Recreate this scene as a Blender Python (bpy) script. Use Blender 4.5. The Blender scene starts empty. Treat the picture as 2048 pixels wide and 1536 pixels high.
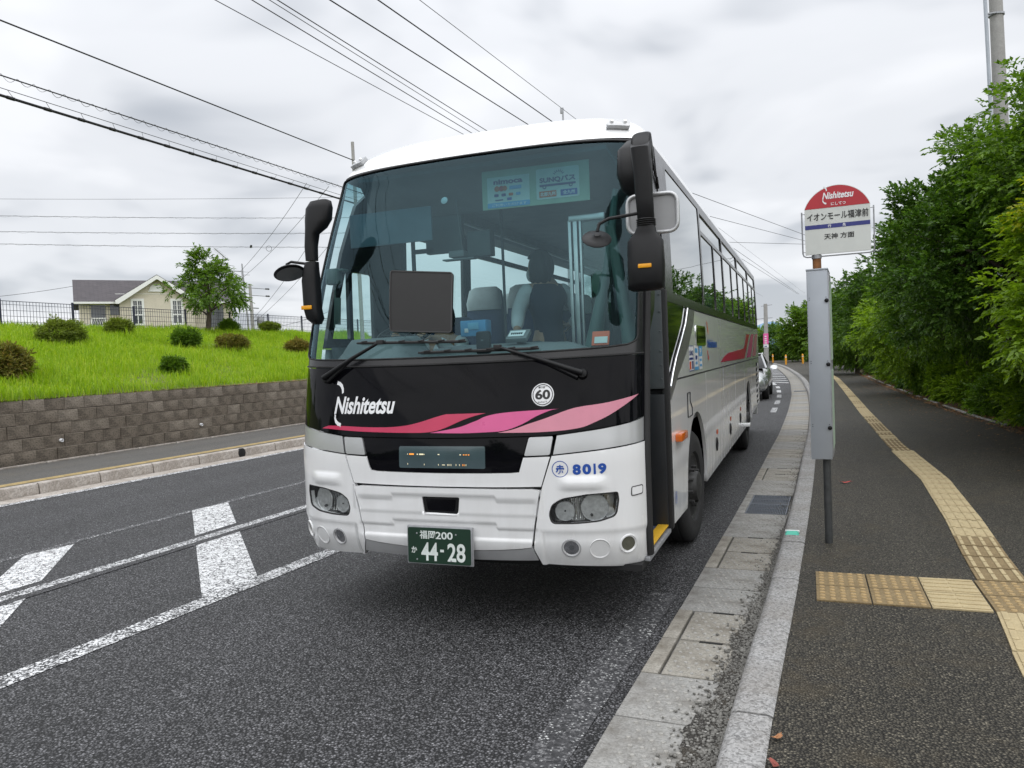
import bpy, bmesh, math, random
import numpy as np
from math import sin, cos, pi, radians, sqrt, atan2, hypot
from mathutils import Vector, Matrix
from mathutils.geometry import delaunay_2d_cdt

random.seed(7)
RNG = np.random.default_rng(7)
scene = bpy.context.scene
col = scene.collection

# ------------------------------------------------------------------ camera, sky, sun, exposure
CAM_H = 1.72
cam_data = bpy.data.cameras.new('camera')
cam_data.sensor_width = 36.0
cam_data.lens = 1539.0 / 2048.0 * 36.0
cam_data.clip_start = 0.05
cam_data.clip_end = 6000.0
cam = bpy.data.objects.new('camera', cam_data)
col.objects.link(cam)
_y, _p, _r = radians(21.0), radians(-2.0), radians(2.4)
_F = Vector((-sin(_y) * cos(_p), cos(_y) * cos(_p), sin(_p)))
_R0 = Vector((cos(_y), sin(_y), 0.0))
_U0 = _R0.cross(_F)
_R = _R0 * cos(_r) - _U0 * sin(_r)
_U = _U0 * cos(_r) + _R0 * sin(_r)
cam.matrix_world = Matrix(((_R.x, _U.x, -_F.x, 0.0), (_R.y, _U.y, -_F.y, 0.0), (_R.z, _U.z, -_F.z, CAM_H), (0, 0, 0, 1)))
scene.camera = cam

SUN_EL, SUN_AZ = radians(52.0), radians(148.0)     # azimuth measured clockwise from +Y
world = bpy.data.worlds.new('World')
scene.world = world
world.use_nodes = True
wt = world.node_tree
wt.nodes.clear()
def WN(t, **kw):
    n = wt.nodes.new(t)
    for k, v in kw.items():
        setattr(n, k, v)
    return n
w_out = WN('ShaderNodeOutputWorld')
w_bg = WN('ShaderNodeBackground')
w_bg.inputs['Strength'].default_value = 0.1
sky = WN('ShaderNodeTexSky', sky_type='NISHITA', sun_disc=False)
sky.sun_elevation = SUN_EL
sky.sun_rotation = SUN_AZ
w_tc = WN('ShaderNodeTexCoord')
w_sep = WN('ShaderNodeSeparateXYZ')
wt.links.new(w_tc.outputs['Generated'], w_sep.inputs[0])
def WM(op, a, b=None, c=None):
    n = WN('ShaderNodeMath', operation=op)
    for i, v in enumerate((a, b, c)):
        if v is None:
            continue
        if isinstance(v, (int, float)):
            n.inputs[i].default_value = v
        else:
            wt.links.new(v, n.inputs[i])
    return n.outputs[0]
zc = WM('MAXIMUM', w_sep.outputs['Z'], 0.0)
den = WM('ADD', zc, 0.22)
px_ = WM('DIVIDE', w_sep.outputs['X'], den)
py_ = WM('DIVIDE', w_sep.outputs['Y'], den)
w_cmb = WN('ShaderNodeCombineXYZ')
wt.links.new(px_, w_cmb.inputs[0]); wt.links.new(py_, w_cmb.inputs[1])
w_n1 = WN('ShaderNodeTexNoise')
w_n1.inputs['Scale'].default_value = 1.5
w_n1.inputs['Detail'].default_value = 3.6
w_n1.inputs['Roughness'].default_value = 0.48
w_n1.inputs['Distortion'].default_value = 0.35
wt.links.new(w_cmb.outputs[0], w_n1.inputs['Vector'])
w_ramp = WN('ShaderNodeValToRGB')
w_ramp.color_ramp.interpolation = 'EASE'
els = w_ramp.color_ramp.elements
els[0].position = 0.33; els[0].color = (4.3, 4.55, 4.95, 1)
els[1].position = 0.66; els[1].color = (7.9, 8.0, 8.25, 1)
e = els.new(0.5); e.color = (6.9, 7.05, 7.35, 1)
wt.links.new(w_n1.outputs['Fac'], w_ramp.inputs[0])
# an overcast sky is brighter towards the zenith (CIE overcast distribution, softened)
w_gain = WM('ADD', WM('MULTIPLY', WM('POWER', zc, 2.4), 1.55), WM('ADD', WM('MULTIPLY', WM('EXPONENT', WM('MULTIPLY', zc, -9.0)), 0.16), 0.80))
w_cl = WN('ShaderNodeVectorMath', operation='SCALE')
wt.links.new(w_ramp.outputs[0], w_cl.inputs[0]); wt.links.new(w_gain, w_cl.inputs['Scale'])
w_mix = WN('ShaderNodeMix', data_type='RGBA')
w_mix.inputs[0].default_value = 0.94
wt.links.new(sky.outputs[0], w_mix.inputs[6]); wt.links.new(w_cl.outputs[0], w_mix.inputs[7])
wt.links.new(w_mix.outputs[2], w_bg.inputs['Color'])
wt.links.new(w_bg.outputs[0], w_out.inputs[0])

sun_d = bpy.data.lights.new('sun', 'SUN')
sun_d.energy = 1.25
sun_d.angle = radians(130.0)
sun_d.color = (1.0, 0.97, 0.92)
sun = bpy.data.objects.new('sun', sun_d)
col.objects.link(sun)
_sd = Vector((sin(SUN_AZ) * cos(SUN_EL), cos(SUN_AZ) * cos(SUN_EL), sin(SUN_EL)))
sun.rotation_euler = _sd.to_track_quat('Z', 'Y').to_euler()

scene.view_settings.view_transform = 'Standard'
scene.view_settings.look = 'None'
scene.view_settings.exposure = 0.52
scene.view_settings.gamma = 1.0
scene.view_settings.use_curve_mapping = False
scene.render.engine = 'CYCLES'
scene.cycles.use_denoising = True
try:
    scene.cycles.denoiser = 'OPENIMAGEDENOISE'
except Exception:
    pass
scene.cycles.max_bounces = 10
scene.cycles.transparent_max_bounces = 24
scene.cycles.glossy_bounces = 5
scene.cycles.caustics_reflective = False
scene.cycles.caustics_refractive = False
scene.cycles.sample_clamp_indirect = 6.0

# ------------------------------------------------------------------ materials
class NT:
    def __init__(s, name):
        s.m = bpy.data.materials.new(name)
        s.m.use_nodes = True
        s.t = s.m.node_tree
        s.t.nodes.clear()
        s.out = s.t.nodes.new('ShaderNodeOutputMaterial')
        s.tc = None
    def n(s, typ, ins=None, **kw):
        k = s.t.nodes.new(typ)
        for a, v in kw.items():
            setattr(k, a, v)
        for a, v in (ins or {}).items():
            s.set(k.inputs[a], v)
        return k
    def set(s, sock, v):
        if isinstance(v, bpy.types.NodeSocket):
            s.t.links.new(v, sock)
        elif isinstance(v, (tuple, list)) and len(v) == 3 and sock.type == 'RGBA':
            sock.default_value = (*v, 1)
        else:
            sock.default_value = v
    def obj(s):
        if s.tc is None:
            s.tc = s.n('ShaderNodeTexCoord')
        return s.tc.outputs['Object']
    def pos(s):
        return s.n('ShaderNodeNewGeometry').outputs['Position']
    def noise(s, scale, detail=3, rough=.5, vec=None, dist=0.0):
        return s.n('ShaderNodeTexNoise', {'Vector': vec if vec is not None else s.obj(), 'Scale': scale, 'Detail': detail, 'Roughness': rough, 'Distortion': dist}).outputs['Fac']
    def voro(s, scale, out='Color', vec=None, feature='F1', rnd=1.0):
        return s.n('ShaderNodeTexVoronoi', {'Vector': vec if vec is not None else s.obj(), 'Scale': scale, 'Randomness': rnd}, feature=feature).outputs[out]
    def ramp(s, fac, stops, interp='LINEAR'):
        k = s.n('ShaderNodeValToRGB', {'Fac': fac})
        k.color_ramp.interpolation = interp
        e = k.color_ramp.elements
        while len(e) < len(stops):
            e.new(0.5)
        for i, (p, c) in enumerate(stops):
            e[i].position = p
            e[i].color = (*c, 1) if isinstance(c, tuple) else (c, c, c, 1)
        return k.outputs['Color']
    def mix(s, fac, a, b, blend='MIX'):
        k = s.n('ShaderNodeMix', data_type='RGBA', blend_type=blend)
        s.set(k.inputs[0], fac); s.set(k.inputs[6], a); s.set(k.inputs[7], b)
        return k.outputs[2]
    def math(s, op, a, b=None, clamp=False):
        k = s.n('ShaderNodeMath', operation=op, use_clamp=clamp)
        s.set(k.inputs[0], a)
        if b is not None:
            s.set(k.inputs[1], b)
        return k.outputs[0]
    def bump(s, h, strength=.3, dist=.01, normal=None):
        k = s.n('ShaderNodeBump', {'Height': h, 'Strength': strength, 'Distance': dist})
        if normal is not None:
            s.set(k.inputs['Normal'], normal)
        return k.outputs[0]
    def bsdf(s, color, rough=.5, metal=0.0, normal=None, coat=0.0, spec=.5, emit=None, estr=0.0, sheen=0.0):
        k = s.n('ShaderNodeBsdfPrincipled', {'Base Color': color, 'Roughness': rough, 'Metallic': metal, 'Specular IOR Level': spec, 'Coat Weight': coat})
        if coat:
            k.inputs['Coat Roughness'].default_value = .03
        if normal is not None:
            s.set(k.inputs['Normal'], normal)
        if emit is not None:
            s.set(k.inputs['Emission Color'], emit); k.inputs['Emission Strength'].default_value = estr
        return k.outputs[0]
    def done(s, sh):
        s.t.links.new(sh, s.out.inputs['Surface'])
        return s.m

def plain(name, c, rough=.5, metal=0.0, var=.12, vscale=6.0, bump=0.0, rvar=.12, bscale=60.0, coat=0.0, spec=.5, emit=None, estr=0.0):
    """one base colour with slight mottling, so that no surface is perfectly uniform"""
    t = NT(name)
    nz = t.noise(vscale, 4, .6)
    lo = tuple(max(0.0, v * (1 - var)) for v in c); hi = tuple(min(1.0, v * (1 + var)) for v in c)
    cc = t.ramp(nz, [(.3, lo), (.7, hi)])
    rr = t.math('ADD', t.math('MULTIPLY', t.noise(vscale * 3, 3), rvar), max(0.0, rough - rvar / 2))
    nn = t.bump(t.noise(bscale, 4, .6), bump, .01) if bump else None
    return t.done(t.bsdf(cc, rr, metal, nn, coat, spec, emit, estr))

def paint(name, c, dirt=.10, rough=.14, coat=.7):
    """glossy vehicle paint with road grime towards the wheel line (a stain in the paint, by noise and height)"""
    t = NT(name)
    pos = t.pos()
    z = t.n('ShaderNodeSeparateXYZ', {0: pos}).outputs[2]
    low = t.n('ShaderNodeMapRange', {0: z, 1: 1.3, 2: .35, 3: 0.0, 4: 1.0}).outputs[0]
    streak = t.noise(1.0, 5, .65, vec=t.n('ShaderNodeMapping', {0: pos, 'Scale': (7.0, 7.0, 1.2)}).outputs[0])
    d = t.math('MULTIPLY', t.math('ADD', t.math('MULTIPLY', low, 1.0), .25), t.ramp(streak, [(.35, 0.0), (.75, 1.0)]))
    d = t.math('MULTIPLY', d, dirt)
    cc = t.mix(d, c, (.24, .215, .18))
    rr = t.math('ADD', t.math('MULTIPLY', d, 1.2), rough)
    return t.done(t.bsdf(cc, rr, 0.0, None, coat))

def thin_fresnel(t, ior):
    bf = t.n('ShaderNodeNewGeometry').outputs['Backfacing']
    io = t.n('ShaderNodeMapRange', {0: bf, 1: 0.0, 2: 1.0, 3: ior, 4: 1.0 / ior}).outputs[0]
    return t.n('ShaderNodeFresnel', {'IOR': io}).outputs[0]

def glass(name, tint, rough=0.0, f0=.045, gloss=1.0, dirt=0.0):
    """thin pane: tinted straight-through light plus a Fresnel mirror"""
    t = NT(name)
    fr = thin_fresnel(t, 1.52)
    fac = t.math('ADD', t.math('MULTIPLY', fr, gloss), 0.0, clamp=True)
    tr = t.n('ShaderNodeBsdfTransparent', {'Color': tint}).outputs[0]
    if dirt:
        df = t.n('ShaderNodeBsdfDiffuse', {'Color': (.5, .52, .5)}).outputs[0]
        mk = t.math('MULTIPLY', t.ramp(t.noise(3.0, 5, .6), [(.3, .4), (.75, 1.0)]), dirt)
        tr = t.n('ShaderNodeMixShader', {0: mk, 1: tr, 2: df}).outputs[0]
    gl = t.n('ShaderNodeBsdfGlossy', {'Color': (.95, .97, .97), 'Roughness': rough}).outputs[0]
    return t.done(t.n('ShaderNodeMixShader', {0: fac, 1: tr, 2: gl}).outputs[0])

def windscreen_mat():
    t = NT('windscreen_glass')
    z = t.n('ShaderNodeSeparateXYZ', {0: t.pos()}).outputs[2]
    tint = t.ramp(t.n('ShaderNodeMapRange', {0: z, 1: 2.55, 2: 3.12}).outputs[0],
                  [(0.0, (.60, .76, .77)), (.35, (.46, .66, .69)), (1.0, (.10, .27, .31))])
    fr = thin_fresnel(t, 1.52)
    fac = t.math('ADD', t.math('MULTIPLY', fr, .80), .004, clamp=True)
    tr = t.n('ShaderNodeBsdfTransparent', {'Color': tint}).outputs[0]
    df = t.n('ShaderNodeBsdfDiffuse', {'Color': (.25, .45, .50)}).outputs[0]
    mk = t.math('MULTIPLY', t.ramp(t.noise(2.0, 5, .6), [(.3, .35), (.75, 1.0)]), .014)
    tr = t.n('ShaderNodeMixShader', {0: mk, 1: tr, 2: df}).outputs[0]
    gl = t.n('ShaderNodeBsdfGlossy', {'Color': (.48, .70, .80), 'Roughness': 0.0}).outputs[0]
    return t.done(t.n('ShaderNodeMixShader', {0: fac, 1: tr, 2: gl}).outputs[0])

def asphalt(name, base=(.020, .021, .023), hi=(.16, .16, .165), scale=95.0, tint=None, patchy=.35):
    t = NT(name)
    v = t.obj()
    cellc = t.n('ShaderNodeSeparateColor', {0: t.voro(scale, 'Color')}).outputs[0]
    dist = t.voro(scale, 'Distance')
    cell2 = t.n('ShaderNodeSeparateColor', {0: t.voro(scale * 2.3, 'Color')}).outputs[1]
    lo = tuple(a + (b - a) * .10 for a, b in zip(base, hi)); mid = tuple(a + (b - a) * .26 for a, b in zip(base, hi)); up = tuple(a + (b - a) * .5 for a, b in zip(base, hi))
    c = t.ramp(cellc, [(0.0, lo), (.45, mid), (.85, up), (1.0, hi)])
    c2 = t.ramp(cell2, [(0.0, lo), (.6, mid), (1.0, up)])
    c = t.mix(.3, c, c2)
    c = t.mix(t.ramp(dist, [(.22, 0.0), (.62, .95)]), c, base)
    big = t.noise(.7, 4, .6)
    c = t.mix(t.math('MULTIPLY', t.ramp(big, [(.35, 0.0), (.7, 1.0)]), patchy), c, t.mix(1.0, c, (.62, .62, .63), 'MULTIPLY'))
    trk = t.noise(1.0, 4, .6, vec=t.n('ShaderNodeMapping', {0: v, 'Scale': (1.5, .10, 1.0)}).outputs[0])
    c = t.mix(t.math('MULTIPLY', t.ramp(trk, [(.40, 0.0), (.68, 1.0)]), .38), c, t.mix(1.0, c, (1.75, 1.75, 1.78), 'MULTIPLY'))
    spot = t.noise(3.1, 3, .5)
    c = t.mix(t.math('MULTIPLY', t.ramp(spot, [(.66, 0.0), (.78, 1.0)]), .45), c, t.mix(1.0, c, (.45, .45, .46), 'MULTIPLY'))
    if tint is not None:
        st = t.noise(2.6, 5, .65)
        c = t.mix(t.ramp(st, [(.52, 0.0), (.72, .55)]), c, tint)
    h = t.math('SUBTRACT', t.math('MULTIPLY', cellc, .5), dist)
    nn = t.bump(h, .9, .012)
    return t.done(t.bsdf(c, t.math('ADD', t.math('MULTIPLY', cell2, .2), .55), 0.0, nn, spec=.35))

def road_paint_mat(name, c=(.72, .73, .74), wear=.5, crack=6.0, speckle=85.0):
    """worn thermoplastic line: paint that sits on the tops of the stones, with cracks down to the asphalt"""
    t = NT(name)
    cellc = t.n('ShaderNodeSeparateColor', {0: t.voro(speckle, 'Color')}).outputs[0]
    dist = t.voro(speckle, 'Distance')
    asph = t.ramp(cellc, [(0.0, (.02, .021, .023)), (.6, (.05, .05, .053)), (1.0, (.15, .15, .155))])
    w = t.math('ADD', t.math('MULTIPLY', t.noise(9.0, 4, .65), .6), t.math('MULTIPLY', cellc, .55))
    w = t.math('SUBTRACT', w, t.math('MULTIPLY', dist, .35))
    ck = t.n('ShaderNodeTexVoronoi', {'Vector': t.n('ShaderNodeVectorMath', {0: t.obj(), 1: t.n('ShaderNodeVectorMath', {0: t.n('ShaderNodeTexNoise', {'Vector': t.obj(), 'Scale': 14.0}).outputs['Color'], 'Scale': .07}, operation='SCALE').outputs[0]}, operation='ADD').outputs[0], 'Scale': crack}, feature='DISTANCE_TO_EDGE').outputs['Distance']
    m = t.ramp(w, [(wear - .09, 0.0), (wear + .05, 1.0)])
    m = t.math('MULTIPLY', m, t.ramp(ck, [(.012, 0.15), (.05, 1.0)]))
    cc = t.mix(m, asph, t.mix(t.noise(40, 3), c, tuple(x * .8 for x in c)))
    nn = t.bump(t.math('ADD', t.math('MULTIPLY', m, .6), t.math('MULTIPLY', cellc, .4)), .7, .01)
    return t.done(t.bsdf(cc, .6, 0.0, nn, spec=.35))

def concrete(name, c=(.36, .355, .34), grain=90.0, stain=(.12, .10, .075), stain_amt=.5, bump=.3, speck=.5):
    t = NT(name)
    g = t.n('ShaderNodeSeparateColor', {0: t.voro(grain, 'Color')}).outputs[0]
    lo = tuple(x * (1 - speck) for x in c); hi = tuple(min(1, x * (1 + speck * .7)) for x in c)
    cc = t.ramp(t.math('ADD', t.math('MULTIPLY', g, .55), t.math('MULTIPLY', t.noise(26, 4, .6), .45)), [(.2, lo), (.55, c), (.9, hi)])
    st = t.noise(3.2, 6, .68, dist=.4)
    cc = t.mix(t.math('MULTIPLY', t.ramp(st, [(.42, 0.0), (.72, 1.0)]), stain_amt), cc, stain)
    nn = t.bump(t.math('ADD', g, t.noise(18, 4)), bump, .006)
    return t.done(t.bsdf(cc, .82, 0.0, nn, spec=.25))

def leafmat(name, c1, c2, c3=None, trans=.35, rough=.5, hue=None):
    """leaf: every leaf (mesh island) takes its own shade"""
    t = NT(name)
    rnd = t.n('ShaderNodeNewGeometry').outputs['Random Per Island']
    cl = t.noise(.9, 3, .5)
    f = t.math('ADD', t.math('MULTIPLY', rnd, .55), t.math('MULTIPLY', cl, .5))
    stops = [(.2, c1), (.75, c2)] if c3 is None else [(.15, c1), (.55, c2), (.9, c3)]
    cc = t.ramp(f, stops)
    b = t.n('ShaderNodeBsdfPrincipled', {'Base Color': cc, 'Roughness': rough, 'Specular IOR Level': .35}).outputs[0]
    tl = t.n('ShaderNodeBsdfTranslucent', {'Color': t.mix(1.0, cc, (1.25, 1.3, .6), 'MULTIPLY')}).outputs[0]
    return t.done(t.n('ShaderNodeMixShader', {0: trans, 1: b, 2: tl}).outputs[0])

M = {}
M['white'] = paint('white_paint', (.80, .81, .82), .16)
M['white_clean'] = paint('white_paint_clean', (.82, .83, .84), .06)
M['black_gloss'] = plain('black_gloss_panel', (.0035, .0035, .005), .05, 0, .2, spec=.13, rvar=.03)
M['black_frit'] = plain('black_window_surround', (.012, .012, .014), .22)
M['black_plastic'] = plain('black_plastic', (.0055, .0058, .007), .45, bump=.08, bscale=240, spec=.3)
M['rubber'] = plain('rubber', (.018, .018, .019), .75, bump=.1)
M['dark_gap'] = plain('dark_gap', (.010, .010, .011), .8)
M['silver'] = plain('silver_paint', (.50, .51, .52), .32, .5, .02, rvar=.02, coat=.3)
M['grey_lip'] = plain('grey_bumper_lip', (.34, .345, .355), .4, 0, .08)
M['side_trim'] = plain('grey_trim', (.30, .30, .30), .30, .6, .08)
M['grey_panel'] = plain('grey_door_panel', (.075, .085, .09), .5)
M['charcoal'] = plain('charcoal_panel', (.020, .022, .025), .45)
M['yellow_edge'] = plain('yellow_edge', (.62, .36, .02), .55)
M['blue_floor'] = plain('blue_floor', (.05, .065, .13), .6, bump=.2, bscale=180)
M['dash'] = plain('dashboard_vinyl', (.16, .17, .175), .55, bump=.08, bscale=200)
M['int_wall'] = plain('interior_lining', (.20, .21, .22), .7)
M['int_dark'] = plain('interior_dark', (.045, .05, .058), .7)
M['ceiling'] = plain('interior_ceiling', (.26, .27, .28), .7)
M['seat_blue'] = plain('seat_moquette', (.035, .055, .13), .9, bump=.2, bscale=150)
M['cloth_white'] = plain('white_cloth', (.70, .71, .72), .85)
M['steel'] = plain('steel', (.50, .51, .52), .3, .85)
M['galv'] = plain('galvanised_steel', (.34, .35, .37), .5, .5, .15, 20)
M['chrome'] = plain('chrome', (.75, .76, .78), .09, 1.0, .03)
M['reflector'] = plain('lamp_reflector', (.62, .63, .64), .12, .9, .25, 25, bump=.5, bscale=30)
M['lamp_bowl'] = plain('lamp_bowl', (.58, .59, .60), .34, .7, .2, 40, bump=.22, bscale=24)
M['marker_grey'] = plain('marker_lens_grey', (.10, .10, .075), .2, coat=.4)
M['lens'] = glass('lamp_lens', (.90, .92, .92), 0.0, gloss=1.2)
M['orange'] = plain('amber_lens', (.62, .13, .01), .2, coat=.3)
M['amber_strip'] = plain('amber_reflector', (.75, .33, .01), .3)
M['lamp_back'] = plain('lamp_back', (.66, .67, .68), .3, .6, .15, 30, bump=.3, bscale=30)
M['wind'] = windscreen_mat()
M['side_glass'] = glass('side_window_glass', (.30, .42, .40), 0.0, gloss=1.35)
M['left_glass'] = glass('clear_side_glass', (.86, .95, .95), 0.0, gloss=1.0)
M['dark_glass'] = glass('dark_side_glass', (.035, .045, .04), 0.0, gloss=1.5)
M['tyre'] = plain('tyre_rubber', (.022, .022, .023), .85, bump=.3, bscale=50)
M['hub'] = plain('wheel_hub', (.05, .05, .05), .6, .3, .4, 25)
M['plate'] = plain('green_plate', (.006, .030, .016), .4)
M['plate_white'] = plain('plate_white', (.66, .71, .69), .45)
M['crimson'] = plain('crimson_vinyl', (.50, .02, .085), .3, 0, .05, coat=.3)
M['pink'] = plain('pink_vinyl', (.62, .085, .26), .3, 0, .05, coat=.3)
M['rose'] = plain('rose_vinyl', (.60, .22, .30), .3, 0, .05, coat=.3)
M['dec_white'] = plain('white_vinyl', (.78, .79, .81), .35, 0, .03)
M['dec_black'] = plain('black_vinyl', (.01, .01, .012), .4)
M['dec_blue'] = plain('blue_vinyl', (.015, .075, .36), .35, 0, .05)
M['dec_navy'] = plain('navy_vinyl', (.02, .035, .20), .35, 0, .05)
M['dec_red'] = plain('red_vinyl', (.55, .02, .035), .35, 0, .05)
M['dec_sky'] = plain('light_blue_vinyl', (.10, .36, .66), .35, 0, .05)
M['dec_orange'] = plain('orange_vinyl', (.62, .10, .03), .4, 0, .05)
M['led_panel'] = plain('led_panel', (.055, .085, .095), .12, 0, .1, coat=.3)
M['led_on'] = plain('led_amber', (.9, .35, .05), .4, emit=(1.0, .32, .04), estr=.35)
M['led_white'] = plain('led_pale', (.8, .75, .5), .4, emit=(1.0, .88, .6), estr=.2)
M['square'] = plain('dark_square', (.013, .013, .013), .5, 0, .04, spec=.3)
M['square_rim'] = plain('dark_square_rim', (.016, .016, .016), .5)
M['poster'] = plain('poster_paper', (.62, .66, .64), .6)
M['poster_green'] = plain('poster_board', (.34, .44, .34), .6)
M['clear_film'] = glass('clear_screen', (.80, .88, .88), 0.0)
M['box_blue'] = plain('blue_box', (.08, .30, .55), .5)
M['skin'] = plain('skin', (.46, .27, .18), .55, 0, .06)
M['hair'] = plain('black_hair', (.012, .010, .009), .55, bump=.6, bscale=120)
M['navy_vest'] = plain('navy_vest', (.018, .022, .042), .85, bump=.25, bscale=90)
M['white_shirt'] = plain('white_shirt', (.66, .68, .70), .85, bump=.25, bscale=60)
M['trousers'] = plain('dark_trousers', (.02, .02, .025), .85)

M['asphalt'] = asphalt('road_asphalt', (.006, .0062, .007), (.37, .37, .385), 78.0)
M['pave'] = asphalt('pavement_asphalt', (.006, .0052, .004), (.30, .270, .205), 84.0, tint=(.070, .054, .030))
M['pave_left'] = asphalt('far_pavement_asphalt', (.075, .072, .066), (.20, .19, .175), 60.0, tint=(.11, .10, .08))
M['line'] = road_paint_mat('road_line_paint', wear=.41)
M['line_faint'] = road_paint_mat('faint_line_paint', wear=.66)
M['bar'] = road_paint_mat('road_bar_paint', wear=.27, crack=9.0, c=(.78, .79, .80))
M['ghost'] = road_paint_mat('rubbed_paint', wear=.72, c=(.52, .53, .52))
M['tar'] = asphalt('tar_band', (.012, .012, .013), (.05, .05, .05), 60.0)
M['kerb'] = concrete('granite_kerb', (.29, .288, .285), 110, (.16, .14, .115), .45, .35, .55)
M['gutter'] = concrete('gutter_concrete', (.275, .272, .26), 120, (.085, .072, .055), .75, .25, .28)
M['lid'] = concrete('lid_concrete', (.285, .270, .238), 120, (.085, .068, .046), .8, .25, .28)
M['kerb_left'] = concrete('worn_kerb', (.42, .385, .35), 60, (.14, .11, .08), .7, .4, .3)
M['grate'] = plain('grate_steel', (.16, .18, .21), .5, .6)
M['dark'] = plain('dark_void', (.008, .008, .008), .9)
M['block'] = concrete('wall_block', (.165, .140, .112), 45, (.045, .038, .031), .7, .6, .4)
M['block_light'] = concrete('wall_block_light', (.195, .168, .136), 45, (.065, .055, .045), .7, .6, .4)
M['soil'] = concrete('soil', (.085, .062, .040), 30, (.035, .027, .018), .6, .6, .4)
M['tile_cream'] = concrete('cream_tile', (.42, .345, .205), 150, (.23, .17, .095), .35, .2, .15)
M['tile_brown'] = concrete('worn_tile', (.225, .168, .090), 110, (.12, .085, .045), .5, .3, .25)
M['tile_dark'] = concrete('dirty_tile', (.13, .105, .068), 110, (.06, .05, .035), .5, .3, .25)
M['yellow_line'] = concrete('yellow_strip', (.44, .34, .17), 60, (.23, .19, .12), .4, .1, .2)
M['bark'] = plain('bark', (.075, .058, .042), .9, 0, .35, 12, bump=.9, bscale=30)
M['pole_conc'] = concrete('pole_concrete', (.36, .355, .345), 60, (.18, .17, .16), .4, .15, .12)
M['wire'] = plain('cable_black', (.010, .010, .012), .6)
M['wire_grey'] = plain('cable_grey', (.05, .052, .055), .6)
M['fence'] = plain('fence_navy', (.018, .022, .045), .5)
M['white_sign'] = plain('sign_white', (.60, .625, .60), .45, 0, .05)
M['sign_red'] = plain('sign_red', (.42, .020, .032), .45, 0, .06)
M['sign_navy'] = plain('sign_navy', (.028, .036, .20), .45, 0, .06)
M['sign_ink'] = plain('sign_ink', (.012, .012, .014), .5)
M['cabinet'] = plain('cabinet_grey', (.36, .39, .43), .4, .35, .06, 3, bump=.03)
M['rust'] = plain('rusty_pole', (.20, .085, .030), .85, 0, .5, 14, bump=.4)
M['post_grey'] = plain('grey_post', (.060, .064, .066), .5, .3, .3, 12)
M['bollard'] = plain('bollard_yellow', (.75, .33, .015), .5)
M['pink_sign'] = plain('pink_sign', (.75, .12, .36), .5)
M['teal'] = plain('teal_reflector', (.03, .42, .30), .35)
M['stone'] = concrete('gravel_stone', (.20, .195, .18), 60, (.05, .045, .04), .5, .4, .4)
M['dead_leaf'] = leafmat('dead_leaf', (.10, .05, .022), (.26, .13, .06), (.34, .20, .11), .15)
M['red_leaf'] = plain('red_leaf', (.36, .035, .025), .6, 0, .25, 60)
M['brown_leaf'] = plain('brown_leaf', (.30, .135, .055), .7, 0, .3, 60)
M['roof_tile'] = None
M['siding'] = None
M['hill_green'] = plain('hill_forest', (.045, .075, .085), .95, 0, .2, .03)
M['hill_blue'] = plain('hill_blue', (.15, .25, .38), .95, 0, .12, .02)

# ------------------------------------------------------------------ mesh helpers
def link(name, me, parent=None, mat=None):
    if mat is not None:
        for m_ in (mat if isinstance(mat, (list, tuple)) else [mat]):
            me.materials.append(M[m_] if isinstance(m_, str) else m_)
    o = bpy.data.objects.new(name, me)
    col.objects.link(o)
    if parent is not None:
        o.parent = parent
        o.matrix_parent_inverse = parent.matrix_basis.inverted()
    return o

def tag(o, label=None, cat=None, group=None, kind=None):
    for k, v in (('label', label), ('category', cat), ('group', group), ('kind', kind)):
        if v is not None:
            o[k] = v
    return o

def thing(name, label, cat, loc=(0, 0, 0), rotz=0.0, group=None):
    o = bpy.data.objects.new(name, None)
    o.empty_display_size = .1
    col.objects.link(o)
    o.location = loc
    o.rotation_euler = (0, 0, rotz)
    return tag(o, label, cat, group)

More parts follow.
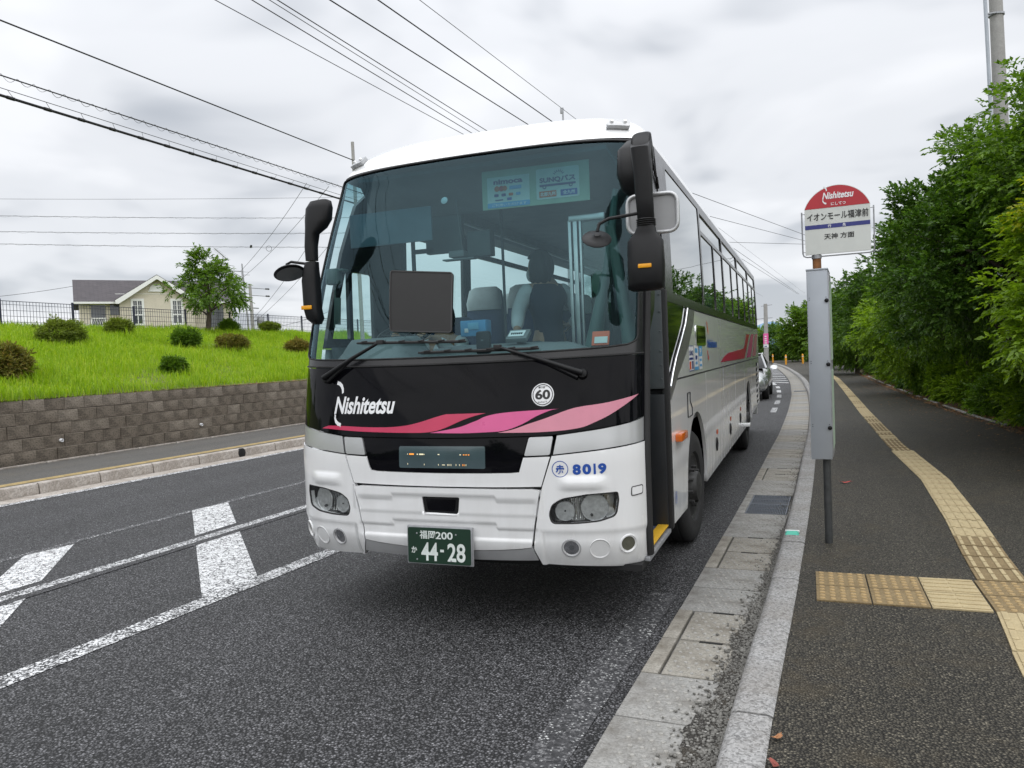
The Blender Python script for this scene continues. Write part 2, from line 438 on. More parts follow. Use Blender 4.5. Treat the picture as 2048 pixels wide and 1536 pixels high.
class MB:
    """collects simple shapes into one mesh; coordinates are local to the parent when one is given"""
    def __init__(s):
        s.v, s.f, s.mi = [], [], []
        s.cur = 0
    def add(s, vs, fs):
        b = len(s.v)
        s.v.extend([tuple(p) for p in vs])
        s.f.extend([tuple(b + i for i in f) for f in fs])
        s.mi.extend([s.cur] * len(fs))
        return s
    def box(s, c, d, rot=None, bev=0.0):
        x, y, z = (k / 2 for k in d)
        if bev > 0:
            bm = bmesh.new()
            bmesh.ops.create_cube(bm, size=1.0)
            bmesh.ops.scale(bm, vec=d, verts=bm.verts)
            bmesh.ops.bevel(bm, geom=bm.edges[:], offset=min(bev, min(d) * .45), segments=2, profile=.6, affect='EDGES')
            bm.verts.index_update()
            vs = [v.co.copy() for v in bm.verts]; fs = [[v.index for v in f.verts] for f in bm.faces]
            bm.free()
        else:
            vs = [Vector((a, b, e)) for e in (-z, z) for b in (-y, y) for a in (-x, x)]
            fs = [(0, 2, 3, 1), (4, 5, 7, 6), (0, 1, 5, 4), (2, 6, 7, 3), (0, 4, 6, 2), (1, 3, 7, 5)]
        R = rot.to_matrix() if rot is not None and hasattr(rot, 'to_matrix') else rot
        cc = Vector(c)
        return s.add([(R @ p if R is not None else p) + cc for p in vs], fs)
    def tube(s, path, r, n=8, cap=True):
        path = [Vector(p) for p in path]
        rs = r if isinstance(r, (list, tuple)) else [r] * len(path)
        vs, fs = [], []
        prev = None
        for i, p in enumerate(path):
            d = (path[min(i + 1, len(path) - 1)] - path[max(i - 1, 0)]).normalized()
            if prev is None:
                a = d.orthogonal().normalized()
            else:
                a = prev - d * prev.dot(d)
                a = a.normalized() if a.length > 1e-6 else d.orthogonal().normalized()
            prev = a
            b = d.cross(a)
            for k in range(n):
                t = 2 * pi * k / n
                vs.append(p + (a * cos(t) + b * sin(t)) * rs[i])
        for i in range(len(path) - 1):
            for k in range(n):
                q = (k + 1) % n
                fs.append((i * n + k, i * n + q, (i + 1) * n + q, (i + 1) * n + k))
        if cap:
            fs.append(tuple(reversed(range(n)))); L = (len(path) - 1) * n
            fs.append(tuple(L + k for k in range(n)))
        return s.add(vs, fs)
    def cyl(s, a, b, r, n=12, r2=None):
        return s.tube([a, b], [r, r if r2 is None else r2], n)
    def lathe(s, origin, axis, prof, n=24):
        """profile [(distance along axis, radius)]"""
        ax = Vector(axis).normalized(); a = ax.orthogonal().normalized(); b = ax.cross(a); o = Vector(origin)
        vs, fs = [], []
        for h, r in prof:
            for k in range(n):
                t = 2 * pi * k / n
                vs.append(o + ax * h + (a * cos(t) + b * sin(t)) * r)
        for i in range(len(prof) - 1):
            for k in range(n):
                q = (k + 1) % n
                fs.append((i * n + k, i * n + q, (i + 1) * n + q, (i + 1) * n + k))
        if prof[0][1] > 1e-5:
            fs.append(tuple(reversed(range(n))))
        if prof[-1][1] > 1e-5:
            L = (len(prof) - 1) * n
            fs.append(tuple(L + k for k in range(n)))
        return s.add(vs, fs)
    def prism(s, poly, vec):
        """polygon (3-D points) pushed along vec"""
        n = len(poly); v = Vector(vec)
        vs = [Vector(p) for p in poly] + [Vector(p) + v for p in poly]
        fs = [tuple(reversed(range(n))), tuple(n + k for k in range(n))]
        fs += [(k, (k + 1) % n, n + (k + 1) % n, n + k) for k in range(n)]
        return s.add(vs, fs)
    def mesh(s, name, smooth=None):
        me = bpy.data.meshes.new(name)
        me.from_pydata(s.v, [], s.f)
        if any(s.mi):
            me.polygons.foreach_set('material_index', s.mi)
        me.update()
        bm = bmesh.new(); bm.from_mesh(me); bmesh.ops.recalc_face_normals(bm, faces=bm.faces); bm.to_mesh(me); bm.free()
        if smooth:
            me.polygons.foreach_set('use_smooth', [True] * len(me.polygons))
            me.set_sharp_from_angle(angle=radians(smooth))
        return me
    def build(s, name, mat, parent=None, smooth=35):
        return link(name, s.mesh(name, smooth), parent, mat)

def np_mesh(name, verts, tris, smooth=False):
    """fast mesh from numpy arrays (n,3) float and (m,k) int"""
    me = bpy.data.meshes.new(name)
    verts = np.ascontiguousarray(verts, dtype=np.float32); tris = np.ascontiguousarray(tris, dtype=np.int32)
    k = tris.shape[1]
    me.vertices.add(len(verts)); me.vertices.foreach_set('co', verts.ravel())
    me.loops.add(tris.size); me.loops.foreach_set('vertex_index', tris.ravel())
    me.polygons.add(len(tris)); me.polygons.foreach_set('loop_start', np.arange(0, tris.size, k, dtype=np.int32))
    if smooth:
        me.polygons.foreach_set('use_smooth', np.ones(len(tris), dtype=bool))
    me.update(calc_edges=True)
    return me

def inside(x, y, loops):
    c = False
    for lp in loops:
        n = len(lp); j = n - 1
        for i in range(n):
            yi, yj = lp[i][1], lp[j][1]
            if (yi > y) != (yj > y) and x < (lp[j][0] - lp[i][0]) * (y - yi) / (yj - yi) + lp[i][0]:
                c = not c
            j = i
    return c

def resample(lp, res):
    out = []
    for i in range(len(lp)):
        a, b = lp[i], lp[(i + 1) % len(lp)]
        L = hypot(b[0] - a[0], b[1] - a[1]); n = max(1, int(math.ceil(L / res)))
        for k in range(n):
            out.append((a[0] + (b[0] - a[0]) * k / n, a[1] + (b[1] - a[1]) * k / n))
    return out

def fillet(poly, rad, n=5):
    """round the corners of a polygon; rad is one radius or one per corner"""
    out = []; N = len(poly)
    for i in range(N):
        r = rad[i] if isinstance(rad, (list, tuple)) else rad
        p = Vector(poly[i]).to_2d(); a = Vector(poly[i - 1]).to_2d() - p; b = Vector(poly[(i + 1) % N]).to_2d() - p
        r = min(r, a.length * .45, b.length * .45)
        if r < 1e-5:
            out.append(tuple(p)); continue
        A = p + a.normalized() * r; B = p + b.normalized() * r
        for k in range(n + 1):
            t = k / n
            q = A * (1 - t) ** 2 + p * 2 * t * (1 - t) + B * t * t
            out.append((q.x, q.y))
    return out

def circle(cx, cy, r, n=28):
    return [(cx + r * cos(2 * pi * k / n), cy + r * sin(2 * pi * k / n)) for k in range(n)]

def surf_normal(fn, a, b, h=.004):
    p = Vector(fn(a + h, b)) - Vector(fn(a - h, b)); q = Vector(fn(a, b + h)) - Vector(fn(a, b - h))
    return p.cross(q).normalized()

def tri2d(loops, res):
    """constrained triangulation of a polygon with holes (even-odd) with interior points on a grid"""
    pts, edges = [], []
    for lp in loops:
        b = len(pts); n = len(lp)
        pts += lp; edges += [(b + k, b + (k + 1) % n) for k in range(n)]
    xs = [p[0] for p in loops[0]]; ys = [p[1] for p in loops[0]]
    bd = np.array(pts)
    x = min(xs) + res * .5
    while x < max(xs):
        y = min(ys) + res * .5
        while y < max(ys):
            if inside(x, y, loops) and np.min((bd[:, 0] - x) ** 2 + (bd[:, 1] - y) ** 2) > (res * .45) ** 2:
                pts.append((x, y))
            y += res
        x += res
    r = delaunay_2d_cdt([Vector(p) for p in pts], edges, [], 0, 1e-7)
    V = [(v.x, v.y) for v in r[0]]
    T = []
    for f in r[2]:
        cx = sum(V[i][0] for i in f) / 3; cy = sum(V[i][1] for i in f) / 3
        if inside(cx, cy, loops):
            a, b, c = f
            if (V[b][0] - V[a][0]) * (V[c][1] - V[a][1]) - (V[b][1] - V[a][1]) * (V[c][0] - V[a][0]) < 0:
                f = [a, c, b]
            T.append(tuple(f))
    return V, T

def patch(name, loops, fn, mat, parent, off=0.0, thick=.01, res=.06, bres=None, flip=False):
    """panel lying on the surface fn(a, b): outline loops[0], holes loops[1:]; returned edge of depth thick"""
    loops = [resample(lp, bres or res * .6) for lp in loops]
    V, T = tri2d(loops, res)
    P, N = [], []
    for a, b in V:
        n = surf_normal(fn, a, b)
        P.append(Vector(fn(a, b)) + n * off); N.append(n)
    verts = list(P); norms = [tuple(n) for n in N]; faces = list(T)
    if thick > 0:
        for li, lp in enumerate(loops):
            area = sum(lp[i][0] * lp[(i + 1) % len(lp)][1] - lp[(i + 1) % len(lp)][0] * lp[i][1] for i in range(len(lp)))
            b0 = len(verts); n = len(lp)
            for a, b in lp:
                nn = surf_normal(fn, a, b); p = Vector(fn(a, b)) + nn * off
                verts.append(p); verts.append(p - nn * thick); norms += [(0, 0, 0), (0, 0, 0)]
            out = (area > 0) == (li == 0)
            for k in range(n):
                q = (k + 1) % n
                f = (b0 + 2 * k, b0 + 2 * k + 1, b0 + 2 * q + 1, b0 + 2 * q)
                faces.append(f if out else tuple(reversed(f)))
    me = bpy.data.meshes.new(name)
    me.from_pydata([tuple(v) for v in verts], [], faces)
    me.update()
    me.polygons.foreach_set('use_smooth', [True] * len(T) + [False] * (len(faces) - len(T)))
    me.normals_split_custom_set_from_vertices(norms)
    return link(name, me, parent, mat)

def flat(fnO, ux, uy):
    o, a, b = Vector(fnO), Vector(ux), Vector(uy)
    return lambda s, t: o + a * s + b * t

_txt = {}
def text2d(body, bold=0.0, shear=0.0):
    """outline text as 2-D triangles, height of capitals about 0.7, origin at left baseline"""
    key = (body, bold, shear)
    if key in _txt:
        return _txt[key]
    cu = bpy.data.curves.new('lettering', 'FONT')
    cu.body = body; cu.size = 1.0; cu.offset = bold; cu.shear = shear; cu.resolution_u = 4
    o = bpy.data.objects.new('lettering', cu)
    col.objects.link(o)
    dg = bpy.context.evaluated_depsgraph_get(); dg.update()
    me = o.evaluated_get(dg).to_mesh()
    V = [(v.co.x, v.co.y) for v in me.vertices]; F = [tuple(p.vertices) for p in me.polygons]
    o.evaluated_get(dg).to_mesh_clear()
    bpy.data.objects.remove(o); bpy.data.curves.remove(cu)
    _txt[key] = (V, F)
    return V, F

def lettering(name, body, fn, cx, cy, w, h, mat, parent, off=.003, bold=0.0, shear=0.0, align='box', slant=0.0):
    """text fitted into the box centred on (cx, cy) of size w x h in the surface coordinates of fn"""
    V, F = text2d(body, bold, shear)
    if not V:
        return None
    xs = [p[0] for p in V]; ys = [p[1] for p in V]
    x0, x1, y0, y1 = min(xs), max(xs), min(ys), max(ys)
    sx = w / (x1 - x0); sy = (h / (y1 - y0)) if h else sx
    pts = []
    for x, y in V:
        a = cx + (x - (x0 + x1) / 2) * sx; b = cy + (y - (y0 + y1) / 2) * sy + slant * (x - (x0 + x1) / 2) * sx
        n = surf_normal(fn, a, b)
        pts.append(tuple(Vector(fn(a, b)) + n * off))
    me = bpy.data.meshes.new(name)
    me.from_pydata(pts, [], F); me.update()
    return link(name, me, parent, mat)

def decal(name, loops, fn, mat, parent, off=.002, res=.08):
    return patch(name, loops, fn, mat, parent, off=off, thick=0, res=res)

def stuff(*names):
    for n in names:
        for o in bpy.data.objects:
            if o.name.split('.')[0] == n:
                o['kind'] = 'stuff'

def copy_tree(o, parent=None):
    c = o.copy(); col.objects.link(c)
    if parent is not None:
        c.parent = parent
    for ch in list(o.children):
        copy_tree(ch, c)
    return c
# ------------------------------------------------------------------ the coach: body surface
XC, HW, BD, NE = -2.19, 1.26, .46, 3.0
REAR = 16.75
ZT = np.array([.36, .42, .60, 1.05, 1.30, 1.78, 2.2, 2.6, 3.0, 3.16, 3.20, 3.28, 3.36, 3.42, 3.46, 3.48, 3.49])
YT = np.array([4.50, 4.44, 4.38, 4.38, 4.41, 4.50, 4.63, 4.79, 4.97, 5.04, 5.07, 5.14, 5.25, 5.40, 5.62, 5.95, 6.4])
WT = np.array([1.23, 1.25, 1.26, 1.26, 1.26, 1.26, 1.255, 1.245, 1.23, 1.22, 1.21, 1.17, 1.09, .97, .79, .55, .25])
VT = ZT.copy()
for _i in range(10, len(ZT)):
    VT[_i] = VT[_i - 1] + hypot(ZT[_i] - ZT[_i - 1], YT[_i] - YT[_i - 1])
# smooth the profile between the knots
def _smooth(xs, ys):
    m = np.zeros(len(xs)); d = np.diff(ys) / np.diff(xs)
    m[1:-1] = np.where(d[:-1] * d[1:] > 0, 2 * d[:-1] * d[1:] / (d[:-1] + d[1:] + 1e-12), 0); m[0] = d[0]; m[-1] = d[-1]
    X = np.linspace(xs[0], xs[-1], 1200); k = np.clip(np.searchsorted(xs, X) - 1, 0, len(xs) - 2)
    h = xs[k + 1] - xs[k]; t = (X - xs[k]) / h
    Y = (2*t**3-3*t**2+1)*ys[k] + (t**3-2*t**2+t)*h*m[k] + (-2*t**3+3*t**2)*ys[k+1] + (t**3-t**2)*h*m[k+1]
    return X, Y
VX, PZ_ = _smooth(VT, ZT); _, PY_ = _smooth(VT, YT); _, PW_ = _smooth(VT, WT)
_t = np.linspace(0, pi / 2, 3001)
BX = HW * np.sin(_t) ** (2 / NE); BY = BD * (1 - np.cos(_t) ** (2 / NE))
BS = np.concatenate([[0], np.cumsum(np.hypot(np.diff(BX), np.diff(BY)))])
SC = BS[-1]
def lut(x, X, Y):
    return float(np.interp(x, X, Y))
def front(s, v):
    a = abs(s)
    x = lut(a, BS, BX); y = lut(a, BS, BY) + max(a - SC, 0)
    return Vector((XC + math.copysign(x, s) * lut(v, VX, PW_) / HW, y + lut(v, VX, PY_), lut(v, VX, PZ_)))
def sideR(y, z):
    return Vector((XC + lut(z, VX, PW_), y, z))
def sideL(u, z):
    return Vector((XC - lut(z, VX, PW_), -u, z))
def sm(e0, e1, x):
    t = min(1, max(0, (x - e0) / (e1 - e0))); return t * t * (3 - 2 * t)

def bumper(s, v):
    """lower front with its pressed ledges and pockets"""
    p = front(s, v)
    a = abs(s)
    d = 0.0
    if a < .66 and .54 < v < .92:
        edge = 1 - sm(.60, .65, a)
        # upper pocket: deeper to the outside of |s| = .40 / thin over the middle
        top1 = .872 - (.022 if a > .36 else 0.0) * sm(.36, .375, a)
        d -= .011 * edge * sm(.745, .750, v) * (1 - sm(top1 - .03, top1, v))
        top2 = .700 - .028 * sm(.36, .375, a)
        d -= .011 * edge * sm(.575, .60, v) * (1 - sm(top2 - .025, top2, v))
        d += .006 * sm(.735, .745, v)
    if a > .66:
        # brow over the headlamp and the pressed crease under it
        d += .016 * sm(.885, .935, v) * (1 - sm(.95, .99, v)) * sm(.74, .84, a) * (1 - sm(.98, 1.10, a))
        d -= .018 * (1 - sm(.615, .665, v)) * .6
    n = surf_normal(front, s, v)
    return p + n * d

def maskbot(s):
    a = abs(s); return lut(a, [0, .3, .72, 1.03, 1.22, 1.36, 1.5], [1.224, 1.227, 1.236, 1.272, 1.300, 1.330, 1.36])
def silvbot(s):
    a = abs(s); return lut(a, [0, .55, .72, 1.03, 1.36, 1.5], [1.10, 1.106, 1.112, 1.140, 1.174, 1.19])
def wsbot(s):
    a = abs(s); return lut(a, [0, .5, .8, 1.05, 1.25, 1.5], [1.738, 1.742, 1.748, 1.756, 1.775, 1.80])
def wstop(s):
    a = abs(s); return lut(a, [0, .6, 1.0, 1.2, 1.5], [3.155, 3.15, 3.145, 3.14, 3.13])
def curve(f, a, b, n=14, d=0.0):
    return [(a + (b - a) * k / n, f(a + (b - a) * k / n) + d) for k in range(n + 1)]

EDGE = 1.345
bus = thing('coach_bus', 'white single-deck coach with black front mask and pink ribbon stripes, stopped at the kerb', 'bus', (XC, 10.5, 0))
body_u = MB()
# dark carcass just behind the outer panels (seen only in the shut lines)
def strip(mb, fn, ss, vs, off):
    b = len(mb.v)
    for v in vs:
        for s in ss:
            mb.v.append(tuple(Vector(fn(s, v)) + surf_normal(fn, s, v) * off))
    n = len(ss)
    for j in range(len(vs) - 1):
        for i in range(n - 1):
            mb.f.append((b + j * n + i, b + j * n + i + 1, b + (j + 1) * n + i + 1, b + (j + 1) * n + i)); mb.mi.append(0)
carc = MB()
strip(carc, front, np.linspace(-1.75, -.735, 26), np.linspace(.44, 1.70, 22), -.15)
strip(carc, front, np.linspace(-.735, .735, 30), np.linspace(.44, 1.70, 22), -.035)
strip(carc, front, np.linspace(.735, EDGE - .02, 20), np.linspace(.44, 1.70, 22), -.15)
carc.build('carcass', 'dark_gap', bus, 40)

# windscreen and its black surround
G = 1.272
glass_loop = fillet([(-G, wsbot(G) + .02), *curve(wsbot, -1.2, 1.2, 20), (G, wsbot(G) + .02), (G + .005, 2.4), (G - .03, wstop(G)), *curve(wstop, 1.15, -1.15, 20), (-G + .03, wstop(G)), (-G - .005, 2.4)],
                    [.05] + [0] * 21 + [.05, 0, .06] + [0] * 21 + [.06, 0])
ws = patch('windscreen', [glass_loop], front, 'wind', bus, off=-.004, thick=0, res=.07)
outer = [(-1.40, 1.705), *curve(lambda s: 1.70 + .012 * s * s, -1.2, 1.2, 16), (EDGE, 1.722), (EDGE + .02, 2.3), (EDGE - .0, 2.95), (1.29, 3.162), *curve(lambda s: wstop(s) + .017, 1.2, -1.2, 16), (-1.29, 3.162), (-1.36, 2.9)]
patch('windscreen_surround', [outer, glass_loop], front, 'black_frit', bus, off=0, thick=.02, res=.07)
seal = MB()
pts = [front(s, v) + surf_normal(front, s, v) * .003 for s, v in resample(glass_loop, .06)]
seal.tube(pts + [pts[0]], .006, 6, False)
seal.build('windscreen_seal', 'rubber', bus, 60)
seam_ = MB(); pts = [front(s, 1.693 + .012 * s * s) + surf_normal(front, s, 1.69) * .002 for s in np.linspace(-1.39, 1.33, 40)]
seam_.tube(pts, .006, 6); seam_.build('mask_seam', 'rubber', bus, 60)
# black mask
mask = patch('front_mask', [[(-1.40, maskbot(1.4)), *curve(maskbot, -1.3, 1.25, 26), (EDGE, maskbot(EDGE)), (EDGE, 1.70), *curve(lambda s: 1.684 + .012 * s * s, 1.25, -1.3, 20), (-1.40, 1.695)]], front, 'black_gloss', bus, thick=.02, res=.075)
# silver bands
for sg in (1, -1):
    E_ = EDGE if sg > 0 else 1.42
    lp = [(.742, silvbot(.74) + .006), *curve(silvbot, .8, E_, 8, .006), *curve(maskbot, E_, .765, 10, -.008)]
    lp = [(sg * a, b) for a, b in lp]
    patch('silver_band', [lp], front, 'silver', bus, off=-.004, thick=.02, res=.06)
    lp = [(.562, silvbot(.56) + .006), *curve(silvbot, .6, .722, 4, .006), *curve(maskbot, .742, .592, 5, -.008)]
    lp = [(sg * a, b) for a, b in lp]
    patch('silver_corner_piece', [fillet(lp, .012, 3)], front, 'silver', bus, off=.002, thick=.02, res=.05)
# destination display panel
disp = [*curve(maskbot, -.585, .585, 14, -.006), (.552, 1.106), (.522, 1.018), *curve(lambda s: 1.006 + .03 * s * s, .47, -.47, 8), (-.522, 1.018), (-.552, 1.106)]
disp = fillet(disp, [0] * 15 + [0, .05] + [0] * 9 + [.05, 0])
dp = patch('display_panel', [disp], front, 'black_gloss', bus, off=-.006, thick=.02, res=.06)
patch('led_screen', [fillet([(-.302, 1.032), (.305, 1.032), (.305, 1.172), (-.302, 1.172)], .012)], front, 'led_panel', dp, off=-.003, thick=.004, res=.06)
leds = MB(); ledw = MB()
def led(mb, s, v, w, h):
    ps = [front(s + a, v + b) + surf_normal(front, s, v) * .0005 for a, b in ((-w/2, -h/2), (w/2, -h/2), (w/2, h/2), (-w/2, h/2))]
    mb.add(ps, [(0, 1, 2, 3)])
def l2s(x, y):  # from the screen's own grid (0..1, 0..1)
    return -.302 + .607 * x, 1.032 + .14 * y
for x, y, w, h, m in [(.155, .64, .034, .010, leds), (.108, .64, .006, .005, ledw), (.225, .635, .010, .007, ledw), (.272, .635, .030, .009, ledw), (.305, .63, .006, .005, ledw),
                      (.475, .63, .012, .006, ledw), (.725, .62, .010, .006, ledw), (.765, .62, .010, .006, leds), (.792, .62, .010, .006, leds), (.82, .62, .010, .006, leds),
                      (.107, .19, .004, .010, ledw), (.305, .17, .004, .010, ledw), (.472, .165, .004, .010, ledw), (.53, .16, .020, .005, ledw), (.58, .16, .004, .012, ledw), (.595, .16, .004, .012, ledw), (.617, .16, .004, .012, ledw),
                      (.675, .16, .004, .011, ledw), (.715, .16, .004, .011, ledw), (.752, .16, .004, .012, leds), (.768, .16, .004, .012, leds), (.788, .16, .004, .011, ledw)]:
    s_, v_ = l2s(x, y); led(m, s_, v_, w, h)
leds.build('lit_amber_dots', 'led_on', dp); ledw.build('lit_pale_dots', 'led_white', dp)
# hood panel
hood = [*curve(lambda s: .916 + .02 * s * s, -.662, .662, 12), (.722, 1.106), *curve(silvbot, .70, .556, 4, -.004), (.527, 1.012), *curve(lambda s: 1.0 + .03 * s * s, .47, -.47, 8), (-.527, 1.012), *curve(silvbot, -.556, -.70, 4, -.004), (-.722, 1.106)]
patch('hood_panel', [hood], front, 'white', bus, off=0, thick=.02, res=.06)
# centre bumper with pressed ledges
cent = [(-.588, .55), *curve(lambda s: .513 + .1 * s * s, -.5, .5, 10), (.588, .55), (.598, .62), (.652, .902), *curve(lambda s: .906 + .01 * s * s, .6, -.6, 12), (-.652, .902), (-.598, .62)]
camhole = fillet([(-.132, .742), (.108, .738), (.122, .852), (-.146, .852)], .015)
cb = patch('centre_bumper', [cent, camhole], bumper, 'white', bus, off=.006, thick=.03, res=.017, bres=.02)
cp = MB()
cm = patch('sensor_cover', [fillet([(-.128, .746), (.104, .742), (.118, .848), (-.142, .848)], .015)], front, 'black_plastic', bus, off=-.004, thick=.02, res=.05)
patch('sensor_window', [fillet([(-.105, .762), (.082, .758), (.094, .834), (-.118, .834)], .01)], front, 'black_gloss', cm, off=-.002, thick=.004, res=.05)
lip = [(-.62, .462), *curve(lambda s: .446 + .04 * s * s, -.55, .55, 10), (.62, .462), (.588, .545), *curve(lambda s: .507 + .1 * s * s, .5, -.5, 10), (-.588, .545)]
patch('bumper_lip', [lip], front, 'grey_lip', bus, off=.002, thick=.03, res=.05)
# corner bumpers with lamp openings
HLR = [(.724, .812), (.785, .850), (.955, .876), (1.125, .882), (1.130, .835), (1.112, .742), (1.012, .712), (.862, .700), (.722, .700), (.706, .752)]
HL = fillet(HLR, [.02, .03, .03, .012, .01, .03, .03, .03, .03, .02])
LAMPS = [(.830, .542, .042), (1.005, .536, .052), (1.190, .556, .042)]
M['amber_dull'] = plain('dull_amber', (.42, .20, .13), .25, .3, .5, 40)
for sg in (1, -1):
    E_ = EDGE if sg > 0 else 1.42
    loop = [(.640, .432), *curve(lambda s: lut(s, [.6, 1.0, 1.3, 1.5], [.432, .414, .392, .388]), .75, E_ - .02, 8), (E_, .41), (E_, silvbot(E_) - .002), *curve(silvbot, E_ - .05, .80, 8, -.002), (.734, silvbot(.73) - .002), (.664, .91), (.609, .62), (.602, .54)]
    loop = [(sg * a, b) for a, b in loop]
    hl = [(sg * a, b) for a, b in HL]
    holes = [hl] + [circle(sg * a, b, r + .006, 26) for a, b, r in LAMPS]
    cb = patch('corner_bumper', [loop] + holes, bumper, 'white', bus, off=.002, thick=.035, res=.024, bres=.022)
    # headlamp: housing, reflector bowls, bulb, clear cover
    lamp = patch('headlamp', [hl], lambda a, b: bumper(a, b), 'lamp_back', bus, off=-.085, thick=0, res=.03)
    wall = MB(); hr = resample(hl, .02); n_ = len(hr)
    for k, (a, b) in enumerate(hr):
        nn = surf_normal(front, a, b); p = bumper(a, b)
        wall.v += [tuple(p + nn * .001), tuple(p - nn * .09)]
    for k in range(n_):
        q = (k + 1) % n_
        wall.f.append((2 * k, 2 * q, 2 * q + 1, 2 * k + 1)); wall.mi.append(0)
    wall.build('housing', 'black_plastic', lamp, 60)
    def bowl(cx, cz, r, name, depth=.05, mat='lamp_bowl', lift=-.03, seg=26):
        p = front(sg * cx, cz); n = surf_normal(front, sg * cx, cz)
        b = MB(); b.lathe(p + n * lift, n, [(-depth, r * .12), (-depth * .95, r * .35), (-depth * .75, r * .62), (-depth * .4, r * .85), (0, r), (-.004, r * 1.03)], seg)
        return b.build(name, mat, lamp, 50)
    bowl(.985, .790, .083, 'reflector_bowl')
    bowl(.800, .770, .060, 'reflector_bowl')
    bowl(1.075, .760, .034, 'reflector_bowl', .03)
    bb = MB(); p = front(sg * .965, .745); n = surf_normal(front, sg * .965, .745); bb.lathe(p + n * -.05, n, [(0, .009), (.03, .009), (.036, .006), (.038, 0)], 14)
    p = front(sg * .8, .77); n = surf_normal(front, sg * .8, .77); bb.lathe(p + n * -.08, n, [(0, .008), (.04, .008), (.05, .004)], 12)
    bb.build('bulb', 'black_plastic', lamp, 50)
    fl = MB()
    for k in range(15):
        a = .735 + k * .026
        z0 = .715; z1 = .84 + .02 * (k / 14)
        if inside(a, z0 + .02, [HL]) and inside(a, z1, [HL]):
            n = surf_normal(front, sg * a, .78)
            fl.tube([front(sg * a, z0) - n * .055, front(sg * a, .78) - n * .066, front(sg * a, z1) - n * .05], .006, 5)
    fl.build('reflector_flutes', 'reflector', lamp, 60)
    patch('lens_cover', [hl], bumper, 'lens', lamp, off=-.004, thick=0, res=.04)
    frame = [Vector(bumper(a, b)) - surf_normal(front, a, b) * .002 for a, b in hr]
    fr = MB(); fr.tube(frame + [frame[0]], .006, 6, False); fr.build('lamp_gasket', 'rubber', lamp, 60)
    # fog lamp, blank dimple, round side lamp
    for k, (a, b, r) in enumerate(LAMPS):
        p = bumper(sg * a, b); n = surf_normal(front, sg * a, b)
        mb = MB()
        if k == 1:
            mb.lathe(p, n, [(-.035, .001), (-.034, r * .5), (-.03, r * .72), (-.012, r * .92), (.002, r + .006), (.003, r + .012), (.0, r + .014)], 28)
            mb.build('blank_dimple', 'white', bus, 50)
        else:
            mb.lathe(p, n, [(-.04, .001), (-.038, r * .5), (-.02, r * .82), (-.006, r + .004)], 26)
            f = mb.build('fog_lamp' if k == 0 else 'marker_lamp', 'chrome' if k == 0 else 'marker_grey', bus, 50)
            r2 = MB(); r2.lathe(p, n, [(-.012, r + .001), (-.004, r + .008), (.004, r + .012), (.002, r + .018), (-.01, r + .02)], 28)
            r2.build('bezel', 'white' if k else 'grey_lip', f, 50)
            le = MB(); le.lathe(p, n, [(-.018, r), (-.012, r * .8), (-.006, r * .4), (-.004, .001)], 24); le.build('lens', 'lens' if k == 0 else 'marker_grey', f, 60)
            if k == 0:
                ob = MB(); ob.lathe(p + Vector((0, 0, r * .25)) - n * .034, n, [(.004, r * .80), (.014, r * .7), (.018, .001)], 20); ob.build('amber_bulb', 'amber_dull' if sg > 0 else 'lamp_bowl', f, 60)
# towing-eye cover, right bumper
patch('tow_cover', [fillet([(1.218, .856), (1.298, .862), (1.302, .905), (1.222, .900)], .01)], front, 'white_clean', bus, off=.006, thick=.008, res=.04)
tw = MB(); pts = [front(s, v) + surf_normal(front, s, v) * .0035 for s, v in resample(fillet([(1.213, .851), (1.302, .857), (1.306, .910), (1.217, .905)], .012), .01)]
tw.tube(pts + [pts[0]], .0026, 5, False); tw.build('tow_cover_gap', 'dark_gap', bus)

# number plate
yp = 4.335
plate_fn = flat((XC - .014, yp, .545), (1, 0, 0), (0, 0.06, 1))
pl = MB(); pl.box((XC - .014, yp + .006, .545), (.456, .010, .240), rot=Matrix.Rotation(radians(-3.4), 3, 'X'), bev=.004); pl_o = pl.build('number_plate', 'galv', bus)
patch('plate_face', [fillet([(-.22, -.112), (.22, -.112), (.22, .112), (-.22, .112)], .012)], plate_fn, 'plate', pl_o, off=.004, thick=.006, res=.2)
lettering('plate_region', '福岡', plate_fn, -.080, .068, .110, .054, 'plate_white', pl_o, .005, .015)
lettering('plate_class', '200', plate_fn, .038, .066, .120, .046, 'plate_white', pl_o, .005, .02)
lettering('plate_kana', 'か', plate_fn, -.175, -.030, .040, .042, 'plate_white', pl_o, .005, .02)
lettering('plate_number', '44', plate_fn, -.066, -.038, .118, .116, 'plate_white', pl_o, .005, .022)
lettering('plate_number', '-', plate_fn, .022, -.030, .026, .016, 'plate_white', pl_o, .005, .02)
lettering('plate_number', '28', plate_fn, .122, -.038, .124, .116, 'plate_white', pl_o, .005, .022)
pb = MB()
for a, b in ((-.155, .075), (.09 + .03, .075), (-.155, -.09), (.085, -.09)):
    p = plate_fn(a, b); pb.lathe(p, (0, -1, 0), [(.004, .006), (.008, .005), (.009, .001)], 8)
pb.build('plate_bolt', 'galv', pl_o)
br = MB(); br.box((XC - .014, yp + .018, .545), (.462, .012, .246), rot=Matrix.Rotation(radians(-3.4), 3, 'X'), bev=.004); br.build('plate_bracket', 'grey_lip', pl_o)

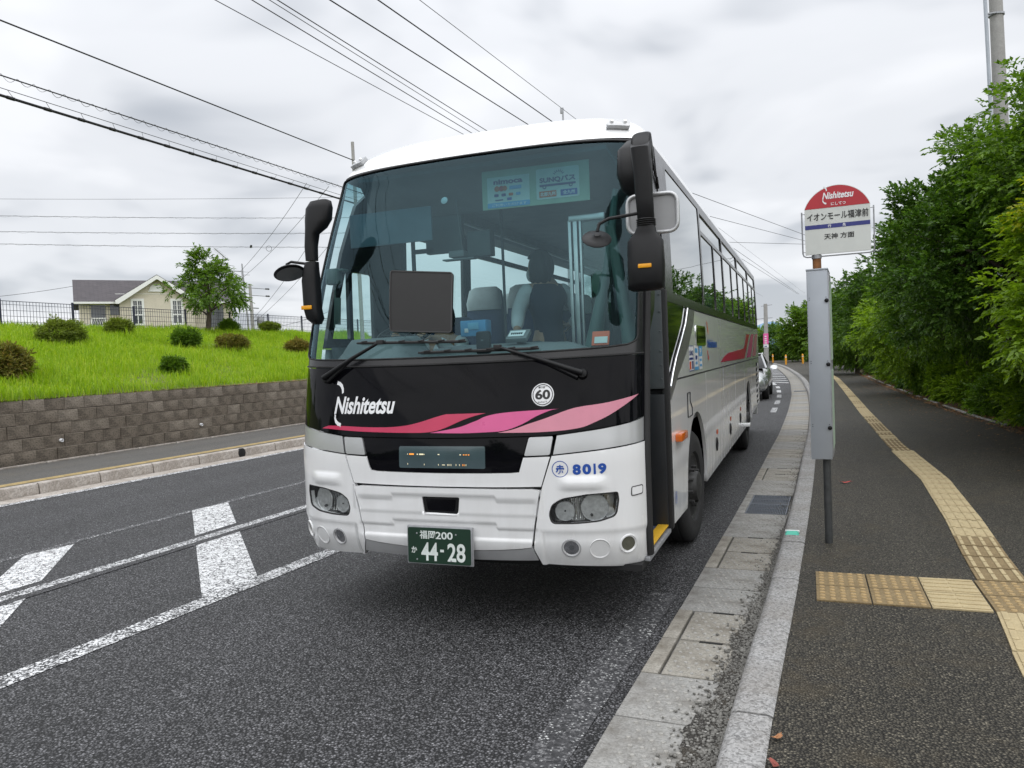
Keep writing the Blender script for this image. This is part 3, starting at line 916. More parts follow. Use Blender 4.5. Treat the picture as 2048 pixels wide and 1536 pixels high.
# livery on the front: ribbon, logo, speed sticker, fleet number
RED = [(-0.955, 1.284), (-0.90, 1.30), (-0.865, 1.303), (-0.74, 1.301), (-.55, 1.294), (-.38, 1.294), (-.255, 1.304), (-.15, 1.325), (-.046, 1.354), (.028, 1.372), (.066, 1.374), (.31, 1.377), (.225, 1.358), (.135, 1.329), (.03, 1.287), (-.05, 1.266), (-.15, 1.257), (-.38, 1.259), (-.64, 1.267), (-.85, 1.279)]
PNK = [(-.078, 1.256), (.115, 1.288), (.215, 1.320), (.255, 1.334), (.30, 1.354), (.365, 1.369), (.44, 1.378), (.55, 1.385), (.775, 1.394), (.722, 1.385), (.635, 1.351), (.555, 1.309), (.47, 1.277), (.40, 1.263), (.28, 1.257), (.14, 1.253)]
ROS = [(.39, 1.255), (.485, 1.273), (.59, 1.307), (.695, 1.339), (.80, 1.376), (.865, 1.395), (.93, 1.406), (1.075, 1.423), (1.285, 1.463), (1.175, 1.398), (1.075, 1.342), (.985, 1.303), (.925, 1.281), (.83, 1.266), (.695, 1.257), (.555, 1.254)]
def spl(poly, sharp):
    """closed smooth outline that keeps the corners listed in sharp"""
    n = len(poly); out = []
    for i in range(n):
        p1 = Vector(poly[i]); p2 = Vector(poly[(i + 1) % n])
        p0 = Vector(poly[i - 1]) if i not in sharp else p1; p3 = Vector(poly[(i + 2) % n]) if (i + 1) % n not in sharp else p2
        for k in range(5):
            t = k / 5
            q = .5 * ((2 * p1) + (p2 - p0) * t + (2 * p0 - 5 * p1 + 4 * p2 - p3) * t * t + (3 * p1 - p0 - 3 * p2 + p3) * t ** 3)
            out.append((q.x, q.y))
    return out
for poly, m, sh in ((RED, 'crimson', {0, 11}), (PNK, 'pink', {0, 8}), (ROS, 'rose', {0, 8})):
    decal('ribbon_stripe', [spl(poly, sh)], front, m, mask, .0022, .06)
def nlogo(fn, cx, cy, w, mat, parent, arc_mat=None, off=.0022, sq=1.0, bold=.05, arcs=True):
    h = w * .235 * sq
    lettering('operator_name', 'Nishitetsu', fn, cx, cy, w, h, mat, parent, off, bold * .55, .28)
    if not arcs:
        return
    ax, u = cx - w * .44, w
    up = [(-.022, .33), (.03, .315), (.072, .28), (.095, .225), (.098, .17), (.068, .155), (.06, .21), (.035, .25), (.005, .272), (-.034, .28)]
    dn = [(-.052, -.115), (-.025, -.135), (-.03, -.165), (-.008, -.20), (.03, -.228), (.072, -.24), (.062, -.295), (.01, -.275), (-.035, -.235), (-.055, -.175)]
    for arc in (up, dn):
        decal('logo_arc', [[(ax + a * u, cy + b * u * sq) for a, b in arc]], fn, arc_mat or mat, parent, off, .05)
nlogo(front, -.59, 1.440, .50, 'dec_white', mask)
decal('speed_sticker', [circle(.676, 1.482, .070, 36)], front, 'dec_white', mask, .002, .05)
decal('sticker_ring', [circle(.676, 1.482, .0635, 36), circle(.676, 1.482, .0585, 36)], front, 'dec_black', mask, .003, .05)
lettering('speed_limit', '60', front, .676, 1.483, .094, .060, 'dec_black', mask, .003, .035)
lettering('sticker_text', '運行速度', front, .676, 1.527, .056, .013, 'dec_black', mask, .003, .012)
lettering('sticker_text', 'km/h以下', front, .676, 1.438, .056, .012, 'dec_black', mask, .003, .012)
decal('depot_ring', [circle(.783, 1.032, .050, 36), circle(.783, 1.032, .0455, 36)], front, 'dec_blue', bus, .0035, .05)
lettering('depot_letter', '赤', front, .783, 1.030, .054, .056, 'dec_blue', bus, .0045, .035)
for k, (ch, w) in enumerate((('8', .050), ('0', .052), ('I', .013), ('9', .050))):
    lettering('fleet_number', ch, front, (.884, .944, .991, 1.037)[k], 1.028 + .0005 * k, w, .064, 'dec_blue', bus, .0045, .05)

# wipers
def wiper(pivot, elbow, b0, b1, arm_mid):
    w = MB()
    def P(q, o):
        return front(*q) + surf_normal(front, *q) * o
    w.lathe(P(pivot, -.01), surf_normal(front, *pivot), [(0, .034), (.03, .034), (.045, .026), (.05, .001)], 16)
    root = w.build('wiper', 'black_plastic', bus, 50)
    a = MB(); a.tube([P(pivot, .045), P(arm_mid, .055), P(elbow, .055)], [.020, .014, .009], 8)
    a.tube([P((pivot[0] * .97, pivot[1] - .025), .03), P(arm_mid, .05)], [.012, .010], 7)
    a.build('wiper_arm', 'black_plastic', root, 50)
    bl = MB()
    pts = [P((b0[0] + (b1[0] - b0[0]) * t, b0[1] + (b1[1] - b0[1]) * t), .022) for t in np.linspace(0, 1, 18)]
    bl.tube(pts, [.006] + [.010] * 16 + [.006], 6)
    for i in range(1, 17, 3):
        bl.tube([pts[i] + Vector((0, -.012, .008)), pts[i + 1] + Vector((0, -.018, .012))], .005, 5)
    bl.box(P(elbow, .05), (.05, .03, .03), bev=.006)
    bl.build('wiper_blade', 'rubber', root, 50)
wiper((-.918, 1.622), (-.452, 1.842), (-.66, 1.852), (.166, 1.826), (-.66, 1.745))
wiper((.918, 1.600), (.392, 1.775), (-.174, 1.768), (.65, 1.762), (.66, 1.69))

# roof: rings that follow the front outline, run along the sides and close over the back
def roof_ring(v, n=40, m=22):
    w = lut(v, VX, PW_); z = lut(v, VX, PZ_)
    ys0 = lut(v, VX, PY_)
    f = [front(s, v) for s in np.linspace(-SC, SC, 2 * n + 1)]
    yb = f[-1].y
    inset = ys0 - lut(3.165, VX, PY_)
    yr = REAR - inset * .55
    right = [Vector((XC + w, yb + (yr - .25 - yb) * k / m, z)) for k in range(1, m + 1)]
    rear = [Vector((XC + w * cos(t) ** .5 if cos(t) > 0 else XC - w * abs(cos(t)) ** .5, yr - .25 + .25 * sin(t) ** .5, z)) for t in np.linspace(.05, pi - .05, 20)]
    left = [Vector((XC - w, p.y, z)) for p in reversed(right)]
    return f + right + rear + left
rm = MB(); vs_ = list(np.linspace(3.168, VX[-1], 34)); rings = [roof_ring(v) for v in vs_]
nr = len(rings[0])
for r_ in rings:
    rm.v += [tuple(p) for p in r_]
for j in range(len(rings) - 1):
    for i in range(nr):
        q = (i + 1) % nr
        rm.f.append((j * nr + i, j * nr + q, (j + 1) * nr + q, (j + 1) * nr + i)); rm.mi.append(0)
rm.f.append(tuple((len(rings) - 1) * nr + i for i in range(nr))); rm.mi.append(0)
roof = rm.build('roof', 'white_clean', bus, 60)
M['roof_lens'] = plain('roof_lamp_lens', (.40, .41, .42), .15, coat=.5)
for sg in (1, -1):
    p = front(sg * 1.115, 3.305); n = surf_normal(front, sg * 1.115, 3.305)
    lp = fillet([(sg * 1.02, 3.262), (sg * 1.19, 3.255), (sg * 1.205, 3.335), (sg * 1.035, 3.342)][::sg], .02)
    ml = patch('roof_lamp', [lp], front, 'roof_lens', roof, off=.034, thick=.05, res=.04)
    patch('lamp_base', [[(a + (a - sg * 1.112) * .12, b + (b - 3.30) * .2) for a, b in lp]], front, 'reflector', ml, off=.004, thick=.01, res=.04)
    bp = MB()
    for dx in (-.05, .05):
        q = front(sg * 1.112 + dx, 3.30); bp.lathe(q + n * .034, n, [(0, .014), (.012, .012), (.016, .001)], 10)
    bp.build('lamp_bulb', 'white_clean', ml, 50)

# ------------------------------------------------------------------ right-hand side
AFr, ARr = (6.985, .50, .665), (13.53, .50, .655)      # wheel arches: centre y, z, radius
def arch(cy, cz, r, z0, n=18):
    """arch outline from front foot to rear foot at height z0, going up and over"""
    a0 = math.asin(max(-1, min(1, (z0 - cz) / r)))
    return [(cy - r * cos(t), cz + r * sin(t)) for t in np.linspace(a0, pi - a0, n)]
def side_panels(fn, sg, mat='white'):
    f = (lambda lp: lp) if sg > 0 else (lambda lp: [(-a, b) for a, b in lp][::-1])
    z0, z1 = .43, 1.492
    if sg > 0:
        lo = [(5.50, .45), *arch(*AFr, z0), (7.745, z0), (7.745, z1), (5.86, z1), (5.60, 1.37), (5.52, 1.30)]
    else:
        lo = [(4.90, .43), *arch(*AFr, z0), (7.745, z0), (7.745, z1), (4.90, z1)]
    parts = [('front_side_panel', lo), ('luggage_door', [(7.755, z0), (9.445, z0), (9.445, z1), (7.755, z1)]), ('luggage_door', [(9.455, z0), (11.045, z0), (11.045, z1), (9.455, z1)]),
             ('luggage_door', [(11.055, z0), (12.72, z0), (12.72, z1), (11.055, z1)]), ('rear_arch_panel', [(12.73, z0), *arch(*ARr, z0), (14.40, z0), (14.40, z1), (12.73, z1)])]
    out = []
    for nm, lp in parts:
        out.append(patch(nm, [f(lp)], fn, mat, bus, thick=.03, res=.3, bres=.07))
    vent = [(14.41, .50), (REAR - .12, .60), (REAR - .02, z1), (14.41, z1)]
    holes = []
    for k in range(8):
        zz = .60 + k * .105
        holes.append(fillet([(15.75, zz), (16.50, zz), (16.50, zz + .072), (15.75, zz + .072)], .015))
    out.append(patch('engine_panel', [f(vent)] + [f(h) for h in holes], fn, mat, bus, thick=.04, res=.3, bres=.07))
    bk = MB()
    x = XC + sg * 1.232
    bk.box((x, 16.12, .99), (.02, .84, .9)); bk.build('vent_back', 'dark', bus)
    return out
pr = side_panels(sideR, 1)
side_panels(sideL, -1, 'white')
# waistband between belt line and windows
BB = [(5.872, 1.506), (REAR - .02, 1.506), (REAR + .0, 2.066), (7.06, 2.066), (6.97, 1.97), (6.62, 1.76), (6.30, 1.64), (6.02, 1.545)]
band = patch('waist_panel', [BB], sideR, 'white', bus, thick=.03, res=.3, bres=.08)
patch('waist_panel', [[(-a, b) for a, b in [(4.90, 1.506), (REAR - .02, 1.506), (REAR, 2.022), (6.0, 2.022), (5.9, 1.837), (4.98, 1.837)]][::-1]], sideL, 'white', bus, thick=.03, res=.3, bres=.1)
bl = MB(); bl.box((XC + 1.255, (5.87 + REAR) / 2, 1.499), (.012, REAR - 5.9, .012)); bl.build('belt_moulding', 'rubber', bus)
# curved silver trim that sweeps down behind the door
TR = [(6.62, 2.066), (7.055, 2.066), (6.955, 1.96), (6.60, 1.752), (6.28, 1.632), (6.00, 1.535), (5.78, 1.435), (5.605, 1.362), (5.605, 1.455), (5.72, 1.545), (5.90, 1.655), (6.18, 1.79), (6.44, 1.925)]
patch('swept_trim', [TR], sideR, 'side_trim', bus, off=.006, thick=.03, res=.12, bres=.06)
tl = MB(); tl.tube([sideR(a, b) + Vector((.010, 0, 0)) for a, b in [(6.60, 2.066), (6.43, 1.93), (6.17, 1.795), (5.89, 1.66), (5.715, 1.55), (5.60, 1.46)]], .008, 6); tl.build('trim_bead', 'chrome', bus)
# black quarter panel behind the door
BQ = [(5.60, 1.47), (5.715, 1.56), (5.885, 1.668), (6.165, 1.803), (6.425, 1.94), (6.60, 2.08), (5.62, 2.08), (5.55, 1.80)]
patch('black_quarter_panel', [BQ], sideR, 'black_gloss', bus, off=-.004, thick=.03, res=.2)
# windows: black frame with openings, panes set into it
WT0, WT1 = 2.155, 3.075
wins = [('big', 5.93, 7.80), ('slide', 7.90, 9.98), ('slide', 10.06, 12.22), ('slide', 12.30, 14.50), ('slide', 14.60, 16.50)]
frame_lp = [(5.60, 2.078), (REAR - .02, 2.078), (REAR - .06, 3.165), (5.52, 3.165)]
holesR = []
panes = []
for k, a, b in wins:
    if k == 'big':
        panes.append((a, b, WT0, 3.10, 'dark_glass'))
    else:
        m = (a + b) / 2 + .05
        panes.append((a, b, 2.905, WT1, 'side_glass'))
        panes.append((a, m - .02, WT0, 2.865, 'side_glass'))
        panes.append((m + .02, b, WT0, 2.865, 'side_glass'))
for a, b, c, d, g in panes:
    holesR.append(fillet([(a, c), (b, c), (b, d), (a, d)], .03, 3))
wf = patch('window_frame', [frame_lp] + holesR, sideR, 'black_frit', bus, thick=.03, res=.35, bres=.1)
for (a, b, c, d, g), h in zip(panes, holesR):
    inset = .006 if g == 'dark_glass' else (.014 if d > 2.9 else (.010 if a < (a + b) else .02))
    patch('window_pane', [h], sideR, g, wf, off=-inset, thick=0, res=.5, bres=.2)
# left side frame: windows the cab looks out through
panesL = [(5.38, 5.70, 1.90, 2.46), (6.30, 7.55, 2.10, 2.86), (6.30, 7.55, 2.905, 3.05), (7.75, 9.95, 2.155, 2.84), (7.75, 9.95, 2.895, 3.08), (10.06, 12.22, 2.155, 2.84), (10.06, 12.22, 2.895, 3.08), (12.30, 14.50, 2.155, 3.08), (14.60, 16.5, 2.155, 3.08)]
fL = lambda lp: [(-a, b) for a, b in lp][::-1]
holesL = [fillet([(a, c), (b, c), (b, d), (a, d)], .03, 3) for a, b, c, d in panesL] + [[(5.08, 1.92), (5.33, 1.92), (5.33, 2.46), (5.29, 2.46)]]
frL = patch('window_frame', [fL([(4.985, 1.845), (5.9, 1.845), (6.0, 2.03), (REAR - .02, 2.03), (REAR - .06, 3.165), (5.66, 3.14), (5.46, 3.0), (5.25, 2.6), (5.10, 2.2)])] + [fL(h) for h in holesL], sideL, 'black_frit', bus, thick=.03, res=.35, bres=.1)
for h in holesL:
    patch('window_pane', [fL(h)], sideL, 'left_glass', frL, off=-.012, thick=0, res=.5, bres=.2)
# louvres high on the pillar behind the front corner
lv = MB()
for k in range(4):
    y0 = 5.37 + k * .045; z0 = 3.01 - k * .033
    lv.box((XC + lut(z0, VX, PW_) + .004, y0 + .02, z0), (.012, .085, .012), rot=Matrix.Rotation(radians(-58), 3, 'X'))
lv.build('vent_louvre', 'dark', bus)
# small window low on the flank
tw = patch('flank_window', [fillet([(7.10, 1.755), (7.80, 1.755), (7.80, 1.94), (7.10, 1.94)], .05)], sideR, 'chrome', bus, off=.006, thick=.012, res=.2)
patch('flank_window_pane', [fillet([(7.16, 1.775), (7.74, 1.775), (7.74, 1.922), (7.16, 1.922)], .045)], sideR, 'black_gloss', tw, off=.009, thick=.004, res=.2)
# flank lettering, stickers, ribbons
nlogo(sideR, 8.38, 1.775, .90, 'dec_blue', band, 'dec_blue', .003, .42, .05, arcs=False)
decal('logo_arc', [[(7.93, 2.0), (7.98, 1.985), (8.06, 1.90), (8.07, 1.865), (8.03, 1.88), (7.98, 1.94)]], sideR, 'dec_orange', band, .003, .1)
decal('logo_arc', [[(7.92, 1.71), (7.96, 1.70), (8.0, 1.655), (8.05, 1.63), (8.03, 1.60), (7.97, 1.625)]], sideR, 'dec_red', band, .003, .1)
def stick(a, b, c, d, m, off=.002):
    decal('notice_sticker', [[(a, c), (b, c), (b, d), (a, d)]], sideR, m, band, off, .3)
stick(6.62, 6.90, 1.535, 1.755, 'dec_white'); stick(6.95, 7.22, 1.535, 1.755, 'dec_white'); stick(7.27, 7.49, 1.535, 1.750, 'dec_white')
stick(6.62, 6.90, 1.535, 1.542, 'dec_navy', .003); stick(6.62, 6.90, 1.748, 1.755, 'dec_navy', .003)
lettering('sticker_text', 'SUNQ', sideR, 6.76, 1.688, .23, .05, 'dec_navy', band, .003, .04)
stick(6.64, 6.88, 1.632, 1.652, 'dec_navy', .003); stick(6.64, 6.74, 1.55, 1.62, 'dec_orange', .003); stick(6.79, 6.88, 1.55, 1.62, 'dec_navy', .003)
stick(6.95, 7.22, 1.535, 1.565, 'dec_sky', .003); stick(7.0, 7.17, 1.69, 1.73, 'dec_sky', .003); stick(7.02, 7.15, 1.63, 1.665, 'dec_navy', .003); stick(7.02, 7.15, 1.585, 1.61, 'dec_sky', .003)
stick(7.27, 7.49, 1.655, 1.75, 'dec_sky', .003); lettering('sticker_text', 'P', sideR, 7.38, 1.70, .10, .06, 'dec_white', band, .004, .04)
stick(7.30, 7.46, 1.61, 1.632, 'dec_sky', .003); stick(7.30, 7.46, 1.56, 1.582, 'dec_sky', .003)
decal('flank_ribbon', [[(9.20, 1.56), (9.55, 1.615), (10.05, 1.655), (12.70, 1.70), (13.0, 1.76), (13.40, 1.935), (14.15, 1.945), (12.85, 1.545)]], sideR, 'crimson', band, .003, .3)
decal('flank_ribbon', [[(13.32, 1.548), (14.62, 1.95), (15.35, 1.965), (14.35, 1.55)]], sideR, 'pink', band, .003, .3)
decal('flank_ribbon', [[(14.75, 1.55), (15.75, 1.965), (16.55, 1.98), (15.75, 1.55)]], sideR, 'rose', band, .003, .3)
# side marker lamp, filler flap, locks, reflectors
mk = MB(); mk.box((XC + 1.285, 5.93, 1.065), (.055, .30, .062), bev=.015); mk.build('side_marker', 'orange', bus)
fp = MB(); pts = [sideR(a, b) + Vector((.002, 0, 0)) for a, b in [(6.45, 1.36), (6.62, 1.36), (6.60, 1.29), (6.72, 1.22), (6.72, 1.16), (6.45, 1.16)]]
fp.tube(pts + [pts[0]], .005, 5, False); fp.build('filler_flap', 'dark_gap', bus)
for y in (8.52, 10.12, 11.72):
    lk = MB(); lk.lathe(sideR(y, .69) + Vector((.002, 0, 0)), (1, 0, 0), [(0, .075), (.008, .07), (.010, .045), (-.01, .04), (-.012, .001)], 20)
    o = lk.build('door_lock', 'black_plastic', bus, 50); o.scale = (1, 1, 1)
    decal('reflector_sticker', [[(y + .0, .79), (y + .14, .79), (y + .14, .84), (y + .0, .84)]], sideR, 'dec_orange', bus, .003, .2)
kn = MB(); kn.box((XC + 1.30, 12.45, .52), (.10, .22, .05), bev=.015); kn.build('kerb_lamp', 'white_clean', bus)
decal('tyre_sticker', [circle(5.72, .63, .045, 20), circle(5.72, .63, .038, 20)], sideR, 'dec_blue', pr[0], .003, .1)
lettering('tyre_sticker', '赤', sideR, 5.72, .63, .05, .05, 'dec_blue', pr[0], .003, .02)
# lower skirt lip
sk = MB(); sk.box((XC + 1.19, 10.2, .425), (.06, 4.9, .02)); sk.build('skirt_lip', 'grey_lip', bus)
# rear face
rf = MB(); rf.box((XC, REAR - .05, 1.75), (2.42, .08, 2.85), bev=.03); rf.build('rear_panel', 'white', bus)
rw = MB(); rw.box((XC, REAR - .004, 2.6), (1.9, .02, .75), bev=.004); rw.build('rear_window', 'black_gloss', bus)
uf = MB(); uf.box((XC, 10.75, .62), (2.2, 11.3, .06)); uf.box((XC, 10.75, .50), (.9, 10.8, .2)); uf.box((XC + .72, 10.2, .52), (.9, 4.6, .18)); uf.box((XC - .72, 10.2, .52), (.9, 4.6, .18)); uf.build('underframe', 'dark_gap', bus)
# wheels
def wheel(x, y, sg, steer=0.0):
    r, w = .50, .29
    o = thing('wheel', None, None); o.parent = bus; o.matrix_parent_inverse = bus.matrix_basis.inverted()
    R = Matrix.Rotation(steer, 3, 'Z'); c = Vector((x, y, r)); ax = R @ Vector((sg, 0, 0))
    t = MB(); t.lathe(c, ax, [(-w, r * .62), (-w, r * .9), (-w * .93, r * .985), (-w * .8, r), (-w * .62, r), (-w * .6, r * .985), (-w * .52, r * .985), (-w * .5, r), (-w * .3, r), (-w * .28, r * .985), (-w * .22, r), (-.03, r * .985), (0.0, r * .92), (.008, r * .78), (0, r * .62), (-.03, r * .58)], 48)
    t.build('tyre', 'tyre', o, 40)
    h = MB(); h.lathe(c, ax, [(-.04, r * .60), (-.02, r * .585), (-.03, r * .54), (-.09, r * .50), (-.10, r * .40), (-.05, r * .36), (-.02, r * .28), (.035, r * .25), (.045, r * .20), (.05, .001)], 32)
    h.build('rim', 'hub', o, 40)
    n = MB(); a = ax.orthogonal().normalized(); b = ax.cross(a)
    for k in range(10):
        q = 2 * pi * k / 10
        p = c + (a * cos(q) + b * sin(q)) * r * .34 - ax * .05
        n.cyl(p, p + ax * .065, .018, 6)
    n.build('wheel_nut', 'hub', o)
for x, sg in ((XC + 1.225, 1), (XC - 1.225, -1)):
    wheel(x, 6.985, sg, radians(-3)); wheel(x, 13.53, sg)
    wi = MB()
    for cy in (6.985, 13.53):
        wi.tube([(x - sg * .42, cy - .72 * cos(t), .5 + .72 * sin(t)) for t in np.linspace(0, pi, 12)], .02, 5)
        wi.box((x - sg * .45, cy, .9), (.03, 1.6, 1.0))
    wi.build('wheel_housing', 'dark', bus)

# ------------------------------------------------------------------ entrance
en = MB()
en.box((-1.72, 5.10, .40), (1.5, .98, .04))                       # well floor
step = thing('entrance', None, None); step.parent = bus; step.matrix_parent_inverse = bus.matrix_basis.inverted()
en.build('step_base', 'dark_gap', step)
s1 = MB(); s1.prism([(-.98, 4.74, .452), (-1.45, 4.74, .452), (-1.45, 5.52, .452), (-.98, 5.52, .452)], (0, 0, .012)); s1.build('step_tread', 'blue_floor', step)
s1 = MB(); s1.box((-1.02 + .03, 5.13, .472), (.075, .74, .012), bev=.004); s1.build('step_edge', 'yellow_edge', step)
s2 = MB(); s2.box((-1.62, 5.10, .60), (.36, .86, .30)); s2.build('second_step', 'blue_floor', step)
s2 = MB(); s2.box((-1.455, 5.10, .745), (.05, .86, .014)); s2.build('step_edge', 'yellow_edge', step)
s3 = MB(); s3.box((-1.95, 5.10, .68), (.34, .86, .44)); s3.build('third_step', 'blue_floor', step)
sill = MB(); sill.box((-.955, 5.11, .432), (.035, .80, .03), bev=.006); sill.build('door_sill', 'galv', step)
# rear wall of the well, inner side panels
rw_ = MB(); rw_.box((-1.22, 5.56, 1.35), (.50, .03, 1.9)); rw_.build('well_rear_wall', 'charcoal', step)
fw_ = MB(); fw_.box((-1.55, 4.74, 1.05), (1.0, .03, 1.25)); fw_.build('well_front_wall', 'charcoal', step)
# door leaf folded back against the rear of the opening
leaf = MB(); leaf.box((-1.015, 5.50, 1.80), (.13, .035, .70), bev=.008)
dl = leaf.build('door_leaf', 'grey_panel', step)
lf = MB(); lf.box((-1.015, 5.50, .93), (.13, .035, .96), bev=.008); lf.build('door_leaf_lower', 'charcoal', dl)
rv = MB()
for z in (1.52, 1.62, 1.72, 1.86, 2.0, 2.12):
    rv.lathe((-.965, 5.482, z), (0, -1, 0), [(0, .008), (.005, .007), (.007, .001)], 8)
rv.build('rivet', 'grey_panel', dl)
hd = MB(); hd.tube([(-1.10, 5.44, 1.05), (-1.10, 5.40, 1.02), (-1.10, 5.40, .86), (-1.10, 5.44, .83)], .012, 8); hd.build('grab_handle', 'steel', dl)
dp_ = MB(); dp_.box((-.945, 5.535, 1.30), (.05, .075, 1.72), bev=.015); dp_.build('rear_door_pillar', 'rubber', step)
dp_ = MB(); dp_.tube([front(EDGE + .025, v) for v in np.linspace(.46, 3.12, 26)], .026, 8); dp_.build('front_door_pillar', 'rubber', step)
# black header and upper door glass beside the mirror
def upR(y, z):
    return sideR(y, z)
patch('door_header', [[(5.15, 2.34), (5.64, 2.34), (5.56, 3.165), (5.50, 3.165), (5.34, 2.8)]], sideR, 'black_frit', bus, off=-.006, thick=.03, res=.2)
patch('corner_post', [[(EDGE + .03, 1.74), (SC + .12, 2.0), (SC + .2, 2.5), (SC + .22, 3.10), (EDGE + .02, 3.0)]], front, 'black_frit', bus, off=-.006, thick=.02, res=.1)

# ------------------------------------------------------------------ mirrors
def mirror(name, arm, housing, neck, strip_c, sg):
    root = arm.build(name, 'black_plastic', bus, 50)
    return root
# right-hand mirror: arm from the roof corner, housing below it
def loft(mb, rings, n=14):
    """rounded-rectangle cross-sections: (centre, half width vector, half depth vector)"""
    b = len(mb.v)
    n = max(n, 24)
    for c, a, d in rings:
        c, a, d = Vector(c), Vector(a), Vector(d)
        for k in range(n):
            t = 2 * pi * k / n
            x = math.copysign(abs(cos(t)) ** .68, cos(t)); y = math.copysign(abs(sin(t)) ** .68, sin(t))
            mb.v.append(tuple(c + a * x + d * y))
    for i in range(len(rings) - 1):
        for k in range(n):
            q = (k + 1) % n
            mb.f.append((b + i * n + k, b + i * n + q, b + (i + 1) * n + q, b + (i + 1) * n + k)); mb.mi.append(0)
    mb.f.append(tuple(b + k for k in reversed(range(n)))); mb.mi.append(0)
    L = b + (len(rings) - 1) * n
    mb.f.append(tuple(L + k for k in range(n))); mb.mi.append(0)
ya = 4.50
mr = MB()
loft(mr, [((-.925, 4.98, 2.96), (.05, 0, 0), (0, .05, .03)), ((-.91, 4.75, 3.03), (.06, 0, 0), (0, .06, .05)), ((-.875, 4.56, 2.970), (.058, 0, 0), (0, .05, .05)), ((-.868, 4.50, 2.90), (.058, 0, 0), (0, .052, .0)), ((-.857, 4.49, 2.75), (.053, 0, 0), (0, .045, 0)), ((-.853, 4.49, 2.6), (.050, 0, 0), (0, .042, 0)), ((-.850, 4.50, 2.49), (.048, 0, 0), (0, .044, 0)), ((-.85, 4.50, 2.475), (.040, 0, 0), (0, .036, 0))])
mroot = mr.build('mirror', 'black_plastic', bus, 60)
mm = MB()
loft(mm, [((-.85, 4.50, 2.45), (.05, 0, 0), (0, .045, 0)), ((-.855, 4.50, 2.415), (.062, 0, 0), (0, .05, 0)), ((-.858, 4.50, 2.385), (.088, 0, 0), (0, .05, 0)), ((-.858, 4.50, 2.36), (.104, 0, 0), (0, .062, 0)), ((-.858, 4.50, 2.22), (.108, 0, 0), (0, .075, 0)), ((-.860, 4.50, 2.12), (.106, 0, 0), (0, .080, 0)), ((-.862, 4.50, 2.085), (.105, 0, 0), (0, .065, 0)), ((-.862, 4.50, 2.075), (.08, 0, 0), (0, .04, 0))], 20)
mm.build('mirror_housing', 'black_plastic', mroot, 60)
bel = MB()
for k in range(4):
    bel.lathe((-.85, 4.50, 2.452 + k * .011), (0, 0, 1), [(-.006, .048), (0, .058), (.006, .048)], 18)
bel.build('bellows', 'rubber', mroot, 60)
an = MB(); an.box((-.852, 4.421, 2.212), (.078, .012, .024), bev=.005); an.build('amber_reflector', 'amber_strip', mroot)
gl_ = MB(); gl_.box((-.86, 4.578, 2.22), (.18, .006, .24), bev=.002); gl_.build('mirror_glass', 'chrome', mroot)
rd = MB()
nrm = Vector((.25, -.62, .75)).normalized()
rd.lathe((-1.133, 4.44, 2.392), nrm, [(-.02, .001), (-.018, .05), (-.006, .082), (0, .088), (.006, .084), (.010, .05), (.02, .02), (.03, .016), (.03, .001)], 30)
rdo = rd.build('round_mirror', 'black_plastic', mroot, 50)
ra = MB(); ra.tube([(-1.12, 4.41, 2.43), (-1.11, 4.42, 2.475), (-1.06, 4.45, 2.505), (-.87, 4.48, 2.525)], .0105, 8); ra.build('mirror_arm', 'black_plastic', rdo)
# rounded square auxiliary mirror behind the arm
aux_fn = flat((-.835, 4.63, 2.54), (1, .05, 0), (0, 0, 1))
ax_ = patch('auxiliary_mirror', [fillet([(-.15, -.115), (.15, -.115), (.15, .115), (-.15, .115)], .06)], aux_fn, 'grey_lip', mroot, off=0, thick=.03, res=.2)
rim = MB(); pts = [aux_fn(a, b) + Vector((0, -.004, 0)) for a, b in fillet([(-.148, -.113), (.148, -.113), (.148, .113), (-.148, .113)], .06, 6)]; rim.tube(pts + [pts[0]], .012, 8, False); rim.build('mirror_rim', 'silver', ax_, 60)
# black bell-shaped cover behind the arm
bc = MB(); loft(bc, [((-.96, 4.80, 3.02), (.05, 0, 0), (0, .06, 0)), ((-.96, 4.74, 2.95), (.09, 0, 0), (0, .1, 0)), ((-.955, 4.72, 2.8), (.10, 0, 0), (0, .12, 0)), ((-.95, 4.72, 2.70), (.075, 0, 0), (0, .1, 0)), ((-.945, 4.72, 2.66), (.03, 0, 0), (0, .05, 0))]); bc.build('mirror_base_cover', 'black_plastic', mroot, 60)
# left-hand mirror
ml = MB()
loft(ml, [((-3.16, 4.67, 2.888), (.03, 0, 0), (0, .03, 0)), ((-3.18, 4.66, 2.876), (.075, 0, 0), (0, .05, 0)), ((-3.195, 4.66, 2.83), (.098, 0, 0), (0, .06, 0)), ((-3.20, 4.65, 2.745), (.098, 0, 0), (0, .06, 0)), ((-3.215, 4.64, 2.69), (.078, 0, 0), (0, .055, 0)), ((-3.243, 4.63, 2.65), (.048, 0, 0), (0, .045, 0)), ((-3.25, 4.62, 2.56), (.043, 0, 0), (0, .042, 0)), ((-3.25, 4.62, 2.46), (.040, 0, 0), (0, .04, 0))])
mlo = ml.build('mirror', 'black_plastic', bus, 60)
mh = MB(); loft(mh, [((-3.25, 4.62, 2.45), (.045, 0, 0), (0, .04, 0)), ((-3.26, 4.62, 2.40), (.052, 0, 0), (0, .05, 0)), ((-3.265, 4.62, 2.32), (.060, 0, 0), (0, .06, 0)), ((-3.262, 4.62, 2.12), (.058, 0, 0), (0, .06, 0)), ((-3.245, 4.62, 2.05), (.055, 0, 0), (0, .06, 0)), ((-3.23, 4.62, 2.01), (.025, 0, 0), (0, .03, 0))], 18); mh.build('mirror_housing', 'black_plastic', mlo, 60)
an = MB(); an.box((-3.268, 4.553, 2.128), (.085, .012, .028), bev=.005); an.build('amber_reflector', 'amber_strip', mlo)
rd = MB(); nrm = Vector((.35, -.25, -.9)).normalized()
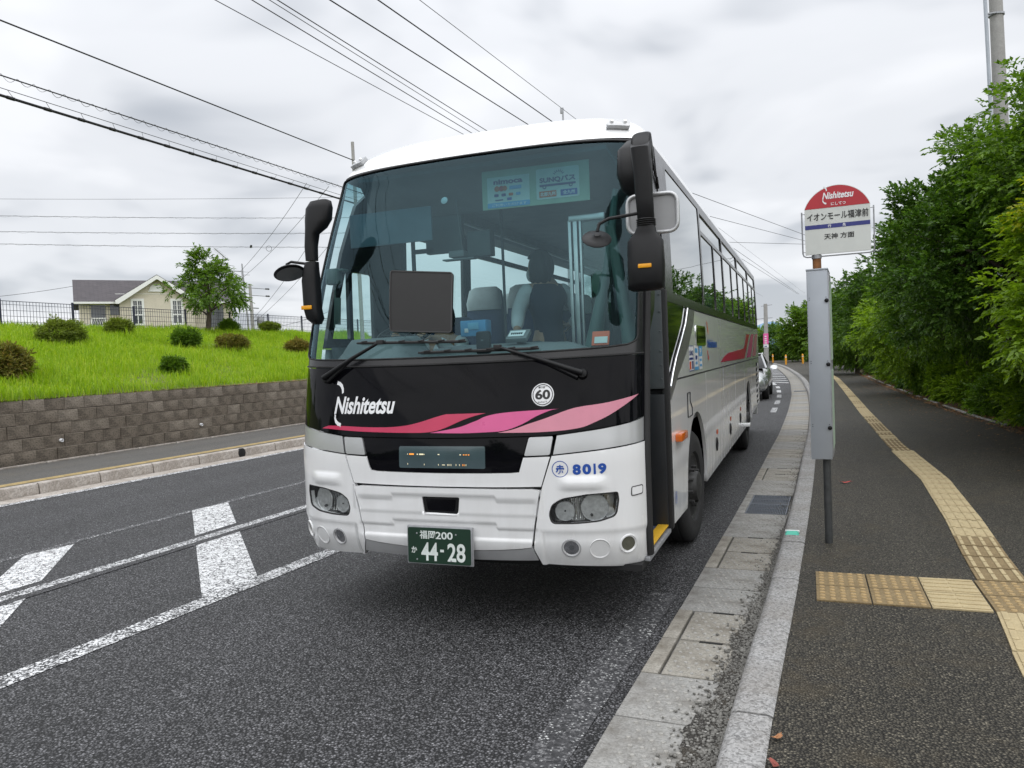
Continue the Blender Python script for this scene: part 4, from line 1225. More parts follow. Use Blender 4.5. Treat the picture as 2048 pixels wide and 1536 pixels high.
rd.lathe((-3.43, 4.60, 2.385), -nrm, [(-.012, .001), (-.010, .09), (0, .112), (.012, .10), (.02, .05), (.028, .018), (.03, .001)], 28)
rdo = rd.build('round_mirror', 'black_plastic', mlo, 50)
mg = MB(); mg.lathe((-3.43, 4.60, 2.385), nrm, [(.011, .095), (.014, .06), (.016, .001)], 28); mg.build('mirror_glass', 'dash', rdo, 50)
ra = MB(); ra.tube([(-3.510, 4.66, 2.41), (-3.495, 4.66, 2.46), (-3.465, 4.67, 2.475), (-3.355, 4.69, 2.455)], .010, 8); ra.build('mirror_arm', 'black_plastic', rdo)
# ------------------------------------------------------------------ inside the coach
it = thing('interior', None, None); it.parent = bus; it.matrix_parent_inverse = bus.matrix_basis.inverted()
q = MB()
q.box((-2.5, 5.85, .90), (1.75, 1.9, .03)); q.box((-2.19, 11.7, 1.28), (2.36, 9.9, .03)); q.box((-2.19, 6.78, 1.09), (2.36, .03, .38)); q.build('cabin_floor', 'int_dark', it)
q = MB(); q.box((-2.19, 11.1, 3.13), (2.30, 11.2, .03)); q.build('cabin_ceiling', 'ceiling', it)
q = MB(); q.prism([(-3.15, 5.12, 3.09), (-1.22, 5.12, 3.09), (-1.12, 5.55, 2.86), (-3.25, 5.55, 2.86)], (0, .0, .03)); q.box((-2.19, 5.56, 3.0), (2.3, .03, .26)); q.build('header_lining', 'int_wall', it)
for sg in (1, -1):
    q = MB(); x = XC + sg * 1.215
    if sg < 0:
        q.box((x, 10.9, 1.45), (.02, 11.7, .80)); q.box((x, 8.4, 1.98), (.02, 1.6, .3))
    else:
        q.box((x, 11.2, 1.6), (.02, 10.7, 1.0))
    q.build('side_lining', 'int_wall', it)
    q = MB(); xr = XC + sg * .97
    q.prism([(XC + sg * 1.16, 6.6, 3.11), (xr - sg * .17, 6.6, 3.11), (xr - sg * .17, 6.6, 3.03), (xr - sg * .10, 6.6, 2.985), (XC + sg * 1.16, 6.6, 3.02)], (0, 9.9, 0)); q.build('luggage_rack', 'int_wall', it)
    q = MB(); q.cyl((xr - sg * .18, 6.6, 3.0), (xr - sg * .18, 16.4, 3.0), .015, 8); q.build('rack_rail', 'steel', it)
q = MB(); q.box((-2.19, 16.55, 2.2), (2.35, .03, 1.9)); q.build('rear_bulkhead', 'int_wall', it)
# dashboard with the instrument hump on the driver's side
def dashf(s, t):
    p = front(s, 1.725)
    hump = .16 * sm(-1.22, -1.05, s) * (1 - sm(-.55, -.40, s)) * sm(.25, .6, t) + .07 * (1 - sm(.7, 1.0, s)) * sm(.15, .5, t) * sm(-.4, -.2, s)
    return Vector((XC + (p.x - XC) * .975, p.y + .045 + t * .62, 1.722 + .03 * t + hump))
patch('dashboard', [[(-1.36, 0), (1.22, 0), (1.22, .45), (.62, .62), (.45, 1.0), (-1.2, 1.0), (-1.36, .6)]], dashf, 'dash', it, thick=.25, res=.09)
q = MB()
ctr = Vector((-2.93, 5.33, 1.93)); axs = Vector((0, -.45, .9)).normalized(); a_ = axs.orthogonal().normalized(); b_ = axs.cross(a_)
ring_ = [ctr + (a_ * cos(t) + b_ * sin(t)) * .215 for t in np.linspace(0, 2 * pi, 37)]
q.tube(ring_, .015, 8, False)
for t in (0.2, 2.3, 4.4):
    q.tube([ctr - axs * .03, ctr + (a_ * cos(t) + b_ * sin(t)) * .21], .014, 6)
q.cyl(ctr - axs * .04, ctr - axs * .45, .03, 8); q.build('steering_wheel', 'black_plastic', it, 50)
# aluminium posts and clear partition by the entrance
q = MB()
for x, w in ((-1.545, .022), (-1.505, .030), (-1.468, .016)):
    q.box((x, 5.30, 2.12), (w, .03, 1.10), bev=.004)
q.box((-1.42, 5.30, 2.68), (.26, .035, .045), bev=.006); q.build('partition_post', 'steel', it)
q = MB(); q.box((-1.37, 5.31, 2.2), (.20, .008, .92)); part_ = q.build('partition_screen', 'clear_film', it)
el = [(-1.335 + .052 * cos(t), 2.21 + .085 * sin(t)) for t in np.linspace(0, 2 * pi, 25)[:-1]]
q = MB(); q.prism([(a, 5.235, b) for a, b in el], (0, .012, 0)); q.build('oval_mirror', plain('oval_green', (.03, .10, .07), .25, coat=.4), it)
q = MB(); q.tube([(-1.18, 4.98, 2.55), (-1.10, 4.99, 2.0), (-1.055, 4.98, 1.72)], [.03, .045, .07], 8); q.tube([(-1.34, 5.0, 1.72), (-1.22, 5.06, 2.3), (-1.15, 5.05, 2.8)], [.06, .035, .02], 8); q.build('door_arm', plain('door_arm_green', (.05, .10, .09), .45), it, 50)
q = MB(); q.box((-1.23, 4.83, 1.815), (.115, .02, .10), rot=Matrix.Rotation(radians(-25), 3, 'X'), bev=.006); ob_ = q.build('permit_card', 'dec_orange', it)
q = MB(); q.box((-1.225, 4.815, 1.805), (.085, .012, .045), rot=Matrix.Rotation(radians(-25), 3, 'X')); q.build('card_window', 'poster', ob_)
# poster board hung behind the top of the windscreen
pf = flat((-2.135, 5.13, 2.775), (1, 0.0, -.012), (0, .02, 1))
q = patch('poster_board', [[(0, 0), (.79, 0), (.79, .275), (0, .275)]], pf, 'poster_green', it, off=.004, thick=.008, res=.5)
def pdec(nm, x0, y0, x1, y1, m, o=.006, r=.006):
    return decal(nm, [fillet([(x0, y0), (x1, y0), (x1, y1), (x0, y1)], r, 3)], pf, m, q, o, .5)
pdec('poster', .04, .03, .36, .225, 'poster'); pdec('poster', .41, .035, .72, .245, 'poster', r=.015)
pdec('poster_band', .04, .010, .36, .045, 'dec_sky', .007)
lettering('poster_text', 'ご利用いただけます', pf, .205, .027, .26, .020, 'dec_white', q, .008, .01)
lettering('poster_text', 'nimoca', pf, .20, .19, .22, .036, 'dec_navy', q, .008, .04)
decal('poster_spot', [circle(.115, .142, .020, 18)], pf, 'dec_orange', q, .008, .2); decal('poster_spot', [circle(.15, .142, .020, 18)], pf, 'dec_red', q, .009, .2); decal('poster_spot', [circle(.175, .142, .018, 18)], pf, 'dec_orange', q, .0095, .2)
pdec('poster_block', .21, .13, .30, .155, 'dec_sky', .008, .002)
for x, m in ((.11, 'dec_navy'), (.165, 'dec_navy'), (.22, 'dec_orange'), (.275, 'dec_sky')):
    pdec('poster_block', x - .017, .086, x + .017, .106, m, .008, .006)
pdec('poster_block', .10, .058, .16, .066, 'dec_navy', .008, .001); pdec('poster_block', .19, .056, .225, .074, 'dec_blue', .008, .001)
lettering('poster_text', 'SUNQパス', pf, .565, .165, .26, .045, 'dec_navy', q, .008, .04)
for k in range(7):
    t = radians(30 + k * 20)
    c0 = (.575 + .030 * cos(t), .185 + .030 * sin(t)); c1 = (.575 + .050 * cos(t), .185 + .050 * sin(t)); d = (-sin(t) * .004, cos(t) * .004)
    decal('poster_ray', [[(c0[0] - d[0], c0[1] - d[1]), c1, (c0[0] + d[0], c0[1] + d[1])]], pf, 'dec_navy', q, .008, .2)
pdec('poster_bar', .435, .122, .695, .136, 'dec_navy', .008, .003)
decal('poster_spot', [circle(.47, .118, .014, 16), circle(.47, .118, .008, 16)], pf, 'dec_navy', q, .009, .2); decal('poster_spot', [circle(.66, .118, .014, 16), circle(.66, .118, .008, 16)], pf, 'dec_navy', q, .009, .2)
pdec('poster_block', .43, .048, .555, .090, 'dec_orange', .008, .002); pdec('poster_block', .585, .048, .705, .090, 'dec_blue', .008, .002)
lettering('poster_text', '北部九州', pf, .4925, .069, .11, .028, 'dec_white', q, .009, .02); lettering('poster_text', '全九州', pf, .645, .069, .085, .028, 'dec_white', q, .009, .02)
# sun visors, displays and small fittings by the driver
q = MB(); q.box((-2.98, 5.28, 2.76), (.72, .02, .26), bev=.01); q.build('sun_visor', plain('visor_film', (.10, .16, .20), .5), it)
q = MB(); q.box((-2.67, 5.60, 2.74), (.32, .06, .34), bev=.01); q.box((-2.37, 5.62, 2.62), (.20, .10, .20), bev=.01); q.build('fare_display', plain('fare_display_grey', (.085, .105, .11), .5), it)
q = MB(); q.box((-2.46, 5.38, 2.52), (.13, .08, .05), bev=.012); q.box((-2.44, 5.36, 2.478), (.26, .07, .012), bev=.004); q.cyl((-2.42, 5.38, 2.53), (-2.38, 5.2, 2.9), .004, 6); q.build('cab_mirror', 'dash', it)
q = MB(); q.lathe((-2.37, 4.985, 2.85), (0, -1, .25), [(-.02, .012), (-.005, .022), (0, .026), (.004, .02), (.006, .001)], 18); q.build('suction_cup', 'dec_white', it, 50)
q = MB(); q.box((-3.31, 4.97, 2.38), (.11, .07, .12), bev=.015); q.box((-3.285, 4.99, 2.425), (.14, .08, .02), bev=.008); q.cyl((-3.30, 4.97, 2.32), (-3.31, 4.95, 2.0), .006, 6); q.box((-3.285, 4.96, 2.12), (.055, .012, .20), rot=Matrix.Rotation(radians(4), 3, 'Y'), bev=.003); q.build('dash_camera', plain('dash_camera_case', (.07, .10, .09), .5), it)
q = MB(); q.cyl((-2.97, 5.62, 1.85), (-2.97, 5.62, 3.0), .018, 8); q.cyl((-2.20, 5.65, 1.5), (-2.20, 5.65, 3.0), .012, 8); q.box((-2.86, 5.58, 2.60), (.20, .02, .035)); q.build('grab_pole', 'int_dark', it)
# driver's side pillar and seats
def seat(x, y, zf, part_of, wide=.44, mat='seat_blue'):
    b = MB()
    loft(b, [((x, y + .10, zf + .42), (wide / 2, 0, 0), (0, .07, 0)), ((x, y + .13, zf + .70), (wide / 2, 0, 0), (0, .075, 0)), ((x, y + .17, zf + .98), (wide / 2 * .93, 0, 0), (0, .07, 0)), ((x, y + .19, zf + 1.13), (wide / 2 * .78, 0, 0), (0, .055, 0)), ((x, y + .19, zf + 1.165), (wide / 2 * .5, 0, 0), (0, .03, 0))], 16)
    loft(b, [((x, y - .40, zf + .40), (wide / 2, 0, 0), (0, 0, .05)), ((x, y - .38, zf + .41), (wide / 2, 0, 0), (0, 0, .08)), ((x, y + .10, zf + .39), (wide / 2, 0, 0), (0, 0, .08))], 14)
    b.box((x, y - .12, zf + .17), (.08, .3, .32))
    return b
sb = seat(0, 0, 0, None).mesh('seat', 50); sb.materials.append(M['seat_blue'])
hb = MB(); loft(hb, [((0, .115, .93), (.19, 0, 0), (0, .05, 0)), ((0, .115, 1.0), (.195, 0, 0), (0, .075, 0)), ((0, .145, 1.14), (.17, 0, 0), (0, .062, 0)), ((0, .175, 1.172), (.12, 0, 0), (0, .04, 0))], 14)
hb = hb.mesh('headrest_cover', 50); hb.materials.append(M['cloth_white'])
for r_ in range(9):
    for x in (-3.14, -2.68, -1.78, -1.32):
        y = 7.35 + r_ * .95
        o = bpy.data.objects.new('seat', sb); col.objects.link(o); o.parent = bus; o.matrix_parent_inverse = bus.matrix_basis.inverted(); o.location = (x, y, 1.295)
        h = bpy.data.objects.new('headrest_cover', hb); col.objects.link(h); h.parent = o
dsb = seat(-2.87, 5.95, .92, None, .50); ds = dsb.build('driver_seat', 'seat_blue', bus, 50)

# ------------------------------------------------------------------ people
def skinned(name, joints, edges, mat, parent=None, root=0, sub=2):
    me = bpy.data.meshes.new(name)
    me.from_pydata([j[:3] for j in joints], edges, [])
    o = bpy.data.objects.new(name, me); col.objects.link(o)
    o.modifiers.new('skin', 'SKIN').use_smooth_shade = True
    sd = me.skin_vertices[0].data
    for i, j in enumerate(joints):
        r = j[3]
        sd[i].radius = r if isinstance(r, tuple) else (r, r)
        sd[i].use_root = (i == root)
    o.modifiers.new('sub', 'SUBSURF').levels = sub
    o.modifiers['sub'].render_levels = sub
    dg = bpy.context.evaluated_depsgraph_get(); dg.update()
    nm = bpy.data.meshes.new_from_object(o.evaluated_get(dg))
    bpy.data.objects.remove(o); bpy.data.meshes.remove(me)
    nm.polygons.foreach_set('use_smooth', [True] * len(nm.polygons))
    nm.name = name
    nm.materials.clear()
    return link(name, nm, parent, mat)
def head_mesh(c, yaw, r=.105):
    """skull, face, nose, ears; faces local -Y before the yaw"""
    bm = bmesh.new(); bmesh.ops.create_uvsphere(bm, u_segments=28, v_segments=20, radius=1.0)
    for v in bm.verts:
        x, y, z = v.co
        jaw = sm(-.1, -1.0, z)
        x *= .074 * (1 - .32 * sm(0.0, -1.0, z)) / .074
        nx = x * .074; ny = y * (.095 - .012 * jaw) - .012 * jaw; nz = z * .125
        if y < -.6:
            ny -= .020 * math.exp(-((x / .16) ** 2)) * math.exp(-(((z + .12) / .20) ** 2))      # nose
            ny += .008 * (math.exp(-(((abs(x) - .36) / .16) ** 2)) * math.exp(-(((z - .08) / .12) ** 2)))  # eye sockets
            ny -= .004 * math.exp(-((x / .3) ** 2)) * math.exp(-(((z + .45) / .10) ** 2))        # lips
        v.co = (nx, ny, nz)
    for sx in (-1, 1):
        r0 = bmesh.ops.create_uvsphere(bm, u_segments=10, v_segments=8, radius=1.0)
        for v in r0['verts']:
            v.co = (v.co.x * .010 + sx * .076, v.co.y * .018 + .008, v.co.z * .032 - .005)
    bmesh.ops.transform(bm, matrix=Matrix.Translation(c) @ Matrix.Rotation(yaw, 4, 'Z'), verts=bm.verts)
    return bm
def hand(bm_list, wrist, direction, side, s=1.0):
    """palm and five bent fingers as one skinned chain set; returns joints and edges"""
    w = Vector(wrist); d = Vector(direction).normalized(); u = Vector(side).normalized(); n = d.cross(u)
    J = [(*w, .020 * s), (*(w + d * .045 * s), (.034 * s, .015 * s)), (*(w + d * .085 * s), (.036 * s, .014 * s))]; E = [(0, 1), (1, 2)]
    for k, L in enumerate((.062, .074, .070, .055)):
        b = w + d * .088 * s + u * (k - 1.5) * .019 * s
        i = len(J)
        J += [(*b, .0095 * s), (*(b + (d * .8 + n * .25) * L * .55 * s), .0085 * s), (*(b + (d * .95 + n * .85) * L * s * .85), .007 * s)]
        E += [(2, i), (i, i + 1), (i + 1, i + 2)]
    i = len(J); b = w + d * .03 * s - u * .030 * s
    J += [(*b, .012 * s), (*(b + (d * .7 - u * .5) * .04 * s), .010 * s), (*(b + (d * .95 - u * .35 + n * .2) * .068 * s), .008 * s)]
    E += [(1, i), (i, i + 1), (i + 1, i + 2)]
    return J, E
def merge(parts):
    J, E = [], []
    for j, e, at in parts:
        b = len(J)
        if at is None:
            J += j; E += [(a + b, c + b) for a, c in e]
        else:                                   # first joint of j is joint `at` of what is there already
            mp = lambda i: at if i == 0 else b + i - 1
            J += j[1:]; E += [(mp(a), mp(c)) for a, c in e]
    return J, E
def person(label, cat, group, hip, torso_dir, yaw, floor, arms, legs, hair_long, vest, top_mat, headyaw, head_c):
    hip = Vector(hip); up = Vector(torso_dir).normalized(); fw = Vector((sin(yaw), -cos(yaw), 0)); sd_ = Vector((cos(yaw), sin(yaw), 0))
    ch = hip + up * .30; nk = hip + up * .50; hc = Vector(head_c)
    J = [(*hip, (.145, .105)), (*(hip + up * .16), (.13, .10)), (*ch, (.155, .11)), (*(nk - up * .02), (.10, .075)), (*(nk + up * .07), .052), (*(hc - Vector((0, 0, .04))), .060)]
    E = [(0, 1), (1, 2), (2, 3), (3, 4), (4, 5)]
    clo_t = []
    sleeves = []
    for sgn, (el, wr, hd_, hs) in zip((1, -1), arms):
        sh = nk - up * .055 + sd_ * sgn * .165
        i = len(J); J += [(*(nk - up * .05 + sd_ * sgn * .09), .07), (*sh, .062), (*el, .045), (*wr, .030)]; E += [(3, i), (i, i + 1), (i + 1, i + 2), (i + 2, i + 3)]
        hj, he = hand(None, wr, hd_, hs)
        J2, E2 = merge([(J, E, None), (hj, he, i + 3)]); J, E = J2, E2
        wv = Vector(wr); ev = Vector(el)
        sleeves.append(([(*(nk - up * .05 + sd_ * sgn * .11), .078), (*sh, .076), (*((sh + ev) / 2), .068), (*ev, .062), (*((ev + wv) / 2), .056), (*(ev + (wv - ev) * .93), .046)], [(0, 1), (1, 2), (2, 3), (3, 4), (4, 5)]))
    pants = []
    for sgn, (kn, an) in zip((1, -1), legs):
        i = len(J); hp = hip - up * .05 + sd_ * sgn * .095
        kn, an = Vector(kn), Vector(an)
        J += [(*hp, .095), (*kn, .060), (*an, .042), (*(an + fw * .12 - Vector((0, 0, .045))), (.042, .030))]; E += [(0, i), (i, i + 1), (i + 1, i + 2), (i + 2, i + 3)]
        pants.append([(*hp, .105), (*((hp + kn) / 2), .088), (*kn, .072), (*((kn + an) / 2), .062), (*(an + Vector((0, 0, .02))), .058)])
    body = skinned('person', J, E, 'skin', None, 0)
    bm = head_mesh(hc, headyaw); bm2 = bmesh.new(); bm2.from_mesh(body.data); tmp = bpy.data.meshes.new('tmp'); bm.to_mesh(tmp); bm.free(); bm2.from_mesh(tmp); bm2.to_mesh(body.data); bm2.free(); bpy.data.meshes.remove(tmp)
    body.data.polygons.foreach_set('use_smooth', [True] * len(body.data.polygons))
    tag(body, label, cat, group)
    for j, e in sleeves:
        skinned('sleeve', j, e, top_mat, body)
    VB = []
    if vest != top_mat:
        for sgn in (1, -1):
            VB.append((*(nk - up * .065 + sd_ * sgn * .165), .088))
    T = [(*(hip - up * .10), (.165, .125)), (*hip, (.165, .125)), (*(hip + up * .16), (.15, .118)), (*ch, (.175, .128)), (*(hip + up * .42), (.15, .105)), (*(nk - up * .01), (.085, .075))]
    skinned('vest' if vest != top_mat else 'shirt', T + VB, [(k, k + 1) for k in range(5)] + [(4, 6 + k) for k in range(len(VB))], vest, body)
    P = [(*(hip - up * .02), (.15, .11))]; PE = []
    for pp in pants:
        i = len(P); P += pp; PE += [(0, i)] + [(i + k, i + k + 1) for k in range(4)]
    skinned('trousers', P, PE, 'trousers', body)
    hb_ = bmesh.new(); bmesh.ops.create_uvsphere(hb_, u_segments=36, v_segments=26, radius=1.0)
    kill = []
    for v in hb_.verts:
        x, y, z = v.co
        k = 1 + .06 * math.sin(9 * math.atan2(y, x) + 3 * z) + .04 * math.sin(23 * math.atan2(y, x))
        v.co = (x * .098 * k, (y * .112 + .012) * k, z * (.140 if z > 0 else .14 + hair_long) + .012)
        if y < -.45 and z < .42:
            kill.append(v)
    bmesh.ops.delete(hb_, geom=kill, context='VERTS')
    bmesh.ops.transform(hb_, matrix=Matrix.Translation(hc) @ Matrix.Rotation(headyaw, 4, 'Z'), verts=hb_.verts)
    hm = bpy.data.meshes.new('hair'); hb_.to_mesh(hm); hb_.free(); hm.polygons.foreach_set('use_smooth', [True] * len(hm.polygons))
    link('hair', hm, body, 'hair')
    return body
# standing passenger, turned to the driver, left arm reaching down to the fare machine
fz = .915
pas = person('person with dark hair in a navy vest over white sleeves, standing inside the coach entrance', 'person', None,
             (-1.93, 5.93, fz + .88), (-.05, -.04, 1), radians(-138), fz,
             [((-2.13, 5.76, fz + 1.17), (-2.09, 5.60, fz + 1.0), (.1, -.8, -.5), (1, .1, 0)), ((-1.70, 6.06, fz + 1.12), (-1.84, 6.24, fz + 1.06), (-.8, .4, 0), (0, 0, 1))],
             [((-1.95, 6.0, fz + .47), (-1.93, 6.05, fz + .08)), ((-1.99, 5.85, fz + .47), (-1.98, 5.88, fz + .08))], .055, 'navy_vest', 'white_shirt', radians(-112), (-1.99, 5.89, fz + 1.51))
mk_ = MB(); mk_.lathe((-2.072, 5.925, fz + 1.46), (-.92, .38, 0), [(-.03, .062), (0, .055), (.016, .03), (.02, .001)], 16); mk_.build('face_mask', 'cloth_white', pas, 60)
# driver, seated behind the wheel
fz = .915
drv = person('person in a white shirt driving, mostly hidden by the dark square panel', 'person', None,
             (-2.87, 5.93, fz + .50), (0, -.02, 1), 0.0, fz,
             [((-2.62, 5.72, fz + .78), (-2.72, 5.46, fz + .98), (-.4, -.85, .2), (.3, .2, .9)), ((-3.12, 5.72, fz + .78), (-3.05, 5.46, fz + .98), (.4, -.85, .2), (-.3, .2, .9))],
             [((-2.76, 5.45, fz + .50), (-2.75, 5.38, fz + .09)), ((-2.98, 5.45, fz + .50), (-2.99, 5.38, fz + .09))], .0, 'white_shirt', 'white_shirt', 0.0, (-2.87, 5.90, fz + 1.16))

# dark square panel fixed on the outside of the windscreen in front of the driver
SQ = [(-.406, 1.920), (.058, 1.888), (.022, 2.292), (-.470, 2.344)]
sqc = front(sum(p[0] for p in SQ) / 4, sum(p[1] for p in SQ) / 4)
sq = thing('dark_square_panel', 'plain near-black square panel with rounded corners fixed on the windscreen in front of the driver', 'panel', sqc)
def shrink(lp, k):
    cx = sum(p[0] for p in lp) / 4; cy = sum(p[1] for p in lp) / 4
    return [(cx + (a - cx) * k, cy + (b - cy) * k) for a, b in lp]
patch('panel_face', [fillet(shrink(SQ, .962), .016)], front, 'square', sq, off=.016, thick=.012, res=.08)
patch('panel_rim', [fillet(SQ, .024), fillet(shrink(SQ, .965), .016)], front, 'square_rim', sq, off=.020, thick=.018, res=.08)
# things lying on the dashboard
t_ = thing('ticket_box', 'light blue plastic box standing on the dashboard beside the dark square panel', 'box', (-2.24, 5.15, 1.86))
q = MB(); q.box((-2.24, 5.15, 1.94), (.20, .11, .115), bev=.008); q.build('box_body', 'box_blue', t_)
q = MB(); q.box((-2.235, 5.092, 1.955), (.085, .006, .05), bev=.002); q.build('box_label', plain('box_label', (.16, .42, .62), .5), t_)
q = MB(); q.box((-2.29, 5.093, 1.925), (.03, .006, .03), bev=.002); q.build('box_tag', 'cloth_white', t_)
t_ = thing('dashboard_device', 'black upright device with rounded top on the dashboard above the wiper', 'device', (-2.0, 4.72, 1.74))
q = MB(); q.box((-2.0, 4.72, 1.82), (.10, .05, .16), bev=.02); q.build('device_body', 'black_plastic', t_)
q = MB(); q.box((-2.0, 4.692, 1.84), (.018, .004, .012)); q.build('device_screen', 'grey_panel', t_)
t_ = thing('card_reader', 'pale card reader with a printed label on the dashboard by the standing person', 'card reader', (-1.80, 4.85, 1.80))
q = MB(); q.box((-1.80, 4.85, 1.86), (.15, .12, .035), rot=Matrix.Rotation(radians(32), 3, 'X') , bev=.008); q.build('reader_body', 'dash', t_)
q = MB(); q.box((-1.805, 4.835, 1.876), (.11, .07, .005), rot=Matrix.Rotation(radians(32), 3, 'X')); rl = q.build('reader_label', 'cloth_white', t_)
q = MB()
for k in range(6):
    q.box((-1.84 + k * .014, 4.83, 1.8765), (.009, .02, .005), rot=Matrix.Rotation(radians(32), 3, 'X'))
q.build('label_print', 'dec_black', rl)
q = MB(); q.box((-1.80, 4.90, 1.80), (.05, .05, .08)); q.build('reader_stand', 'dash', t_)
# ------------------------------------------------------------------ ground, road, kerbs
GT = np.array([(-15, -1.02), (0, -.98), (3, -.91), (5, -.83), (9, -.70), (12, -.63), (16.5, -.53), (22, -.49), (27, -.51), (32, -.60), (37, -.73), (44, -1.02), (51, -1.42), (60, -2.0), (70, -2.85), (80, -4.1), (90, -5.8), (110, -10.5), (140, -21.0), (180, -42.0)])
GXs, GYs = _smooth(GT[:, 0], GT[:, 1])
def gx(y):
    return float(np.interp(y, GXs, GYs))
def lx(y):                                        # left kerb face
    return -10.60 + .062 * (min(y, 24) - 7.4) + (gx(y) - gx(24) if y > 24 else 0)
YS = np.concatenate([np.arange(-15, 60, 1.0), np.arange(60, 181, 3.0)])
def sheet(name, xa, xb, z, mat, ys=YS, kind='structure', parent=None, nx=1):
    vs, fs = [], []
    for y in ys:
        a, b = xa(y), xb(y)
        for k in range(nx + 1):
            vs.append((a + (b - a) * k / nx, y, z(y) if callable(z) else z))
    n = nx + 1
    for i in range(len(ys) - 1):
        for k in range(nx):
            fs.append((i * n + k, i * n + k + 1, (i + 1) * n + k + 1, (i + 1) * n + k))
    me = bpy.data.meshes.new(name); me.from_pydata(vs, [], fs); me.update()
    o = link(name, me, parent, mat)
    if kind:
        o['kind'] = kind
    return o
t = NT('far_ground')
M['far_ground'] = t.done(t.bsdf(t.ramp(t.noise(.05, 5, .6), [(.3, (.045, .06, .03)), (.7, (.10, .10, .065))]), .95))
g = MB(); g.add([(-2500, -400, -.06), (2500, -400, -.06), (2500, 4000, -.06), (-2500, 4000, -.06)], [(0, 1, 2, 3)])
tag(g.build('ground', 'far_ground', None, None), kind='structure')
sheet('road', lambda y: lx(y) - .02, lambda y: gx(y) + .02, 0.0, 'asphalt', nx=2)

def strip_mark(name, fa, fb, y0, y1, mat, z=.004, step=.8, label=None):
    ys = np.arange(y0, y1 + 1e-6, step)
    return sheet(name, fa, fb, z, mat, ys)
c4 = lambda y: -4.30 + .055 * (y - 2.9) if y < 14 else -3.69 + (gx(y) - gx(14))
c3 = lambda y: -5.90 + .042 * (y - 4.0) if y < 14 else -5.48 + (gx(y) - gx(14))
c2 = lambda y: -7.14 + .030 * (y - 5.0) if y < 14 else -6.87 + (gx(y) - gx(14))
strip_mark('lane_line', lambda y: c4(y) - .095, lambda y: c4(y) + .085, -12, 75, 'line', .0048)
strip_mark('centre_line', lambda y: c3(y) - .07, lambda y: c3(y) + .07, -12, 75, 'line', .0078)
strip_mark('tar_band', lambda y: c3(y) - .17, lambda y: c3(y) + .17, -12, 75, 'asphalt', .0058)
strip_mark('faint_line', lambda y: c2(y) - .05, lambda y: c2(y) + .05, -12, 75, 'line_faint', .0032)
# painted diagonal bars of the zebra area, broken where the tar band runs through
def quad_obj(name, pts, mat, z=.004):
    m = MB(); m.add([(a, b, z) for a, b in pts], [tuple(range(len(pts)))])
    o = m.build(name, mat, None, None); o['kind'] = 'structure'; return o
def diag_bar(yl, wl, wr, dn=0.0):
    """bar from the faint line (y = yl) down to the lane line, about 2.75 m nearer"""
    A0, A1 = (-7.09, yl), (-7.03, yl + wl); B0, B1 = (-4.32, yl - 2.82 - dn), (-4.16, yl - 2.82 + wr - dn)
    f = lambda P, Q, t: (P[0] + (Q[0] - P[0]) * t, P[1] + (Q[1] - P[1]) * t)
    def cut(xc):
        t0 = (xc - A0[0]) / (B0[0] - A0[0]); t1 = (xc - A1[0]) / (B1[0] - A1[0]); return f(A0, B0, t0), f(A1, B1, t1)
    c = c3(yl - 1.3)
    L0, L1 = cut(c - .17); R0, R1 = cut(c + .17)
    quad_obj('zebra_bar', [A0, L0, L1, A1], 'bar'); quad_obj('zebra_bar', [R0, B0, B1, R1], 'bar')
for yl in (.72, 2.94, 5.16, 7.34, 9.6, 11.8, 14.0):
    diag_bar(yl, .56 if yl > 6 else .50, .46 if yl > 6 else .40, 0.0 if yl > 6 else .38)
strip_mark('ghost_line', lambda y: gx(y) - .27, lambda y: gx(y) - .08, 2.2, 5.6, 'ghost', .004, .4)
strip_mark('edge_line', lambda y: lx(y) + .36, lambda y: lx(y) + .52, -10, 60, 'line', .006)
# chevron area far behind the coach
ce = lambda y: gx(y) - lut(y, [20, 27, 34, 39, 44, 52, 60, 75], [.28, .30, .42, .75, 1.15, 1.7, 2.2, 2.9])
strip_mark('chevron_edge_line', lambda y: ce(y) - .16, ce, 36.0, 74, 'bar', .006)
for k in range(5):
    y0 = 21 + k * 3.0
    quad_obj('dash_mark', [(ce(y0) - .15, y0), (ce(y0), y0), (ce(y0 + 1.6), y0 + 1.6), (ce(y0 + 1.6) - .15, y0 + 1.6)], 'line' if k < 3 else 'bar', .006)
for k in range(11):
    y0 = 38.5 + k * 2.6
    quad_obj('chevron_bar', [(ce(y0) + .02, y0), (gx(y0 - 1.2) - .05, y0 - 1.2), (gx(y0 - .5) - .05, y0 - .5), (ce(y0 + .7) + .02, y0 + .7)], 'bar')

